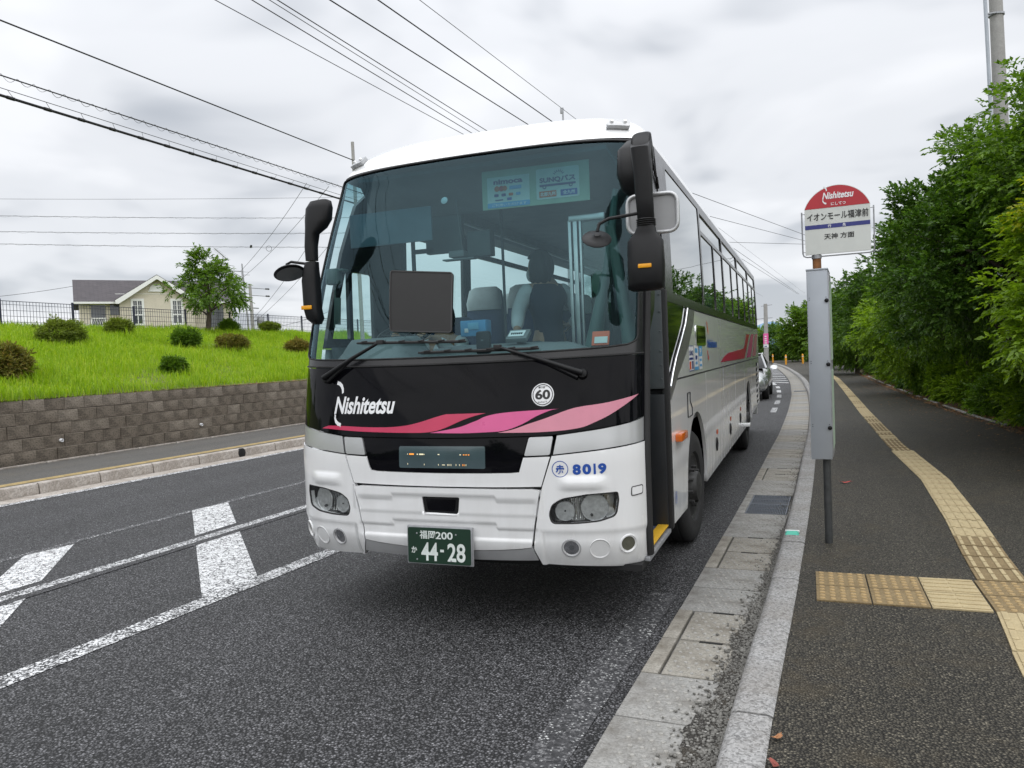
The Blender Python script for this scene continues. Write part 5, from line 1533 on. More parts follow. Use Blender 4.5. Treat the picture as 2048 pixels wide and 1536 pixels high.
# right-hand gutter: one piece of the setting with its slabs, lids and gratings as parts
gut = sheet('gutter', lambda y: gx(y) - .005, lambda y: gx(y) + .53, -.012, 'gutter')
M['dot_light'] = concrete('worn_dot', (.315, .31, .292), 150, (.25, .22, .18), .4, .2, .2)
M['dot_tile'] = concrete('worn_tile_dot', (.36, .26, .13), 150, (.22, .16, .09), .4, .2, .2)
def piece_mesh(kind):
    m = MB()
    L = .516
    if kind == 'slab' or kind == 'slab_plain':
        m.box((.262, L / 2, -.002), (.515, L - .006, .03), bev=.005)
        if kind == 'slab':
            for i in range(7):
                for j in range(8):
                    x = .12 + j * .052 + (.026 if i % 2 else 0); y = .04 + i * .072
                    if x < .50:
                        m.cur = 1; m.lathe((x, y, .0125), (0, 0, 1), [(0, .013), (.006, .010), (.0085, .001)], 7)
    elif kind == 'lid':
        m.box((.048, L / 2, -.002), (.088, L, .03), bev=.004)
        m.box((.312, L / 2, -.004), (.405, L - .016, .03), bev=.006)
        for i in range(7):
            for j in range(7):
                x = .15 + j * .056 + (.028 if i % 2 else 0); y = .05 + i * .068
                if x < .50:
                    m.cur = 2; m.lathe((x, y, .0105), (0, 0, 1), [(0, .012), (.005, .009), (.007, .001)], 6)
        m.cur = 1
        m.box((.29, L - .012, .006), (.13, .022, .016)); m.cur = 0
    elif kind == 'lid_far' or kind == 'slab_far':
        m.box((.262, L / 2, -.002), (.515, L - .010, .03))
    elif kind == 'grate':
        m.box((.045, L / 2, -.002), (.08, L, .03), bev=.004)
        m.cur = 1
        for k in range(24):
            m.box((.10 + k * .0165, L / 2, -.003), (.006, L - .02, .024))
        for y in (.012, L / 2, L - .012):
            m.box((.29, y, .001), (.40, .010, .024))
        for x in (.096, .485):
            m.box((x, L / 2, .0), (.010, L - .01, .026))
        m.cur = 2
        m.box((.29, L / 2, -.05), (.40, L, .06)); m.cur = 0
    m.cur = 0
    me = m.mesh('gutter_' + kind, 40)
    for n in {'lid': ('lid', 'dark', 'dot_light'), 'lid_far': ('lid',), 'grate': ('gutter', 'grate', 'dark'), 'slab': ('gutter', 'dot_light')}.get(kind, ('gutter',)):
        me.materials.append(M[n])
    return me
PM = {k: piece_mesh(k) for k in ('slab', 'slab_plain', 'lid', 'grate', 'slab_far', 'lid_far')}
def at_curve(o, y, off=0.0, z=0.0):
    x = gx(y); a = atan2(gx(y + .5) - x, .5)
    o.location = (x + off, y, z); o.rotation_euler = (0, 0, -a)
y = -.12 - .52 * 0
seq = ['lid', 'lid', 'slab', 'slab']
yy = 4.0 - .52 * 12
i = 0
while yy < 72:
    ph = i % 4
    kind = seq[ph]
    if 8.1 < yy < 9.1:
        kind = 'grate'
    elif 29.5 < yy < 30.5:
        kind = 'grate'
    k2 = kind
    if yy > 12 and kind != 'grate':
        k2 = kind + '_far'
    o = bpy.data.objects.new({'slab': 'gutter_slab', 'lid': 'drain_lid', 'grate': 'drain_grate'}[kind], PM[k2]); col.objects.link(o); o.parent = gut
    at_curve(o, yy, 0, random.uniform(-.002, .002) + .008)
    yy += .52; i += 1

# right-hand kerb of granite stones
ker = sheet('kerb', lambda y: gx(y) + .55, lambda y: gx(y) + .70, .06, 'kerb')
def kerb_mesh(L):
    m = MB()
    prof = [(0, -.05), (.006, .06), (.016, .112), (.030, .132), (.055, .140), (.18, .138), (.196, .130), (.20, .10), (.20, -.05)]
    n = len(prof); ys = np.linspace(.004, L - .004, 5)
    for yv in ys:
        m.v += [(a, yv, b) for a, b in prof]
    for k in range(len(ys) - 1):
        for q in range(n - 1):
            m.f.append((k * n + q, k * n + q + 1, (k + 1) * n + q + 1, (k + 1) * n + q)); m.mi.append(0)
    m.f.append(tuple(range(n))); m.f.append(tuple((len(ys) - 1) * n + q for q in reversed(range(n)))); m.mi += [0, 0]
    me = m.mesh('kerb_stone', 50); me.materials.append(M['kerb']); return me
KM = kerb_mesh(1.04)
yy = 4.46 - 1.045 * 8
while yy < 75:
    o = bpy.data.objects.new('kerb_stone', KM); col.objects.link(o); o.parent = ker
    at_curve(o, yy, .525, random.uniform(-.003, .002))
    yy += 1.045
pe = lambda y: lut(y, [-15, 5, 10, 15, 17.6, 23, 33, 54, 60, 70, 90], [4.2, 4.0, 3.62, 3.36, 3.15, 2.93, 2.68, 2.55, 3.5, 6.0, 9.0])
sheet('pavement', lambda y: gx(y) + .70, pe, .126, 'pave', ys=np.concatenate([np.arange(-15, 60, 1.0), np.arange(60, 100, 4.0)]), nx=3)
sheet('planting_soil', lambda y: pe(y) - .01, lambda y: 30.0, .10, 'soil', nx=4)
psoil = bpy.data.objects['planting_soil']
edm = MB(); edm.box((0, 0, 0), (.07, .585, .05), bev=.008); EDM = edm.mesh('edging_stone', 40); EDM.materials.append(M['gutter'])
for y0 in np.arange(6, 56, .62):
    x0, x1 = pe(y0), pe(y0 + .6); a = atan2(x1 - x0, .6)
    if random.random() < .72:
        o = bpy.data.objects.new('edging_stone', EDM); col.objects.link(o); o.parent = psoil
        o.location = ((x0 + x1) / 2 + .02, y0 + .3, .125); o.rotation_euler = (0, 0, -a)

# tactile paving: a guiding line of bar tiles with a branch of dot tiles to the stop
tac = MB(); tac.box((1.15, 6.0, .115), (.28, .28, .01)); tac = tac.build('tactile_paving', 'pave', None, None); tac['kind'] = 'structure'
def tile_mesh(kind, mat, S=.3):
    m = MB(); m.box((0, 0, .004), (S - .006, S - .006, .012), bev=.002)
    if kind == 'bar':
        for k in range(4):
            x = (k - 1.5) * S * .25
            for q in (-1, 1):
                m.box((x, q * S * .245, .0115), (S * .105, S * .455, .009), bev=.003)
    else:
        for a in range(5):
            for b in range(5):
                m.cur = 1; m.lathe(((a - 2) * S * .19, (b - 2) * S * .19, .009), (0, 0, 1), [(0, S * .060), (.006, S * .050), (.0085, .001)], 8)
    m.cur = 0; me = m.mesh('tile_' + kind, 40); me.materials.append(M[mat])
    if kind == 'dot':
        me.materials.append(M['dot_tile'])
    return me
TM = {(k, m): tile_mesh(k, m) for k in ('bar', 'dot') for m in ('tile_cream', 'tile_brown', 'tile_dark')}
# worn bar tile: brown plate with cream bars
def worn_bar():
    m = MB(); S = .3
    m.box((0, 0, .004), (S - .006, S - .006, .012), bev=.002); m.cur = 1
    for k in range(4):
        x = (k - 1.5) * S * .25
        for q in (-1, 1):
            m.box((x, q * S * .245, .0115), (S * .085, S * .43, .009), bev=.003)
    me = m.mesh('tile_worn', 40); me.materials.append(M['tile_brown']); me.materials.append(M['tile_cream']); return me
def dirty_bar():
    me = worn_bar().copy(); me.materials[0] = M['tile_dark']; return me
TW = worn_bar(); TD = dirty_bar()
def tile(me, x, y, rot=0.0, s=1.0, name='tactile_tile'):
    o = bpy.data.objects.new(name, me); col.objects.link(o); o.parent = tac
    o.location = (x, y, .127 + random.uniform(-.001, .001)); o.rotation_euler = (random.uniform(-.004, .004), random.uniform(-.004, .004), rot); o.scale = (s, s, 1)
    return o
for a, xx in enumerate((.175, .495)):
    for yv in (5.235, 5.56):
        tile(TM[('dot', 'tile_brown')], xx, yv, 0, 1.06)
tile(TM[('bar', 'tile_cream')], .815, 5.235, pi / 2, 1.06); tile(TM[('bar', 'tile_cream')], .815, 5.56, pi / 2, 1.06)
tile(TM[('dot', 'tile_brown')], 1.14, 5.235, 0, 1.06); tile(TM[('dot', 'tile_brown')], 1.14, 5.56, 0, 1.06)
tx = lambda y: lut(y, [-2, 4.2, 5.1, 5.9, 6.5, 7.6, 9.8, 12.2, 13, 19, 28, 37.5, 45, 55], [.95, 1.06, 1.14, 1.155, 1.18, 1.245, 1.325, 1.26, 1.235, 1.21, 1.24, 1.25, 1.05, .5])
yy = 5.235 - .32
while yy > 1.0:
    tile(TM[('bar', 'tile_cream')], tx(yy), yy, -atan2(tx(yy + .2) - tx(yy - .2), .4), 1.04); yy -= .315
yy = 5.56 + .32; i = 0
while yy < 52:
    sc_ = 1.0 if yy < 12.3 else .82
    if yy < 7.1: me = TW
    elif yy < 12.3: me = TM[('bar', 'tile_cream')] if random.random() < 2 else TM[('bar', 'tile_brown')]
    elif yy < 13.6: me = TW
    elif yy < 18: me = TW if random.random() < .6 else TM[('bar', 'tile_cream')]
    else: me = TM[('bar', 'tile_cream')] if random.random() < .75 else TW
    tile(me, tx(yy), yy, -atan2(tx(yy + .2) - tx(yy - .2), .4), sc_ * .98)
    yy += .315 if sc_ == 1.0 else .30

# green reflector on the kerb
kr = MB(); kr.prism([(gx(6.82) + .56, 6.76, .139), (gx(6.82) + .67, 6.76, .139), (gx(6.82) + .655, 6.80, .156), (gx(6.82) + .575, 6.80, .156)], (0, .09, 0))
kro = thing('kerb_reflector', 'small green and white reflector stuck on the granite kerb near the bus stop', 'reflector', (gx(6.8) + .6, 6.8, .139))
kr.build('reflector_body', 'teal', kro)
kr = MB(); kr.box((gx(6.82) + .615, 6.87, .149), (.115, .03, .016), bev=.003); kr.build('reflector_back', 'dec_white', kro)

# loose grit along the foot of the kerb
def pebbles(name, n, fx, fy, fz, size, mat):
    ico = bmesh.new(); bmesh.ops.create_icosphere(ico, subdivisions=1, radius=1.0); ico.verts.index_update()
    bv = np.array([v.co[:] for v in ico.verts]); bf = np.array([[v.index for v in f.verts] for f in ico.faces]); ico.free()
    V = np.empty((n, len(bv), 3)); 
    for k in range(n):
        s = size * RNG.uniform(.5, 1.5); sc3 = s * RNG.uniform(.6, 1.2, 3) * (1, 1, .7)
        a = RNG.uniform(0, 2 * pi); R = np.array([[cos(a), -sin(a), 0], [sin(a), cos(a), 0], [0, 0, 1]])
        yv = fy(); V[k] = (bv * sc3 * RNG.uniform(.8, 1.2, (len(bv), 1))) @ R.T + (fx(yv), yv, fz + s * .3)
    F = (bf[None] + (np.arange(n) * len(bv))[:, None, None]).reshape(-1, 3)
    o = link(name, np_mesh(name, V.reshape(-1, 3), F), None, mat); o['kind'] = 'stuff'; return o
def grit_x(y):
    w = lut(y, [2, 3.6, 4.6, 5.4, 6.2, 8, 14], [.19, .17, .13, .09, .05, .035, .03])
    return gx(y) + .535 - abs(RNG.normal(0, w * .50))
M['silt'] = asphalt('gutter_silt', (.020, .018, .015), (.20, .19, .17), 85.0, tint=(.085, .068, .045))
sw = lambda y: lut(y, [1.5, 3.3, 4.4, 5.2, 6.0, 8, 16], [.17, .155, .12, .075, .04, .025, .015]) * (1 + .20 * sin(y * 4.3) + .12 * sin(y * 11.1 + 1) + .07 * sin(y * 41))
sheet('gutter_silt', lambda y: gx(y) + .535 - sw(y), lambda y: gx(y) + .53, .0255, 'silt', ys=np.arange(1.5, 16, .045))
pebbles('grit', 4800, grit_x, lambda: 2.3 + 5.2 * RNG.random() ** 1.5, .0245, .0080, 'stone')
pebbles('grit', 900, lambda y: gx(y) + .53 - abs(RNG.normal(0, .10)), lambda: RNG.uniform(2.5, 16), .020, .006, 'stone')

M['dead_red'] = plain('dull_red_leaf', (.20, .045, .03), .6, 0, .4, 60)
# fallen leaves
def dead_leaf(name, x, y, z, s, rot, mat, label):
    m = MB(); n = 10; vs = [(0, 0, .012 * s / .05)]
    for k in range(n):
        t = 2 * pi * k / n; r = s * (1 + .25 * cos(2 * t)) * (.8 + .4 * random.random())
        vs.append((r * cos(t), r * .6 * sin(t), .006 + .018 * (abs(cos(t)) ** 2) * random.uniform(.5, 1.2) * s / .04))
    m.v = [tuple(Matrix.Rotation(rot, 3, 'Z') @ Vector(p) + Vector((x, y, z))) for p in vs]
    m.f = [(0, 1 + k, 1 + (k + 1) % n) for k in range(n)]; m.mi = [0] * n
    m.tube([(x, y, z + .008), (x + s * 1.6 * cos(rot + .2), y + s * 1.6 * sin(rot + .2), z + .012)], .0015, 4)
    return tag(m.build(name, mat, None, 60), label, 'leaf')
dead_leaf('fallen_leaf', .37, 9.47, .130, .055, .2, 'red_leaf', 'red fallen leaf lying on the pavement behind the bus stop post')
dead_leaf('fallen_leaf', -.155, 3.22, .132, .026, .9, 'brown_leaf', 'pale brown fallen leaf lying on the pavement next to the kerb')
dead_leaf('fallen_leaf', -.15, 3.0, .132, .028, 2.1, 'dead_red', 'reddish fallen leaf beside the kerb, the one nearest the viewer')
dead_leaf('fallen_leaf', -.36, 3.55, .028, .024, 1.2, 'brown_leaf', 'brown fallen leaf lying in the grit of the gutter')
def litter(name, n, fx, y0, y1, z, s):
    V = np.empty((n, 4, 3))
    for k in range(n):
        yv = RNG.uniform(y0, y1); a = RNG.uniform(0, 2 * pi); l = s * RNG.uniform(.5, 1.4); w = l * RNG.uniform(.3, .55)
        d = np.array([cos(a), sin(a), RNG.uniform(-.25, .25)]); e = np.array([-sin(a), cos(a), RNG.uniform(-.4, .4)])
        c_ = np.array([fx(yv), yv, z + RNG.uniform(.004, .02)])
        V[k] = (c_ - d * l / 2, c_ + e * w / 2, c_ + d * l / 2, c_ - e * w / 2)
    F = (np.array([[0, 1, 2], [0, 2, 3]])[None] + (np.arange(n) * 4)[:, None, None]).reshape(-1, 3)
    o = link(name, np_mesh(name, V.reshape(-1, 3), F), None, 'dead_leaf'); o['kind'] = 'stuff'; return o
litter('leaf_litter', 7000, lambda y: pe(y) + abs(RNG.normal(0, .38)) - .22, 6, 45, .126, .06)
litter('leaf_litter', 1500, lambda y: pe(y) - abs(RNG.normal(0, .55)), 6, 34, .127, .042)

# ------------------------------------------------------------------ far side: kerb, pavement, retaining wall
lg = sheet('left_gutter', lambda y: lx(y) - .0, lambda y: lx(y) + .44, .004, 'kerb_left', ys=np.arange(-12, 60, 1.0))
lk = sheet('left_kerb', lambda y: lx(y) - .17, lambda y: lx(y) - .03, .08, 'kerb_left', ys=np.arange(-12, 60, 1.0))
km = MB(); prof = [(0, -.02), (-.008, .11), (-.022, .150), (-.05, .162), (-.16, .160), (-.18, .150), (-.18, -.02)]
n = len(prof)
for yv in (.005, .985):
    km.v += [(a, yv, b) for a, b in prof]
for q in range(n - 1):
    km.f.append((q, q + 1, n + q + 1, n + q)); km.mi.append(0)
km.f += [tuple(range(n)), tuple(n + q for q in reversed(range(n)))]; km.mi += [0, 0]
KML = km.mesh('left_kerb_stone', 45); KML.materials.append(M['kerb_left'])
for k in range(46):
    y0 = -6 + k
    o = bpy.data.objects.new('kerb_stone', KML); col.objects.link(o); o.parent = lk
    o.location = (lx(y0), y0, random.uniform(-.004, .004)); o.rotation_euler = (0, 0, -atan2(lx(y0 + 1) - lx(y0), 1.0))
# dark drain mouth in the kerb face
dm = MB(); yv = 12.05; dm.lathe((lx(yv) + .004, yv, .075), (1, 0, 0), [(-.06, .09), (.0, .095), (.004, .085)], 18); dm.build('drain_mouth', 'dark', lk)
wb = lambda y: -13.26 + .033 * (min(y, 26) - 9.3)          # foot of the wall
sheet('left_pavement', lambda y: wb(y) + .02, lambda y: lx(y) - .17, .15, 'pave_left', ys=np.arange(-12, 60, 1.0), nx=2)
wdr = sheet('wall_drain', lambda y: wb(y) - .02, lambda y: wb(y) + .22, .1515, 'dark', ys=np.arange(-12, 45, 1.0))
wkm = MB(); wkm.box((0, 0, 0), (.07, .985, .03), bev=.006); WKM = wkm.mesh('edging_stone', 40); WKM.materials.append(M['kerb_left'])
for k in range(50):
    y0 = -6 + k
    o = bpy.data.objects.new('edging_stone', WKM); col.objects.link(o); o.parent = wdr; o.location = (wb(y0) + .24, y0 + .5, .16)
# yellow tactile strip on the far pavement
ys_o = MB(); ys_o.box((-11, 8, .149), (.2, .2, .004)); ys_o = ys_o.build('far_tactile_strip', 'yellow_line', None, None); ys_o['kind'] = 'structure'
ym = MB(); ym.box((0, 0, .003), (.20, .293, .010), bev=.002)
for k in range(3):
    ym.box(((k - 1) * .055, 0, .009), (.026, .27, .006))
YM = ym.mesh('strip_tile', 40); YM.materials.append(M['yellow_line'])
for k in range(90):
    y0 = 1 + k * .3
    o = bpy.data.objects.new('tactile_tile', YM); col.objects.link(o); o.parent = ys_o; o.location = (lx(y0) - .40, y0, .152); o.rotation_euler = (0, 0, -.06)
# retaining wall of stepped concrete blocks
rwall = thing('retaining_wall', 'low brown stepped concrete block wall holding back the grass bank', 'wall', (-13.2, 12, .15))
bkm = MB(); bkm.box((0, 0, 0), (.6, 44, 1.0))
bkm.v = [(x + wb(12) - .62 - (z + .5) * .28, y + 15, z + .62) for x, y, z in bkm.v]; bkm.build('wall_core', 'block', rwall)
BMs = []
for k in range(6):
    m = MB(); m.box((0, 0, 0), (.26, .4165, .226), bev=.007)
    rr = random.Random(k)
    m.v = [(x + (rr.uniform(-.012, .012) if x > 0 else 0), y, z) for x, y, z in m.v]
    me = m.mesh('wall_block', 40); me.materials.append(M['block' if k % 4 else 'block_light']); BMs.append(me)
lightb = BMs[0]
nb = 0
for row in range(5):
    z = .15 + .115 + row * .23
    y0 = 5.2 + (row % 2) * .21
    while y0 < 23.5:
        o = bpy.data.objects.new('block', random.choice(BMs) if row < 4 else random.choice((BMs[0], BMs[3], BMs[1])))
        col.objects.link(o); o.parent = rwall; o.matrix_parent_inverse = rwall.matrix_basis.inverted()
        o.location = (wb(y0) - .13 - row * .070 + random.uniform(-.012, .010), y0, z + random.uniform(-.003, .003)); o.rotation_euler = (0, 0, -.033 + random.uniform(-.012, .012))
        y0 += .418; nb += 1
rest = MB()
for row in range(5):
    for y0 in list(np.arange(-5, 5.0, .418)) + list(np.arange(23.9, 40, .418)):
        rest.box((wb(y0) - .13 - row * .062, y0, .265 + row * .23), (.26, .412, .222))
ro = rest.build('block_courses', 'block', rwall, None); ro['kind'] = 'stuff'
for yv, zz in ((10.55, .50), (14.05, .46), (18.5, .52)):
    m = MB(); c0 = Vector((wb(yv) - .06, yv, zz)); m.lathe(c0, (1, 0, -.1), [(-.1, .030), (.035, .032), (.038, .027), (.03, .023), (-.08, .023)], 16); m.build('weep_pipe', 'dec_white', rwall, 40)

# grass bank
def bank_z(x, y=0):
    t = (-13.4 - x)
    return 1.28 + t * .2062 if t < 9.6 else 3.26
bank = MB(); xs = list(np.arange(-13.52, -23.2, -.6)) + [-24, -27, -40, -80, -160]
ysb = list(np.arange(-10, 44, 2.0)) + [60, 90, 140]
for yv in ysb:
    for x in xs:
        bank.v.append((x + (wb(yv) - wb(12)) * (1 if x > -20 else 0), yv, bank_z(x) + (.05 * sin(yv * .7 + x) if -23 < x < -14 else 0) - (2.3 * max(0, min(1, (-x - 40) / 120)) if x < -40 else 0)))
nxs = len(xs)
for a in range(len(ysb) - 1):
    for b in range(nxs - 1):
        bank.f.append((a * nxs + b, a * nxs + b + 1, (a + 1) * nxs + b + 1, (a + 1) * nxs + b)); bank.mi.append(0)
tt = NT('bank_turf'); M['turf'] = tt.done(tt.bsdf(tt.ramp(tt.noise(2.0, 5, .65), [(.3, (.085, .105, .02)), (.7, (.14, .17, .03))]), .95))
tag(bank.build('grass_bank', 'turf', None, 60), kind='structure')
M['grass'] = leafmat('grass_blade', (.15, .26, .009), (.27, .43, .013), (.43, .50, .05), .42, .6)
def grass(n):
    x = -13.5 - 9.7 * RNG.random(n); y = RNG.uniform(6.0, 40, n)
    keep = y < 18.8 + (-13.4 - x) * 1.42 + 5
    x, y = x[keep], y[keep]; n = len(x)
    z = np.where(-13.4 - x < 9.6, 1.27 + (-13.4 - x) * .2062, 3.25)
    cl = .5 + .5 * np.sin(x * 1.3 + 2 * np.sin(y * .8)) * np.cos(y * 1.1 + x * .6)
    L = RNG.uniform(.10, .36, n) * (.55 + .85 * cl) * (1 + .5 * (RNG.random(n) < .04)); w = RNG.uniform(.008, .017, n)
    a = RNG.uniform(0, 2 * pi, n); lean = RNG.uniform(.15, .95, n)
    d = np.stack([np.cos(a), np.sin(a), 0 * a], 1); e = np.stack([-np.sin(a), np.cos(a), 0 * a], 1); up = np.array([0, 0, 1.0])
    p = np.stack([x, y, z], 1)
    m = p + up * (L * .6)[:, None] + d * (L * .22 * lean)[:, None]
    t_ = p + up * (L * (1.0 - .35 * lean))[:, None] + d * (L * .75 * lean)[:, None]
    V = np.stack([p - e * w[:, None] / 2, p + e * w[:, None] / 2, m - e * w[:, None] * .42, m + e * w[:, None] * .42, t_], 1)
    F = (np.array([[0, 1, 3], [0, 3, 2], [2, 3, 4]])[None] + (np.arange(n) * 5)[:, None, None]).reshape(-1, 3)
    o = link('grass', np_mesh('grass', V.reshape(-1, 3), F, True), None, 'grass'); o['kind'] = 'stuff'
grass(250000)
# dry soil line along the top of the wall
litter('dry_litter', 5200, lambda y: wb(y) - .36 - abs(RNG.normal(0, .16)), 5, 24, 1.30, .075)
# ------------------------------------------------------------------ foliage
M['leaf_dark'] = leafmat('leaf_dark_glossy', (.028, .072, .010), (.068, .150, .020), (.135, .235, .034), .36, .38)
M['leaf_mid'] = leafmat('leaf_mid_green', (.045, .098, .010), (.10, .195, .018), (.19, .31, .030), .42, .42)
M['leaf_light'] = leafmat('leaf_light_green', (.085, .155, .010), (.17, .285, .018), (.29, .42, .030), .45, .42)
M['leaf_yellow'] = leafmat('leaf_yellow_green', (.16, .20, .010), (.30, .34, .015), (.44, .44, .03), .45, .5)
M['leaf_bush'] = leafmat('leaf_azalea', (.085, .13, .016), (.16, .22, .028), (.26, .29, .05), .35, .55)
M['leaf_bush_red'] = leafmat('leaf_azalea_reddish', (.10, .12, .02), (.19, .19, .036), (.34, .20, .065), .3, .55)

def leaves(pos, direc, nrm, L, W):
    """diamond leaves folded along the midrib: arrays of base point, direction, up-normal, length, width"""
    d = direc / np.linalg.norm(direc, axis=1, keepdims=True)
    s = np.cross(d, nrm); s /= (np.linalg.norm(s, axis=1, keepdims=True) + 1e-9)
    u = np.cross(s, d)
    L = L[:, None]; W = W[:, None]
    tip = pos + d * L - u * L * .12
    mid = pos + d * L * .45
    a = mid + s * W * .5 + u * W * .22; b = mid - s * W * .5 + u * W * .22
    V = np.stack([pos, a, tip, b], 1)
    n = len(pos)
    F = (np.array([[0, 1, 2], [0, 2, 3]])[None] + (np.arange(n) * 4)[:, None, None]).reshape(-1, 3)
    return V.reshape(-1, 3), F
def sprays(P, D, k, twig, L, W, droop, rng, flat_=.5):
    """leafy twigs starting at P along D, k leaves on each"""
    n = len(P)
    D = D / np.linalg.norm(D, axis=1, keepdims=True)
    up = np.array([0, 0, 1.0])
    side = np.cross(D, up) + rng.normal(0, .25, (n, 3)); side /= np.linalg.norm(side, axis=1, keepdims=True)
    pos, dr, nr, LL, WW = [], [], [], [], []
    tw = twig * rng.uniform(.6, 1.3, n)
    for i in range(k):
        t = (i + .6) / k
        p = P + D * (tw * t)[:, None] - up * (droop * tw * t * t)[:, None]
        sg = 1 if i % 2 else -1
        dd = D * (.55 + .4 * t) + side * sg * (.85 - .5 * t) - up * (droop * (.3 + .6 * t)) + rng.normal(0, .22, (n, 3))
        pos.append(p); dr.append(dd)
        nn = up * (1 - flat_ * .3) + rng.normal(0, .38, (n, 3)) + D * .25
        nr.append(nn); LL.append(L * rng.uniform(.7, 1.25, n)); WW.append(W * rng.uniform(.75, 1.2, n))
    return leaves(np.concatenate(pos), np.concatenate(dr), np.concatenate(nr), np.concatenate(LL), np.concatenate(WW))
def crown_points(c, r, ncl, per, clr, rng, shell=.55, low=-.9):
    """clumps spread through an ellipsoid, sprays around each clump pointing outward"""
    c, r = np.array(c, float), np.array(r, float)
    cl = []
    while len(cl) < ncl:
        v = rng.normal(0, 1, 3); v /= np.linalg.norm(v)
        q = v * (shell + (1 - shell) * rng.random() ** .6)
        if q[2] > low:
            cl.append(q)
    cl = np.array(cl) * (1 + rng.normal(0, .10 if shell < .8 else .16, (ncl, 1)))
    cc = c + cl * r
    n = ncl * per
    v = rng.normal(0, 1, (n, 3)); v /= np.linalg.norm(v, axis=1, keepdims=True)
    rad = clr * rng.uniform(.65, 1.25, ncl)
    base = np.repeat(cc, per, 0) + v * (np.repeat(rad, per) * rng.random(n) ** .5)[:, None] * (1, 1, .75)
    out = v * .8 + np.repeat(cl / (np.linalg.norm(cl, axis=1, keepdims=True) + 1e-6), per, 0) * .7 + np.array([0, 0, .18])
    return base, out, cc
def tree(name, label, group, x, y, z0, cz, r, ncl, per, clr, k, twig, L, W, droop, mat, seed, trunk_r=.08, lean=(0, 0), low=-.9, branches=9, shell=.55, multi=1):
    rng = np.random.default_rng(seed)
    o = thing(name, label, 'bush' if 'bush' in name or 'shrub' in name else 'tree', (x, y, z0), 0, group)
    cx, cy = x + lean[0], y + lean[1]
    P, D, cc = crown_points((cx, cy, cz), r, ncl, per, clr, rng, shell, low)
    V, F = sprays(P, D, k, twig, L, W, droop, rng)
    link('crown', np_mesh('crown', V, F), o, mat)
    m = MB()
    for s in range(multi):
        a0 = 2 * pi * s / max(1, multi); bx, by = (x + .12 * cos(a0), y + .12 * sin(a0)) if multi > 1 else (x, y)
        top = Vector((cx + (.3 * cos(a0) if multi > 1 else 0), cy + (.3 * sin(a0) if multi > 1 else 0), cz + r[2] * .35))
        b0 = Vector((bx, by, z0 - .05))
        mid = b0.lerp(top, .5) + Vector((rng.normal(0, .06), rng.normal(0, .06), 0))
        m.tube([b0, b0.lerp(mid, .5), mid, mid.lerp(top, .5), top], [trunk_r * 1.15, trunk_r, trunk_r * .8, trunk_r * .5, trunk_r * .15], 8)
        idx = rng.choice(len(cc), min(branches, len(cc)), replace=False)
        for i in idx:
            e = Vector(cc[i]); tt_ = rng.uniform(.3, .8); st = b0.lerp(top, tt_) if tt_ > .5 else b0.lerp(mid, tt_ * 2)
            md = st.lerp(e, .5) + Vector((0, 0, .12))
            m.tube([st, md, e], [trunk_r * .42, trunk_r * .26, trunk_r * .07], 5)
    m.build('trunk', 'bark', o, 60)
    return o

G1 = 'trees of the planting strip along the pavement'
# near planting to the right of the pavement (x, y, centre height, radii)
tree('broadleaf_tree', 'dark glossy tree leaning over the pavement, its round edge next to the stop plate', G1, 3.30, 13.4, .12, 2.95, (2.0, 2.1, 1.62), 180, 54, .31, 8, .12, .070, .044, -.05, 'leaf_dark', 11, .085, (-.15, -.2), -.6, 16, .55)
tree('feathery_tree', 'tall light feathery tree with drooping long leaves in front of the tall pole', G1, 4.0, 12.6, .12, 3.87, (2.0, 1.8, 1.95), 120, 46, .40, 9, .24, .085, .044, .28, 'leaf_mid', 12, .09, (-.02, -.2), -.5, 16, .45)
tree('feathery_tree', 'pale feathery tree whose drooping sprays hang low at the right edge above the hedge', G1, 3.95, 10.2, .12, 2.15, (1.75, 1.5, 1.15), 95, 44, .36, 9, .22, .078, .042, .30, 'leaf_light', 13, .07, (-.15, 0), -.55, 14, .5)
tree('yellow_leaved_tree', 'yellow-green leafy tree at the right edge, brightest of the roadside planting', G1, 3.42, 9.7, .12, 3.30, (.80, .8, .50), 44, 44, .24, 9, .18, .075, .036, .15, 'leaf_yellow', 14, .055, (-.30, .15), -.8, 12, .45)
tree('broadleaf_tree', 'dark tree with a bare slanting trunk showing above the hedge', G1, 3.85, 16.2, .12, 3.15, (1.9, 2.1, 1.55), 120, 42, .40, 9, .22, .095, .045, .2, 'leaf_dark', 15, .11, (-.45, 0), -.6, 14, .5)
tree('broadleaf_tree', 'mid green bushy tree filling the gap behind the bus stop cabinet', G1, 3.75, 21.5, .12, 2.75, (1.75, 2.2, 1.7), 110, 34, .40, 9, .24, .105, .048, .25, 'leaf_mid', 16, .08, (-.1, 0), -.7, 12, .5)
tree('feathery_tree', 'fresh yellowish-green feathery tree just behind the bus stop cabinet', G1, 3.25, 25.5, .12, 2.35, (1.55, 1.9, 1.7), 90, 34, .40, 9, .28, .110, .052, .35, 'leaf_light', 17, .07, (-.1, 0), -1, 12, .5)
tree('broadleaf_tree', 'dark round tree top seen between bus stop plate and cabinet', G1, 3.1, 33.0, .12, 3.1, (2.0, 2.6, 1.95), 100, 28, .50, 9, .30, .15, .07, .25, 'leaf_dark', 18, .10, (0, 0), -1, 10, .5)
tree('broadleaf_tree', 'green tree behind the round dark one, half hidden by the bus stop pole', G1, 2.4, 43.0, .12, 2.7, (2.0, 2.6, 1.9), 90, 24, .55, 8, .34, .18, .085, .25, 'leaf_mid', 19, .10, (0, 0), -1, 10, .5)
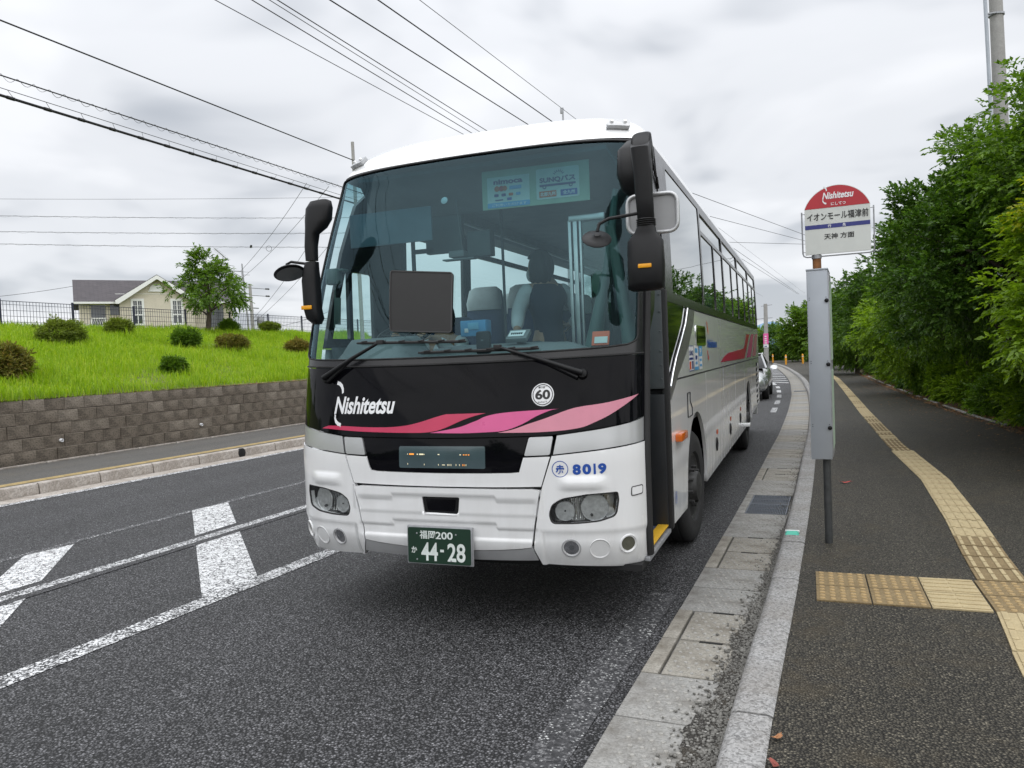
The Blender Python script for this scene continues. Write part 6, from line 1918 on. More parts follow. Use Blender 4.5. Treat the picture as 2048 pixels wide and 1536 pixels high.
tree('broadleaf_tree', 'rounded tree left of the bus stop cabinet, behind the yellow bollards', G1, -.05, 80.0, .12, 3.0, (2.4, 2.8, 2.6), 110, 24, .70, 8, .45, .24, .12, .25, 'leaf_mid', 20, .14, (0, 0), -1, 10, .5)
tree('broadleaf_tree', 'dark lower tree next to the far concrete pole with the pink sign', G1, -3.0, 92.0, .12, 2.0, (2.6, 2.6, 2.0), 90, 22, .70, 8, .45, .24, .12, .25, 'leaf_dark', 21, .14, (0, 0), -1, 10, .5)
tree('broadleaf_tree', 'bright green tree between the coach tail and the far concrete pole', G1, -6.2, 98.0, .12, 2.2, (2.2, 2.6, 2.0), 80, 22, .70, 8, .45, .24, .12, .25, 'leaf_light', 22, .14, (0, 0), -1, 10, .5)
# second row behind, so that no daylight shows under the crowns
k_ = 0
for x, y, cz, r, mt, lab in [(7.2, 12.0, 3.0, (2.3, 2.2, 2.6), 'leaf_dark', 'dark tree deep in the planting behind the yellow-green tree'), (6.9, 16.5, 2.9, (2.3, 2.4, 2.6), 'leaf_mid', 'shaded tree deep in the planting behind the glossy dark tree'), (6.6, 21.5, 2.9, (2.2, 2.6, 2.6), 'leaf_dark', 'shaded tree behind the bushy tree near the cabinet'), (6.3, 27.0, 2.8, (2.2, 2.8, 2.5), 'leaf_mid', 'tree at the back of the planting behind the fresh feathery one'), (5.8, 34.0, 2.8, (2.2, 3.0, 2.5), 'leaf_dark', 'tree at the back of the planting behind the dark round tree'), (3.2, 52.0, 2.4, (2.4, 3.2, 2.1), 'leaf_mid', 'distant tree at the bend of the pavement'), (3.9, 66.0, 2.2, (3.2, 3.2, 2.2), 'leaf_dark', 'distant dark tree beyond the bend of the pavement'), (3.2, 84.0, 2.6, (3.0, 3.2, 2.5), 'leaf_mid', 'distant tree right of the rounded one behind the bollards'), (7.6, 8.2, 2.9, (2.2, 2.0, 2.5), 'leaf_mid', 'tree at the far right edge behind the low pale feathery tree')]:
    k_ += 1
    tree('broadleaf_tree', lab, G1, x, y, .1, cz, r, 70, 26, .55, 8, .34, .15 if y < 40 else .22, .075 if y < 40 else .11, .3, mt, 40 + k_, .10, (0, 0), -1, 8, .5)
# tall undershrubs and the clipped shrub belt at the pavement edge
G2 = 'shrubs along the pavement edge'
shr = [(3.70, 9.2, .42, (.62, .6, .50), 'leaf_light', 'light green shrub at the right edge of the pavement, lowest of the belt'), (3.55, 10.6, .50, (.60, .75, .52), 'leaf_light', 'green shrub under the low feathery sprays at the right'), (3.55, 12.2, .55, (.65, .8, .58), 'leaf_mid', 'shrub under the dark glossy tree, right side'), (3.50, 14.0, .55, (.65, .9, .56), 'leaf_dark', 'dark shrub beneath the leaning glossy tree'), (3.45, 16.0, .55, (.65, .9, .56), 'leaf_light', 'shrub in front of the slanting bare trunk'),
       (3.35, 18.0, .52, (.62, .9, .54), 'leaf_mid', 'shrub just past the slanting bare trunk'), (3.28, 20.2, .52, (.62, 1.0, .54), 'leaf_light', 'light shrub below the bushy mid green tree'), (3.2, 22.6, .52, (.60, 1.1, .54), 'leaf_light', 'shrub left of the leaf-strewn pavement edge'), (3.1, 25.2, .52, (.58, 1.2, .54), 'leaf_mid', 'shrub below the fresh feathery tree'), (3.0, 28.4, .50, (.58, 1.4, .52), 'leaf_dark', 'dark shrub beyond the fresh feathery tree'), (2.95, 32.0, .50, (.58, 1.6, .52), 'leaf_light', 'bright low shrub beside the cabinet, far along the belt'), (2.9, 36.5, .50, (.6, 1.9, .52), 'leaf_light', 'last bright shrub of the belt before the bend'), (2.9, 42, .5, (.7, 2.4, .55), 'leaf_mid', 'farthest shrub of the belt at the bend')]
for i, (x, y, cz, r, mt, lab) in enumerate(shr):
    x += .38
    dens = 1.0 if y < 20 else .6
    tree('shrub', lab, G2, x, y, .1, cz, r, 44, int(34 * dens), .20, 9, .13, .062 if y < 20 else .085, .030 if y < 20 else .042, .2, mt, 70 + i, .03, (0, 0), -1, 6, .4, 3)
for i, (x, y, lab) in enumerate([(4.9, 10.0, 'tall dark undershrub behind the pale feathery tree'), (4.9, 12.6, 'tall dark undershrub at the foot of the tall feathery tree'), (4.8, 15.2, 'tall dark undershrub behind the glossy tree'), (4.7, 18.4, 'tall dark undershrub behind the slanting trunk'), (4.6, 22.0, 'tall dark undershrub behind the bushy tree'), (4.4, 26.2, 'tall dark undershrub behind the fresh feathery tree'), (4.2, 31.0, 'tall dark undershrub far along the planting'), (3.9, 37.0, 'tall dark undershrub near the bend')]):
    tree('shrub', lab, 'undershrubs behind the belt', x, y, .1, .95, (.9, 1.5, .95), 46, 26, .32, 8, .22, .10, .045, .25, 'leaf_dark', 110 + i, .03, (0, 0), -1, 6, .35, 3)
# bank: the tree and the clipped bushes
yt1 = tree('young_tree', 'young round-crowned tree standing on the grass bank in front of the house', None, -23.0, 25.2, 3.2, 5.0, (1.40, 1.60, 1.05), 40, 17, .25, 9, .30, .14, .062, .35, 'leaf_mid', 31, .10, (.0, .35), -.6, 18, .45)
yt2 = tree('young_tree', 'second small crown of the young tree, its leader rising above the rest', None, -23.05, 25.4, 4.2, 6.0, (.62, .75, .55), 14, 18, .24, 9, .26, .13, .058, .2, 'leaf_mid', 32, .04, (.0, .0), -.8, 8, .4)
for c_ in list(yt2.children):
    c_.parent = yt1; c_.matrix_parent_inverse = yt1.matrix_basis.inverted()
bpy.data.objects.remove(yt2)
G3 = 'clipped bushes on the grass bank'
bsh = [(-19.7, 15.85, 2.60, .36, (.62, .66, .42), 'leaf_bush', 'largest round bush on the grass bank, at the left below the fence'), (-21.5, 19.45, 2.96, .28, (.40, .44, .33), 'leaf_bush', 'small dark round bush below the house corner'), (-15.0, 15.2, 1.60, .24, (.24, .27, .24), 'leaf_mid', 'tiny green bush standing lowest on the bank, near the wall'), (-18.7, 19.5, 2.37, .42, (.40, .42, .34), 'leaf_mid', 'small open-branched bush in the middle of the bank'), (-18.0, 20.8, 2.24, .32, (.52, .56, .36), 'leaf_bush_red', 'reddish-brown round bush right of the open-branched one'), (-15.5, 11.15, 1.72, .34, (.42, .50, .40), 'leaf_bush_red', 'reddish bush cut by the left edge of the picture'), (-22.7, 28.8, 3.24, .36, (.42, .45, .16), 'leaf_bush', 'flat-topped little bush on a thin stem beside the fence'), (-17.8, 24.1, 2.20, .26, (.40, .44, .28), 'leaf_bush_red', 'low bush half hidden by the coach'), (-22.5, 25.9, 3.15, .32, (.34, .40, .30), 'leaf_mid', 'light green tuft of a bush at the foot of the young tree')]
for i, (x, y, z, dz, r, mt, lab) in enumerate(bsh):
    r = tuple(q_ * .82 for q_ in r); dz *= .85
    tree('bush', lab, G3, x, y, z - .05, z + dz, r, 210, 16, .10, 7, .075, .046, .023, .02, mt, 140 + i, .018, (0, 0), -.95, 10, .82, 3)

# ------------------------------------------------------------------ fence on the crest
fen = thing('mesh_fence', 'dark navy wire mesh fence along the top of the grass bank', 'fence', (-23, 24, 3.26))
FX, FZ = -23.02, 3.22
pm = MB(); pm.box((0, 0, .47), (.06, .06, .96), bev=.006); PMesh = pm.mesh('fence_post', None); PMesh.materials.append(M['fence'])
fm = MB()
for k in range(1, 23):
    fm.box((0, k * 2.52 / 23, .46), (.009, .009, .86))
for z in (.06, .24, .42, .60, .78, .885):
    fm.box((.012, 1.26, z), (.009, 2.46, .012 if z < .85 else .02))
FMesh = fm.mesh('fence_mesh', None); FMesh.materials.append(M['fence'])
for k in range(-4, 11):
    y0 = 16.5 + k * 2.52
    o = bpy.data.objects.new('post', PMesh); col.objects.link(o); o.parent = fen; o.matrix_parent_inverse = fen.matrix_basis.inverted(); o.location = (FX, y0, FZ)
    o = bpy.data.objects.new('mesh_panel', FMesh); col.objects.link(o); o.parent = fen; o.matrix_parent_inverse = fen.matrix_basis.inverted(); o.location = (FX, y0, FZ); o['kind'] = 'stuff'

# ------------------------------------------------------------------ house
t = NT('roof_shingle')
rc = t.n('ShaderNodeTexBrick', {'Vector': t.n('ShaderNodeMapping', {'Vector': t.n('ShaderNodeTexCoord').outputs['UV'], 'Scale': (1, 1, 1)}).outputs[0], 'Color1': (.052, .046, .052, 1), 'Color2': (.078, .068, .075, 1), 'Mortar': (.028, .025, .03, 1), 'Scale': 1.0, 'Mortar Size': .02, 'Brick Width': .45, 'Row Height': .145})
M['roof_tile'] = t.done(t.bsdf(t.mix(.4, rc.outputs['Color'], t.ramp(t.noise(3, 4), [(.3, (.05, .045, .05)), (.7, (.09, .078, .085))])), .75))
M['siding'] = concrete('house_render', (.64, .59, .50), 40, (.38, .36, .29), .25, .1, .08)
M['house_white'] = plain('house_trim_white', (.76, .77, .77), .5, 0, .04)
M['house_glass'] = plain('house_window_glass', (.055, .065, .075), .08, 0, .3, 2.0, coat=.5)
hd_ = Vector((.6392, .76904, 0)); hn = Vector((.76904, -.6392, 0)); h0 = Vector((-40.5, 33.6, 0))
def H(u, w, z):                                             # u along the front, w towards the viewer
    return h0 + hd_ * (u * .945) + hn * w + Vector((0, 0, z))
house = thing('house', 'beige single-storey house with dark shingle roof and white gable trim beyond the fence', 'house', H(4.8, 0, 3.3))
def hbox(mb, u0, u1, w0, w1, z0, z1):
    vs = [H(u, w, z) for z in (z0, z1) for w in (w0, w1) for u in (u0, u1)]
    mb.add(vs, [(0, 2, 3, 1), (4, 5, 7, 6), (0, 1, 5, 4), (2, 6, 7, 3), (0, 4, 6, 2), (1, 3, 7, 5)])
m = MB(); hbox(m, .25, 2.55, -5.5, -.9, 3.2, 6.15); hbox(m, 7.0, 9.6, -5.5, -.9, 3.2, 6.15)
hbox(m, 2.55, 7.0, -5.5, 0, 3.2, 6.2)
m.prism([H(2.55, 0, 6.2), H(7.0, 0, 6.2), H(4.775, 0, 7.55)], -hn * 3.0); m.build('wall', 'siding', house, None)
def roof_plane(name, a, b, c, d, th=.10):
    a, b, c, d = map(Vector, (a, b, c, d)); n = (b - a).cross(d - a).normalized() * th
    me = bpy.data.meshes.new(name)
    vs = [a, b, c, d, a - n, b - n, c - n, d - n]
    me.from_pydata([tuple(v) for v in vs], [], [(0, 1, 2, 3), (7, 6, 5, 4), (0, 4, 5, 1), (1, 5, 6, 2), (2, 6, 7, 3), (3, 7, 4, 0)])
    uv = me.uv_layers.new(name='UVMap'); W = (b - a).length; Hh = (d - a).length
    co = {0: (0, 0), 1: (W, 0), 2: (W, Hh), 3: (0, Hh)}
    for p in me.polygons:
        for li in p.loop_indices:
            uv.data[li].uv = co[me.loops[li].vertex_index % 4]
    return link(name, me, house, 'roof_tile')
rf_ = roof_plane('roof', H(-.05, -.45, 6.10), H(9.85, -.45, 6.10), H(9.85, -3.2, 7.74), H(-.05, -3.2, 7.74))
roof_plane('rear_roof', H(9.85, -5.95, 6.10), H(-.05, -5.95, 6.10), H(-.05, -3.2, 7.74), H(9.85, -3.2, 7.74))
roof_plane('gable_roof', H(4.775, .42, 7.73), H(4.775, -3.0, 7.73), H(2.28, -3.0, 6.18), H(2.28, .42, 6.18))
roof_plane('gable_roof', H(4.775, -3.0, 7.73), H(4.775, .42, 7.73), H(7.27, .42, 6.18), H(7.27, -3.0, 6.18))
m = MB()
for s in (-1, 1):
    m.prism([H(4.775, .46, 7.69), H(4.775 + s * 2.50, .46, 6.14), H(4.775 + s * 2.50, .46, 5.93), H(4.775 + s * 2.30, .46, 5.93), H(4.775, .46, 7.45)], -hn * .06)
m.build('bargeboard', 'house_white', house, None)
m = MB(); hbox(m, -.05, 2.3, -.46, -.34, 6.0, 6.12); hbox(m, 7.3, 9.85, -.46, -.34, 6.0, 6.12); m.build('gutter_trim', 'house_white', house, None)
m = MB(); hbox(m, 2.3, 7.2, -.02, .025, 6.55, 6.58); hbox(m, .25, 2.55, -.9, -.875, 4.75, 4.80); m.build('wall_band', 'house_white', house, None)
m = MB(); m.prism([H(4.74 + .43 * cos(t_), .03, 6.76 + .42 * sin(t_)) for t_ in np.linspace(0, pi, 17)], hn * .03); hv = m.build('half_round_vent', 'house_white', house, None)
m = MB(); hbox(m, 4.25, 5.23, .02, .09, 6.70, 6.76); m.build('vent_sill', 'house_white', hv, None)
for u0, u1 in ((3.18, 3.96), (5.55, 6.33)):
    m = MB()
    for a, b, c, d in ((u0, u0 + .14, 4.62, 6.27), (u1 - .14, u1, 4.62, 6.27), (u0 + .14, u1 - .14, 6.13, 6.27), (u0 + .14, u1 - .14, 4.62, 4.74)):
        hbox(m, a, b, .0, .06, c, d)
    um = (u0 + u1) / 2
    hbox(m, um - .03, um + .03, .0, .045, 4.74, 6.13); hbox(m, u0 + .14, u1 - .14, .0, .05, 5.24, 5.32)
    for uu in (u0 + .25, u1 - .25):
        hbox(m, uu - .008, uu + .008, .0, .035, 5.32, 6.13)
    for zz in (5.58, 5.86):
        hbox(m, u0 + .14, u1 - .14, .0, .03, zz - .008, zz + .008)
    w = m.build('window', 'house_white', house, None)
    m = MB(); hbox(m, u0 + .10, u1 - .10, .004, .018, 4.70, 6.16); m.build('pane', 'house_glass', w, None)
m = MB(); hbox(m, .9, 1.72, -.9, -.86, 4.55, 6.02); w = m.build('window', 'house_glass', house, None)
m = MB()
for a, b, c, d in ((.86, .94, 4.5, 5.15), (1.66, 1.74, 4.5, 5.15), (.86, 1.74, 5.10, 5.18), (.86, 1.74, 4.5, 4.56), (.86, 1.74, 5.96, 6.02)):
    hbox(m, a, b, -.86, -.82, c, d)
for k in range(6):
    m.tube([H(.94 + k * .13, -.83, 4.56), H(1.07 + k * .13, -.83, 5.1)], .010, 4); m.tube([H(1.07 + k * .13, -.83, 4.56), H(.94 + k * .13, -.83, 5.1)], .010, 4)
m.build('window_guard', 'house_white', w, None)
m = MB(); hbox(m, 2.0, 2.55, -.9, -.86, 5.35, 6.0); m.build('window', 'house_glass', house, None)
m = MB(); hbox(m, 7.9, 9.0, -.9, -.86, 4.5, 5.9); m.build('window', 'house_glass', house, None)
# rooftop aerial
an_ = thing('tv_aerial', 'thin rooftop television aerial rising behind the young tree', 'aerial', (-41.2, 47.2, 7.6))
m = MB(); m.cyl((-41.2, 47.2, 7.4), (-41.2, 47.2, 10.35), .022, 6); m.build('mast', 'galv', an_)
m = MB(); b0, b1 = Vector((-41.0, 46.1, 10.75)), Vector((-41.3, 47.9, 10.05)); m.cyl(b0, b1, .03, 6)
for k in range(9):
    p = b0.lerp(b1, .06 + k * .11); m.cyl(p + Vector((.22, .05, .0)), p - Vector((.22, .05, .0)), .010, 5)
m.cyl((-41.2, 46.9, 9.75), (-41.2, 48.4, 9.65), .018, 5); m.build('aerial_boom', 'galv', an_)

# ------------------------------------------------------------------ poles
def pole_box(mb, c, d): mb.box(c, d, bev=.01)
up1 = thing('utility_pole', 'concrete utility pole with two cross-arms and a grey transformer behind the fence', 'pole', (-39.0, 47.5, 3.2))
m = MB(); m.cyl((-38.95, 47.5, 2.8), (-39.0, 47.4, 8.05), .15, 12, .10); m.build('shaft', 'pole_conc', up1)
for zz in (7.75, 7.2):
    m = MB(); m.cyl((-39, 47.45, zz), (-38.6, 49.0, zz - .02), .02, 6); m.lathe((-38.62, 48.8, zz - .01), (.25, .95, 0), [(-.1, .02), (-.05, .07), (.05, .05), (.2, .07), (.3, .02)], 8); m.build('line_insulator', 'wire_grey', up1)
m = MB(); m.box((-39.0, 47.5, 6.25), (.08, 1.5, .08)); m.box((-39.0, 47.2, 6.05), (.08, .9, .06)); m.build('cross_arm', 'galv', up1)
m = MB(); m.lathe((-38.72, 48.05, 4.95), (0, 0, 1), [(0, .24), (.06, .28), (.62, .28), (.68, .24), (.72, .001)], 16); m.box((-38.9, 47.8, 5.3), (.2, .3, .06)); m.build('transformer', 'galv', up1)
m = MB(); m.cyl((-39.3, 47.1, 7.4), (-39.3, 46.9, 9.0), .02, 6); m.cyl((-39.3, 46.9, 8.95), (-39.1, 47.5, 8.95), .015, 5); m.build('top_bracket', 'galv', up1)
up2 = thing('utility_pole', 'thin pole with a side arm whose tip shows right of the young tree', 'pole', (-37.0, 44.3, 3.2))
m = MB(); m.cyl((-36.9, 44.6, 2.9), (-37.0, 44.25, 9.1), .07, 10, .045); m.build('shaft', 'galv', up2)
m = MB(); m.cyl((-37.0, 44.3, 8.55), (-37.2, 41.6, 8.45), .035, 6); m.cyl((-37.0, 44.3, 8.1), (-37.1, 43.2, 8.5), .02, 5); m.lathe((-37.1, 42.9, 8.55), (0, 0, 1), [(0, .05), (.16, .07), (.2, .02)], 8); m.cyl((-36.9, 44.2, 8.3), (-36.9, 44.9, 8.35), .015, 5); m.build('cross_arm', 'galv', up2)
tp = thing('tall_pole', 'tall round concrete pole with a thin conduit rising above the feathery tree', 'pole', (4.15, 19.5, .1))
m = MB(); m.cyl((4.19, 19.5, .0), (3.98, 19.5, 9.5), .165, 18, .125); m.build('shaft', 'pole_conc', tp)
m = MB(); m.cyl((3.92, 19.3, 3.0), (3.74, 19.3, 9.5), .038, 10); m.build('conduit', 'cabinet', tp)
m = MB()
for zz in (5.45, 7.05, 8.6):
    m.lathe((4.17 - .0221 * zz + .02, 19.5, zz), (0, 0, 1), [(0, .15), (.0, .155), (.04, .155), (.04, .15)], 16); m.box((3.92 - .0221 * (zz - 3) + .1, 19.35, zz + .02), (.16, .05, .03))
m.build('clamp', 'galv', tp)
fp_ = thing('utility_pole', 'distant concrete pole with a pink and white sign strapped round it', 'pole', (-3.57, 77, .1))
m = MB(); m.cyl((-3.57, 77, 0), (-3.50, 77, 5.75), .235, 14, .17); m.build('shaft', 'pole_conc', fp_)
m = MB(); m.cyl((-3.56, 77, 1.94), (-3.55, 77, 2.95), .240, 14); sg_ = m.build('pink_sign', 'pink_sign', fp_)
m = MB()
for zz in (2.05, 2.25, 2.45, 2.68):
    m.box((-3.57, 76.76, zz), (.20, .02, .09))
m.build('sign_print', 'dec_white', sg_)
m = MB(); m.cyl((-3.565, 77, 1.62), (-3.56, 77, 1.92), .240, 14); sw_ = m.build('white_sign', 'dec_white', fp_)
m = MB(); m.box((-3.57, 76.76, 1.74), (.22, .02, .09)); m.build('sign_print', 'dec_navy', sw_)
m = MB(); m.cyl((-3.9, 77, 5.55), (-2.9, 77, 5.65), .03, 6); m.cyl((-4.4, 77, 4.35), (-2.9, 77, 4.42), .03, 6); m.lathe((-4.5, 77, 4.36), (1, 0, 0), [(0, .02), (.05, .08), (.2, .06), (.3, .02)], 8); m.build('cross_arm', 'galv', fp_)
bp_ = thing('street_pole', 'pole tip with small fitting rising behind the coach roof', 'pole', (-11.8, 40, 0))
m = MB(); m.cyl((-11.8, 40, 0), (-11.8, 40, 14.9), .10, 10, .045); m.box((-11.85, 40, 14.75), (.18, .1, .3), bev=.02); m.build('shaft', 'galv', bp_)
bq_ = thing('street_pole', 'grey pole end standing just above the left roof corner of the coach', 'pole', (-18.6, 30, 0))
m = MB(); m.cyl((-18.6, 30, 0), (-18.65, 30, 11.6), .10, 12, .072); m.build('shaft', 'pole_conc', bq_)

# bollards
bm_ = MB(); bm_.lathe((0, 0, 0), (0, 0, 1), [(0, .075), (.74, .075), (.80, .06), (.83, .03), (.835, .001)], 14); BME = bm_.mesh('bollard_post', 50); BME.materials.append(M['bollard'])
for x, y, lab in ((-3.05, 79.0, 'leftmost yellow bollard, beside the distant pole with the pink sign'), (-1.63, 69.0, 'tallest-looking yellow bollard on the inside of the kerb bend'), (-.30, 70.4, 'yellow bollard next to the bus stop cabinet edge')):
    o = thing('bollard', lab, 'bollard', (x, y, .126), 0, 'yellow bollards at the bend')
    b_ = bpy.data.objects.new('post', BME); col.objects.link(b_); b_.parent = o
    b2 = MB(); b2.lathe((x, y, .126 + .60), (0, 0, 1), [(0, .077), (.06, .077)], 14); b2.build('reflective_band', 'dec_white', o)

# hills
def hill(name, pts, y, depth, mat, base):
    m = MB(); n = len(pts)
    for k, (x, z) in enumerate(pts):
        m.v += [(x, y - depth * .5, base), (x, y - depth * .15, base + (z - base) * .72), (x, y, z), (x, y + depth * .5, base)]
    for k in range(n - 1):
        for q in range(3):
            m.f.append((k * 4 + q, (k + 1) * 4 + q, (k + 1) * 4 + q + 1, k * 4 + q + 1)); m.mi.append(0)
    tag(m.build(name, mat, None, 80), kind='structure')
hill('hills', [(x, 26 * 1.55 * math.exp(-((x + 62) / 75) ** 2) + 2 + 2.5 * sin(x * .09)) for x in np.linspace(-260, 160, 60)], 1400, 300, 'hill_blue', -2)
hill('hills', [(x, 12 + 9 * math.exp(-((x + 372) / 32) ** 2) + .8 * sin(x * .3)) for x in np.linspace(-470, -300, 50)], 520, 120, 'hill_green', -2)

# ------------------------------------------------------------------ overhead cables
def cable(name, label, p0, p1, r, sag=0.0, ext=(0, 0), mat='wire', group='overhead cables', n=40, wrap=0.0, loops=0):
    p0, p1 = Vector(p0), Vector(p1); d = p1 - p0
    a, b = p0 - d.normalized() * ext[0], p1 + d.normalized() * ext[1]
    pts = []
    for k in range(n + 1):
        t = k / n; p = a.lerp(b, t); p.z -= sag * 4 * t * (1 - t); pts.append(p)
    m = MB(); m.tube(pts, r, 6)
    o = m.build(name, mat, None, 60); tag(o, label, 'cable', group)
    if wrap:
        L = (b - a).length; w = MB(); N = int(L / wrap * 10); q = []
        for k in range(N + 1):
            t = k / N; p = a.lerp(b, t); p.z -= sag * 4 * t * (1 - t)
            an = 2 * pi * (t * L / wrap); rr = r * 2.4 + (.03 * abs(sin(an * .31)))
            q.append(p + Vector((cos(an) * rr * .5, 0, sin(an) * rr - rr * .4)))
        w.tube(q, r * .32, 4); w.build('lashing_wire', 'wire_grey', o, 60)
    return o
Z9 = 9.0
k_ = (Z9 - CAM_H) / (7.0 - CAM_H)
def S7(x, y):
    return (x * k_, y * k_, Z9)
over = [('thin grey cable, leftmost of the bundle running up to the top edge', (-7.76, 9.02), (-7.40, 16.59), .009), ('cable entering at the top edge beside the leftmost thin one', (-7.30, 9.22), (-7.18, 16.62), .011), ('middle cable of the close group of three over the coach', (-7.08, 9.30), (-6.98, 16.64), .008), ('right cable of the close group of three over the coach', (-6.98, 9.33), (-6.80, 16.68), .011), ('thick dark cable, left one of the pair over the middle of the coach', (-6.31, 9.73), (-5.78, 16.83), .014), ('thick dark cable, right one of the pair over the middle of the coach', (-5.69, 10.04), (-5.22, 16.92), .014), ('thin grey cable running down to the pole tip behind the coach roof', (-5.15, 10.30), (-4.75, 16.10), .007)]
for lab, a, b, r in over:
    cable('power_cable', lab, S7(*a), S7(*b), r, 0.0, (34, 95), 'wire' if r > .0075 else 'wire_grey')
thick = cable('power_cable', 'thick black cable with hangers, lowest of the three slanting down to the left roof corner', S7(-13.91, 10.24), S7(-13.79, 20.58), .040, 0, (32, 70), 'wire')
cable('messenger_wire', 'thin wire just above the thick black cable, holding its hangers', S7(-13.55, 9.95), S7(-13.45, 20.35), .010, 0, (32, 70), 'wire_grey')
A = Vector(S7(-13.91, 10.24)); B = Vector(S7(-13.79, 20.58)); A2 = Vector(S7(-13.55, 9.95)); B2 = Vector(S7(-13.45, 20.35))
for k in range(14):
    t = .02 + k * .073; p = A.lerp(B, t); q2 = A2.lerp(B2, t); d = (B - A).normalized()
    hg = MB(); hg.tube([p - d * .10, p + d * .10], .052, 6); hg.tube([p + d * .1, q2 - d * .05, q2 + d * .12], .006, 4)
    hg.build('cable_hanger', 'wire', thick)
cable('power_cable', 'dark cable with a loose spiral wire wound round it, middle of the three slanting ones', S7(-12.98, 9.58), S7(-12.80, 19.35), .018, 0, (32, 70), 'wire', wrap=.42)
cable('power_cable', 'single twisted cable, highest of the three slanting down to the left roof corner', S7(-10.97, 8.15), S7(-10.86, 17.31), .018, 0.0, (30, 70), 'wire')
for lab, a, b, r, w in (('faint thin level cable, highest of the four level ones on the left', (-30.05, 21.84), (-19.26, 28.56), .006, 0), ('level cable with loose spiral wire, second from the top on the left', (-33.17, 24.07), (-22.95, 31.81), .009, .8), ('level cable with loose spiral wire, third from the top on the left', (-36.76, 26.62), (-25.63, 35.46), .010, .8), ('level cable carrying a black splice box, lowest of the four on the left', (-40.16, 29.04), (-28.66, 39.58), .011, .9)):
    cable('telephone_cable', lab, (*a, 9.0), (*b, 9.0), r, .10, (6, 3), 'wire_grey', 'level cables on the left', wrap=w)
m = MB(); m.box((-30.75, 37.66, 8.96), (.12, .62, .10), rot=Matrix.Rotation(radians(42), 3, 'Z'), bev=.03); tag(m.build('cable_splice', 'wire'), 'black splice box hanging on the lowest level cable', 'splice box')
m = MB(); c_ = Vector((-30.0, 38.35, 8.85)); m.tube([c_ + Vector((.16 * cos(t_) * .74, .16 * cos(t_) * .67, .16 * sin(t_))) for t_ in np.linspace(0, 4 * pi, 40)], .012, 5); tag(m.build('cable_coil', 'wire_grey'), 'small coil of spare wire beside the splice box', 'cable coil')
for i, (lab, a, b) in enumerate((('service cable rising from the house roof corner to the left edge', (-40.4, 33.5, 7.0), (-41.0, 22.0, 5.4)), ('cable sloping up from the transformer pole towards the left mirror', (-39.0, 47.5, 5.4), (-26.5, 38.0, 9.2)), ('second cable sloping up from the transformer pole beside the first', (-38.9, 47.6, 5.2), (-25.5, 38.5, 9.0)), ('faint cable from the thin pole arm up towards the left mirror', (-37.0, 44.0, 8.5), (-24.0, 34.0, 11.2)), ('faint lower cable from the thin pole arm up towards the left mirror', (-37.0, 44.4, 8.2), (-23.0, 34.5, 11.0)), ('slack cable from the transformer pole to the right, along the fence top', (-39.0, 47.5, 4.6), (-25.0, 38.0, 5.0)))):
    cable('service_cable', lab, a, b, .012, .25, (0, 0), 'wire_grey', 'service cables by the house')
for lab, a, b in (('cable sloping down behind the bus stop plate, upper of three', (-3.34, 27.17, 7.0), (.09, 39.94, 7.0)), ('cable sloping down behind the bus stop plate, middle of three', (-3.38, 32.0, 7.0), (.12, 42.3, 7.0)), ('level cable behind the bus stop plate, lowest of three', (-3.2, 42.0, 7.2), (.13, 43.6, 7.0))):
    cable('power_cable', lab, a, b, .010, .0, (2, 6), 'wire_grey', 'cables behind the stop')

# ------------------------------------------------------------------ silver car behind the coach
car = thing('parked_car', 'silver car waiting behind the coach, only its right front corner in view', 'car', (-2.05, 27.8, 0))
M['car_silver'] = plain('car_silver', (.46, .47, .48), .22, .65, .05, coat=.6)
cx0 = -2.05
sec = [(25.62, .30, .62, .62, .62), (25.70, .24, .74, .74, .70), (25.95, .22, .84, .84, .80), (26.6, .22, .88, .94, .84), (27.3, .22, .89, 1.00, .85), (28.4, .22, .89, 1.03, .85), (29.6, .22, .88, 1.05, .84), (30.1, .26, .82, .98, .78), (30.2, .40, .74, .85, .7)]
m = MB(); N = 20
for y0, zb, w, zt, wt in sec:
    for k in range(N):
        t_ = 2 * pi * k / N; cxx = math.copysign(abs(cos(t_)) ** .45, cos(t_)); czz = math.copysign(abs(sin(t_)) ** .55, sin(t_))
        zz = (zb + zt) / 2 + (zt - zb) / 2 * czz; m.v.append((cx0 + cxx * (w if czz < .3 else wt), y0, zz))
for j in range(len(sec) - 1):
    for k in range(N):
        q = (k + 1) % N; m.f.append((j * N + k, j * N + q, (j + 1) * N + q, (j + 1) * N + k)); m.mi.append(0)
m.f += [tuple(range(N)), tuple((len(sec) - 1) * N + k for k in reversed(range(N)))]; m.mi += [0, 0]
m.build('body', 'car_silver', car, 50)
m = MB()
def ring2(y0, z, w): return [(cx0 - w, y0, z), (cx0 + w, y0, z)]
gh = [(26.75, 1.0, .78), (27.65, 1.40, .60), (28.6, 1.47, .58), (29.6, 1.36, .60), (30.1, 1.02, .74)]
for y0, z, w in gh:
    m.v += [(cx0 - w, y0, z), (cx0 + w, y0, z), (cx0 - w - .12 * (1.5 - z), y0, .98), (cx0 + w + .12 * (1.5 - z), y0, .98)]
for j in range(4):
    a = j * 4; b = a + 4
    m.f += [(a, a + 1, b + 1, b), (a + 1, a + 3, b + 3, b + 1), (a, b, b + 2, a + 2)]; m.mi += [0, 0, 0]
gh_ = m.build('cabin_glass', 'black_gloss', car, 40)
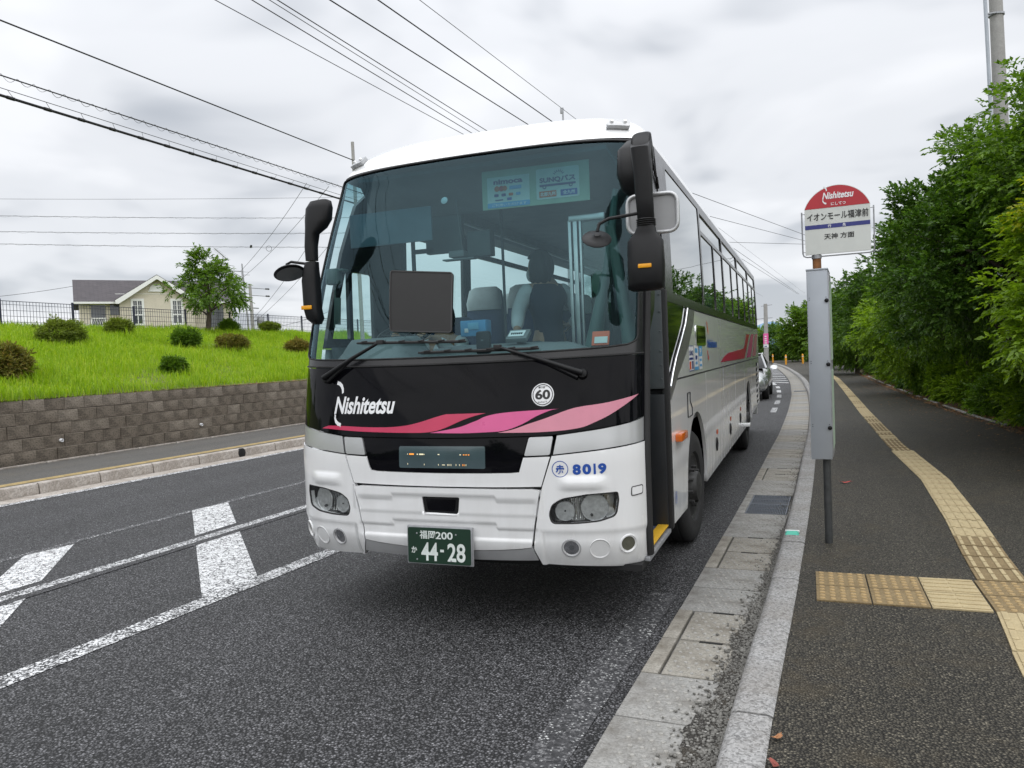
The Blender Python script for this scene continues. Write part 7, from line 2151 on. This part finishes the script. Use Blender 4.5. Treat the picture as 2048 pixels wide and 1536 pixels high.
m = MB(); m.box((cx0, 28.7, 1.475), (1.15, 1.6, .03), bev=.012); m.tube([(cx0 + .80, 26.78, 1.0), (cx0 + .62, 27.65, 1.42), (cx0 + .60, 28.6, 1.48), (cx0 + .62, 29.6, 1.38)], .035, 6); m.tube([(cx0 - .80, 26.78, 1.0), (cx0 - .62, 27.65, 1.42), (cx0 - .60, 28.6, 1.48), (cx0 - .62, 29.6, 1.38)], .035, 6); m.build('roof_frame', 'car_silver', car, 40)
for sgn in (-1, 1):
    m = MB(); loft(m, [((cx0 + sgn * .92, 27.05, 1.02), (.02, 0, 0), (0, 0, .03)), ((cx0 + sgn * 1.0, 27.03, 1.03), (.03, .0, 0), (0, .05, .07)), ((cx0 + sgn * 1.10, 27.05, 1.03), (.03, 0, 0), (0, .05, .06)), ((cx0 + sgn * 1.13, 27.07, 1.03), (.01, 0, 0), (0, .03, .03))]); m.build('wing_mirror', 'car_silver', car, 60)
    m = MB(); loft(m, [((cx0 + sgn * .62, 25.70, .66), (.03, 0, 0), (0, .03, .06)), ((cx0 + sgn * .74, 25.86, .70), (.10, .04, 0), (0, .04, .08)), ((cx0 + sgn * .84, 26.15, .74), (.02, .10, 0), (0, .03, .05))]); m.build('headlight', 'lens', car, 60)
    for y0 in (26.55, 29.25):
        m = MB(); m.lathe((cx0 + sgn * .86, y0, .31), (sgn, 0, 0), [(-.2, .2), (-.2, .29), (-.17, .31), (-.02, .31), (.01, .29), (.01, .2), (-.02, .18), (-.03, .001)], 24); m.build('wheel', 'tyre', car, 40)
m = MB(); m.box((cx0, 25.66, .42), (1.3, .06, .16), bev=.02); m.build('grille', 'black_plastic', car)

# ------------------------------------------------------------------ bus stop
st = thing('bus_stop_sign', 'bus stop post with a round-topped red and white plate above a grey timetable cabinet', 'bus stop sign', (.116, 6.57, .126))
rz = Matrix.Rotation(radians(-3.3), 3, 'Z')
SO = Vector((.10, 6.55, 0))
def Q(a, b, z): return SO + rz @ Vector((a, b, 0)) + Vector((0, 0, z))
m = MB(); m.cyl(Q(.026, .06, .0), Q(.026, .06, .84), .029, 16); m.build('post', 'post_grey', st, 40)
m = MB(); m.cyl(Q(-.004, .03, 2.25), Q(-.006, .03, 2.425), .032, 16); m.build('neck', 'rust', st, 40)
m = MB(); m.lathe(Q(-.006, .03, 2.395), (0, 0, 1), [(0, .037), (.028, .037), (.03, .03)], 16); m.build('neck_collar', 'galv', st, 40)
m = MB(); m.box(Q(-.008, .09, 2.36), (.06, .03, .12)); m.build('neck_bracket', 'kerb_left', st)
# cabinet
m = MB(); c = Q(-.006, .20, 1.555); m.box(c, (.155, .46, 1.49), rot=rz, bev=.006); cabn = m.build('timetable_cabinet', 'cabinet', st)
m = MB(); m.box(Q(-.006, .20, 2.306), (.162, .468, .014), rot=rz, bev=.003); m.build('cabinet_cap', 'cabinet', cabn)
m = MB(); m.box(Q(.0745, .20, 1.555), (.010, .44, 1.45), rot=rz, bev=.003); tf = m.build('glass_door', 'galv', cabn)
m = MB(); m.box(Q(.081, .20, 1.90), (.006, .38, .62), rot=rz); m.box(Q(.081, .20, 1.20), (.006, .38, .62), rot=rz); m.build('timetable_sheet', 'poster_green', tf)
m = MB()
for z in (2.06, 1.56, 1.06):
    m.lathe(Q(.060, -.030, z), rz @ Vector((0, -1, 0)), [(0, .016), (.010, .016), (.013, .012), (.014, .001)], 14)
m.build('door_lock', 'black_plastic', cabn, 40)
m = MB()
for z in (2.07, 1.57, 1.07):
    for a in (-.066, .056):
        for dz in (0, .016):
            m.lathe(Q(a, -.030, z + dz), rz @ Vector((0, -1, 0)), [(0, .0035), (.003, .003), (.004, .001)], 8)
m.build('cabinet_screw', 'black_plastic', cabn, 40)
# plate
px0, px1, zs, zb = -.085, .385, 2.785, 2.425
pc = (px0 + px1) / 2; hwid = (px1 - px0) / 2; rise = .165
Rr = (hwid ** 2 + rise ** 2) / (2 * rise)
def arcp(n=28, g=0.0):
    a0 = math.asin((hwid - g) / Rr); return [(pc + (Rr - g) * sin(a0 - 2 * a0 * k / n), zs + rise - Rr + (Rr - g) * cos(a0 - 2 * a0 * k / n)) for k in range(n + 1)]
plf = lambda a, z: Q(a, -.004, z)
plate_lp = [(px0, zb), (px1, zb), *arcp()]
pl_ = patch('sign_plate', [plate_lp], plf, 'white_sign', st, off=.002, thick=.012, res=.4)
m = MB(); m.prism([plf(a, z) + rz @ Vector((0, .012, 0)) for a, z in plate_lp], rz @ Vector((0, .004, 0))); m.build('plate_back', 'white_sign', pl_, None)
decal('red_cap', [[(px0 + .003, zs - .005), (px1 - .003, zs - .005), *arcp(28, .004)]], plf, 'sign_red', pl_, .0035, .3)
nlogo(plf, pc + .01, 2.872, .225, 'dec_white', pl_, None, .005, 1.0, .05)
lettering('sign_text', 'にしてつ', plf, pc + .012, 2.806, .105, .024, 'dec_white', pl_, .005, .02)
lettering('stop_name', 'イオンモール福津前', plf, pc + .003, 2.716, .440, .062, 'sign_ink', pl_, .005, .015)
decal('navy_band', [[(px0 + .002, 2.622), (px1 - .002, 2.622), (px1 - .002, 2.654), (px0 + .002, 2.654)]], plf, 'sign_navy', pl_, .0035, .3)
lettering('sign_text', '行', plf, pc - .055, 2.638, .024, .024, 'dec_white', pl_, .005, .02); lettering('sign_text', '先', plf, pc + .050, 2.638, .024, .024, 'dec_white', pl_, .005, .02)
lettering('destination', '天神 方面', plf, pc + .012, 2.558, .215, .044, 'sign_ink', pl_, .005, .015)
m = MB(); fr_ = [Q(px0 - .022, .012, 2.765), Q(px0 - .020, .012, 2.44), Q(px0 - .012, .012, 2.418), Q(px0 + .01, .012, 2.409), Q(px1 - .01, .012, 2.409), Q(px1 + .015, .012, 2.416), Q(px1 + .024, .012, 2.44), Q(px1 + .024, .012, 2.765)]
m.tube(fr_, .0055, 8)
for a, b, z in ((px0 - .022, px0 + .02, 2.75), (px0 - .022, px0 + .02, 2.45), (px1 + .024, px1 - .02, 2.75), (px1 + .024, px1 - .02, 2.455)):
    m.tube([Q(a, .01, z), Q(b, .0, z - .004)], .003, 6)
m.build('plate_frame', 'galv', st, 50)

# low wooded skyline behind the viewer, seen only as reflections in the glass and the black mask
rng_ = np.random.default_rng(99)
n_ = 26000
ang = rng_.uniform(pi * .98, pi * 2.02, n_); rad = rng_.uniform(30, 46, n_)
px_a = np.cos(ang) * rad - 3; py_a = np.sin(ang) * rad * 1.0
hh = 4.6 + 1.6 * np.sin(ang * 9) + 1.2 * np.sin(ang * 23 + 1)
keep = (np.abs(px_a + 5.5) > 6.5) | (py_a < -38)
P_ = np.stack([px_a, py_a, hh * rng_.random(n_) ** .8], 1)[keep]
V_, F_ = leaves(P_, rng_.normal(0, 1, P_.shape), rng_.normal(0, 1, P_.shape), rng_.uniform(.7, 1.4, len(P_)), rng_.uniform(.5, .9, len(P_)))
tag(link('treeline', np_mesh('treeline', V_, F_), None, 'leaf_dark'), kind='stuff')
stuff('wheel_nut', 'lit_amber_dots', 'lit_pale_dots', 'bulb', 'sign_print', 'plate_bolt', 'cabinet_screw', 'rivet', 'label_print', 'vent_louvre', 'lamp_bulb', 'reflector_flutes', 'window_guard')
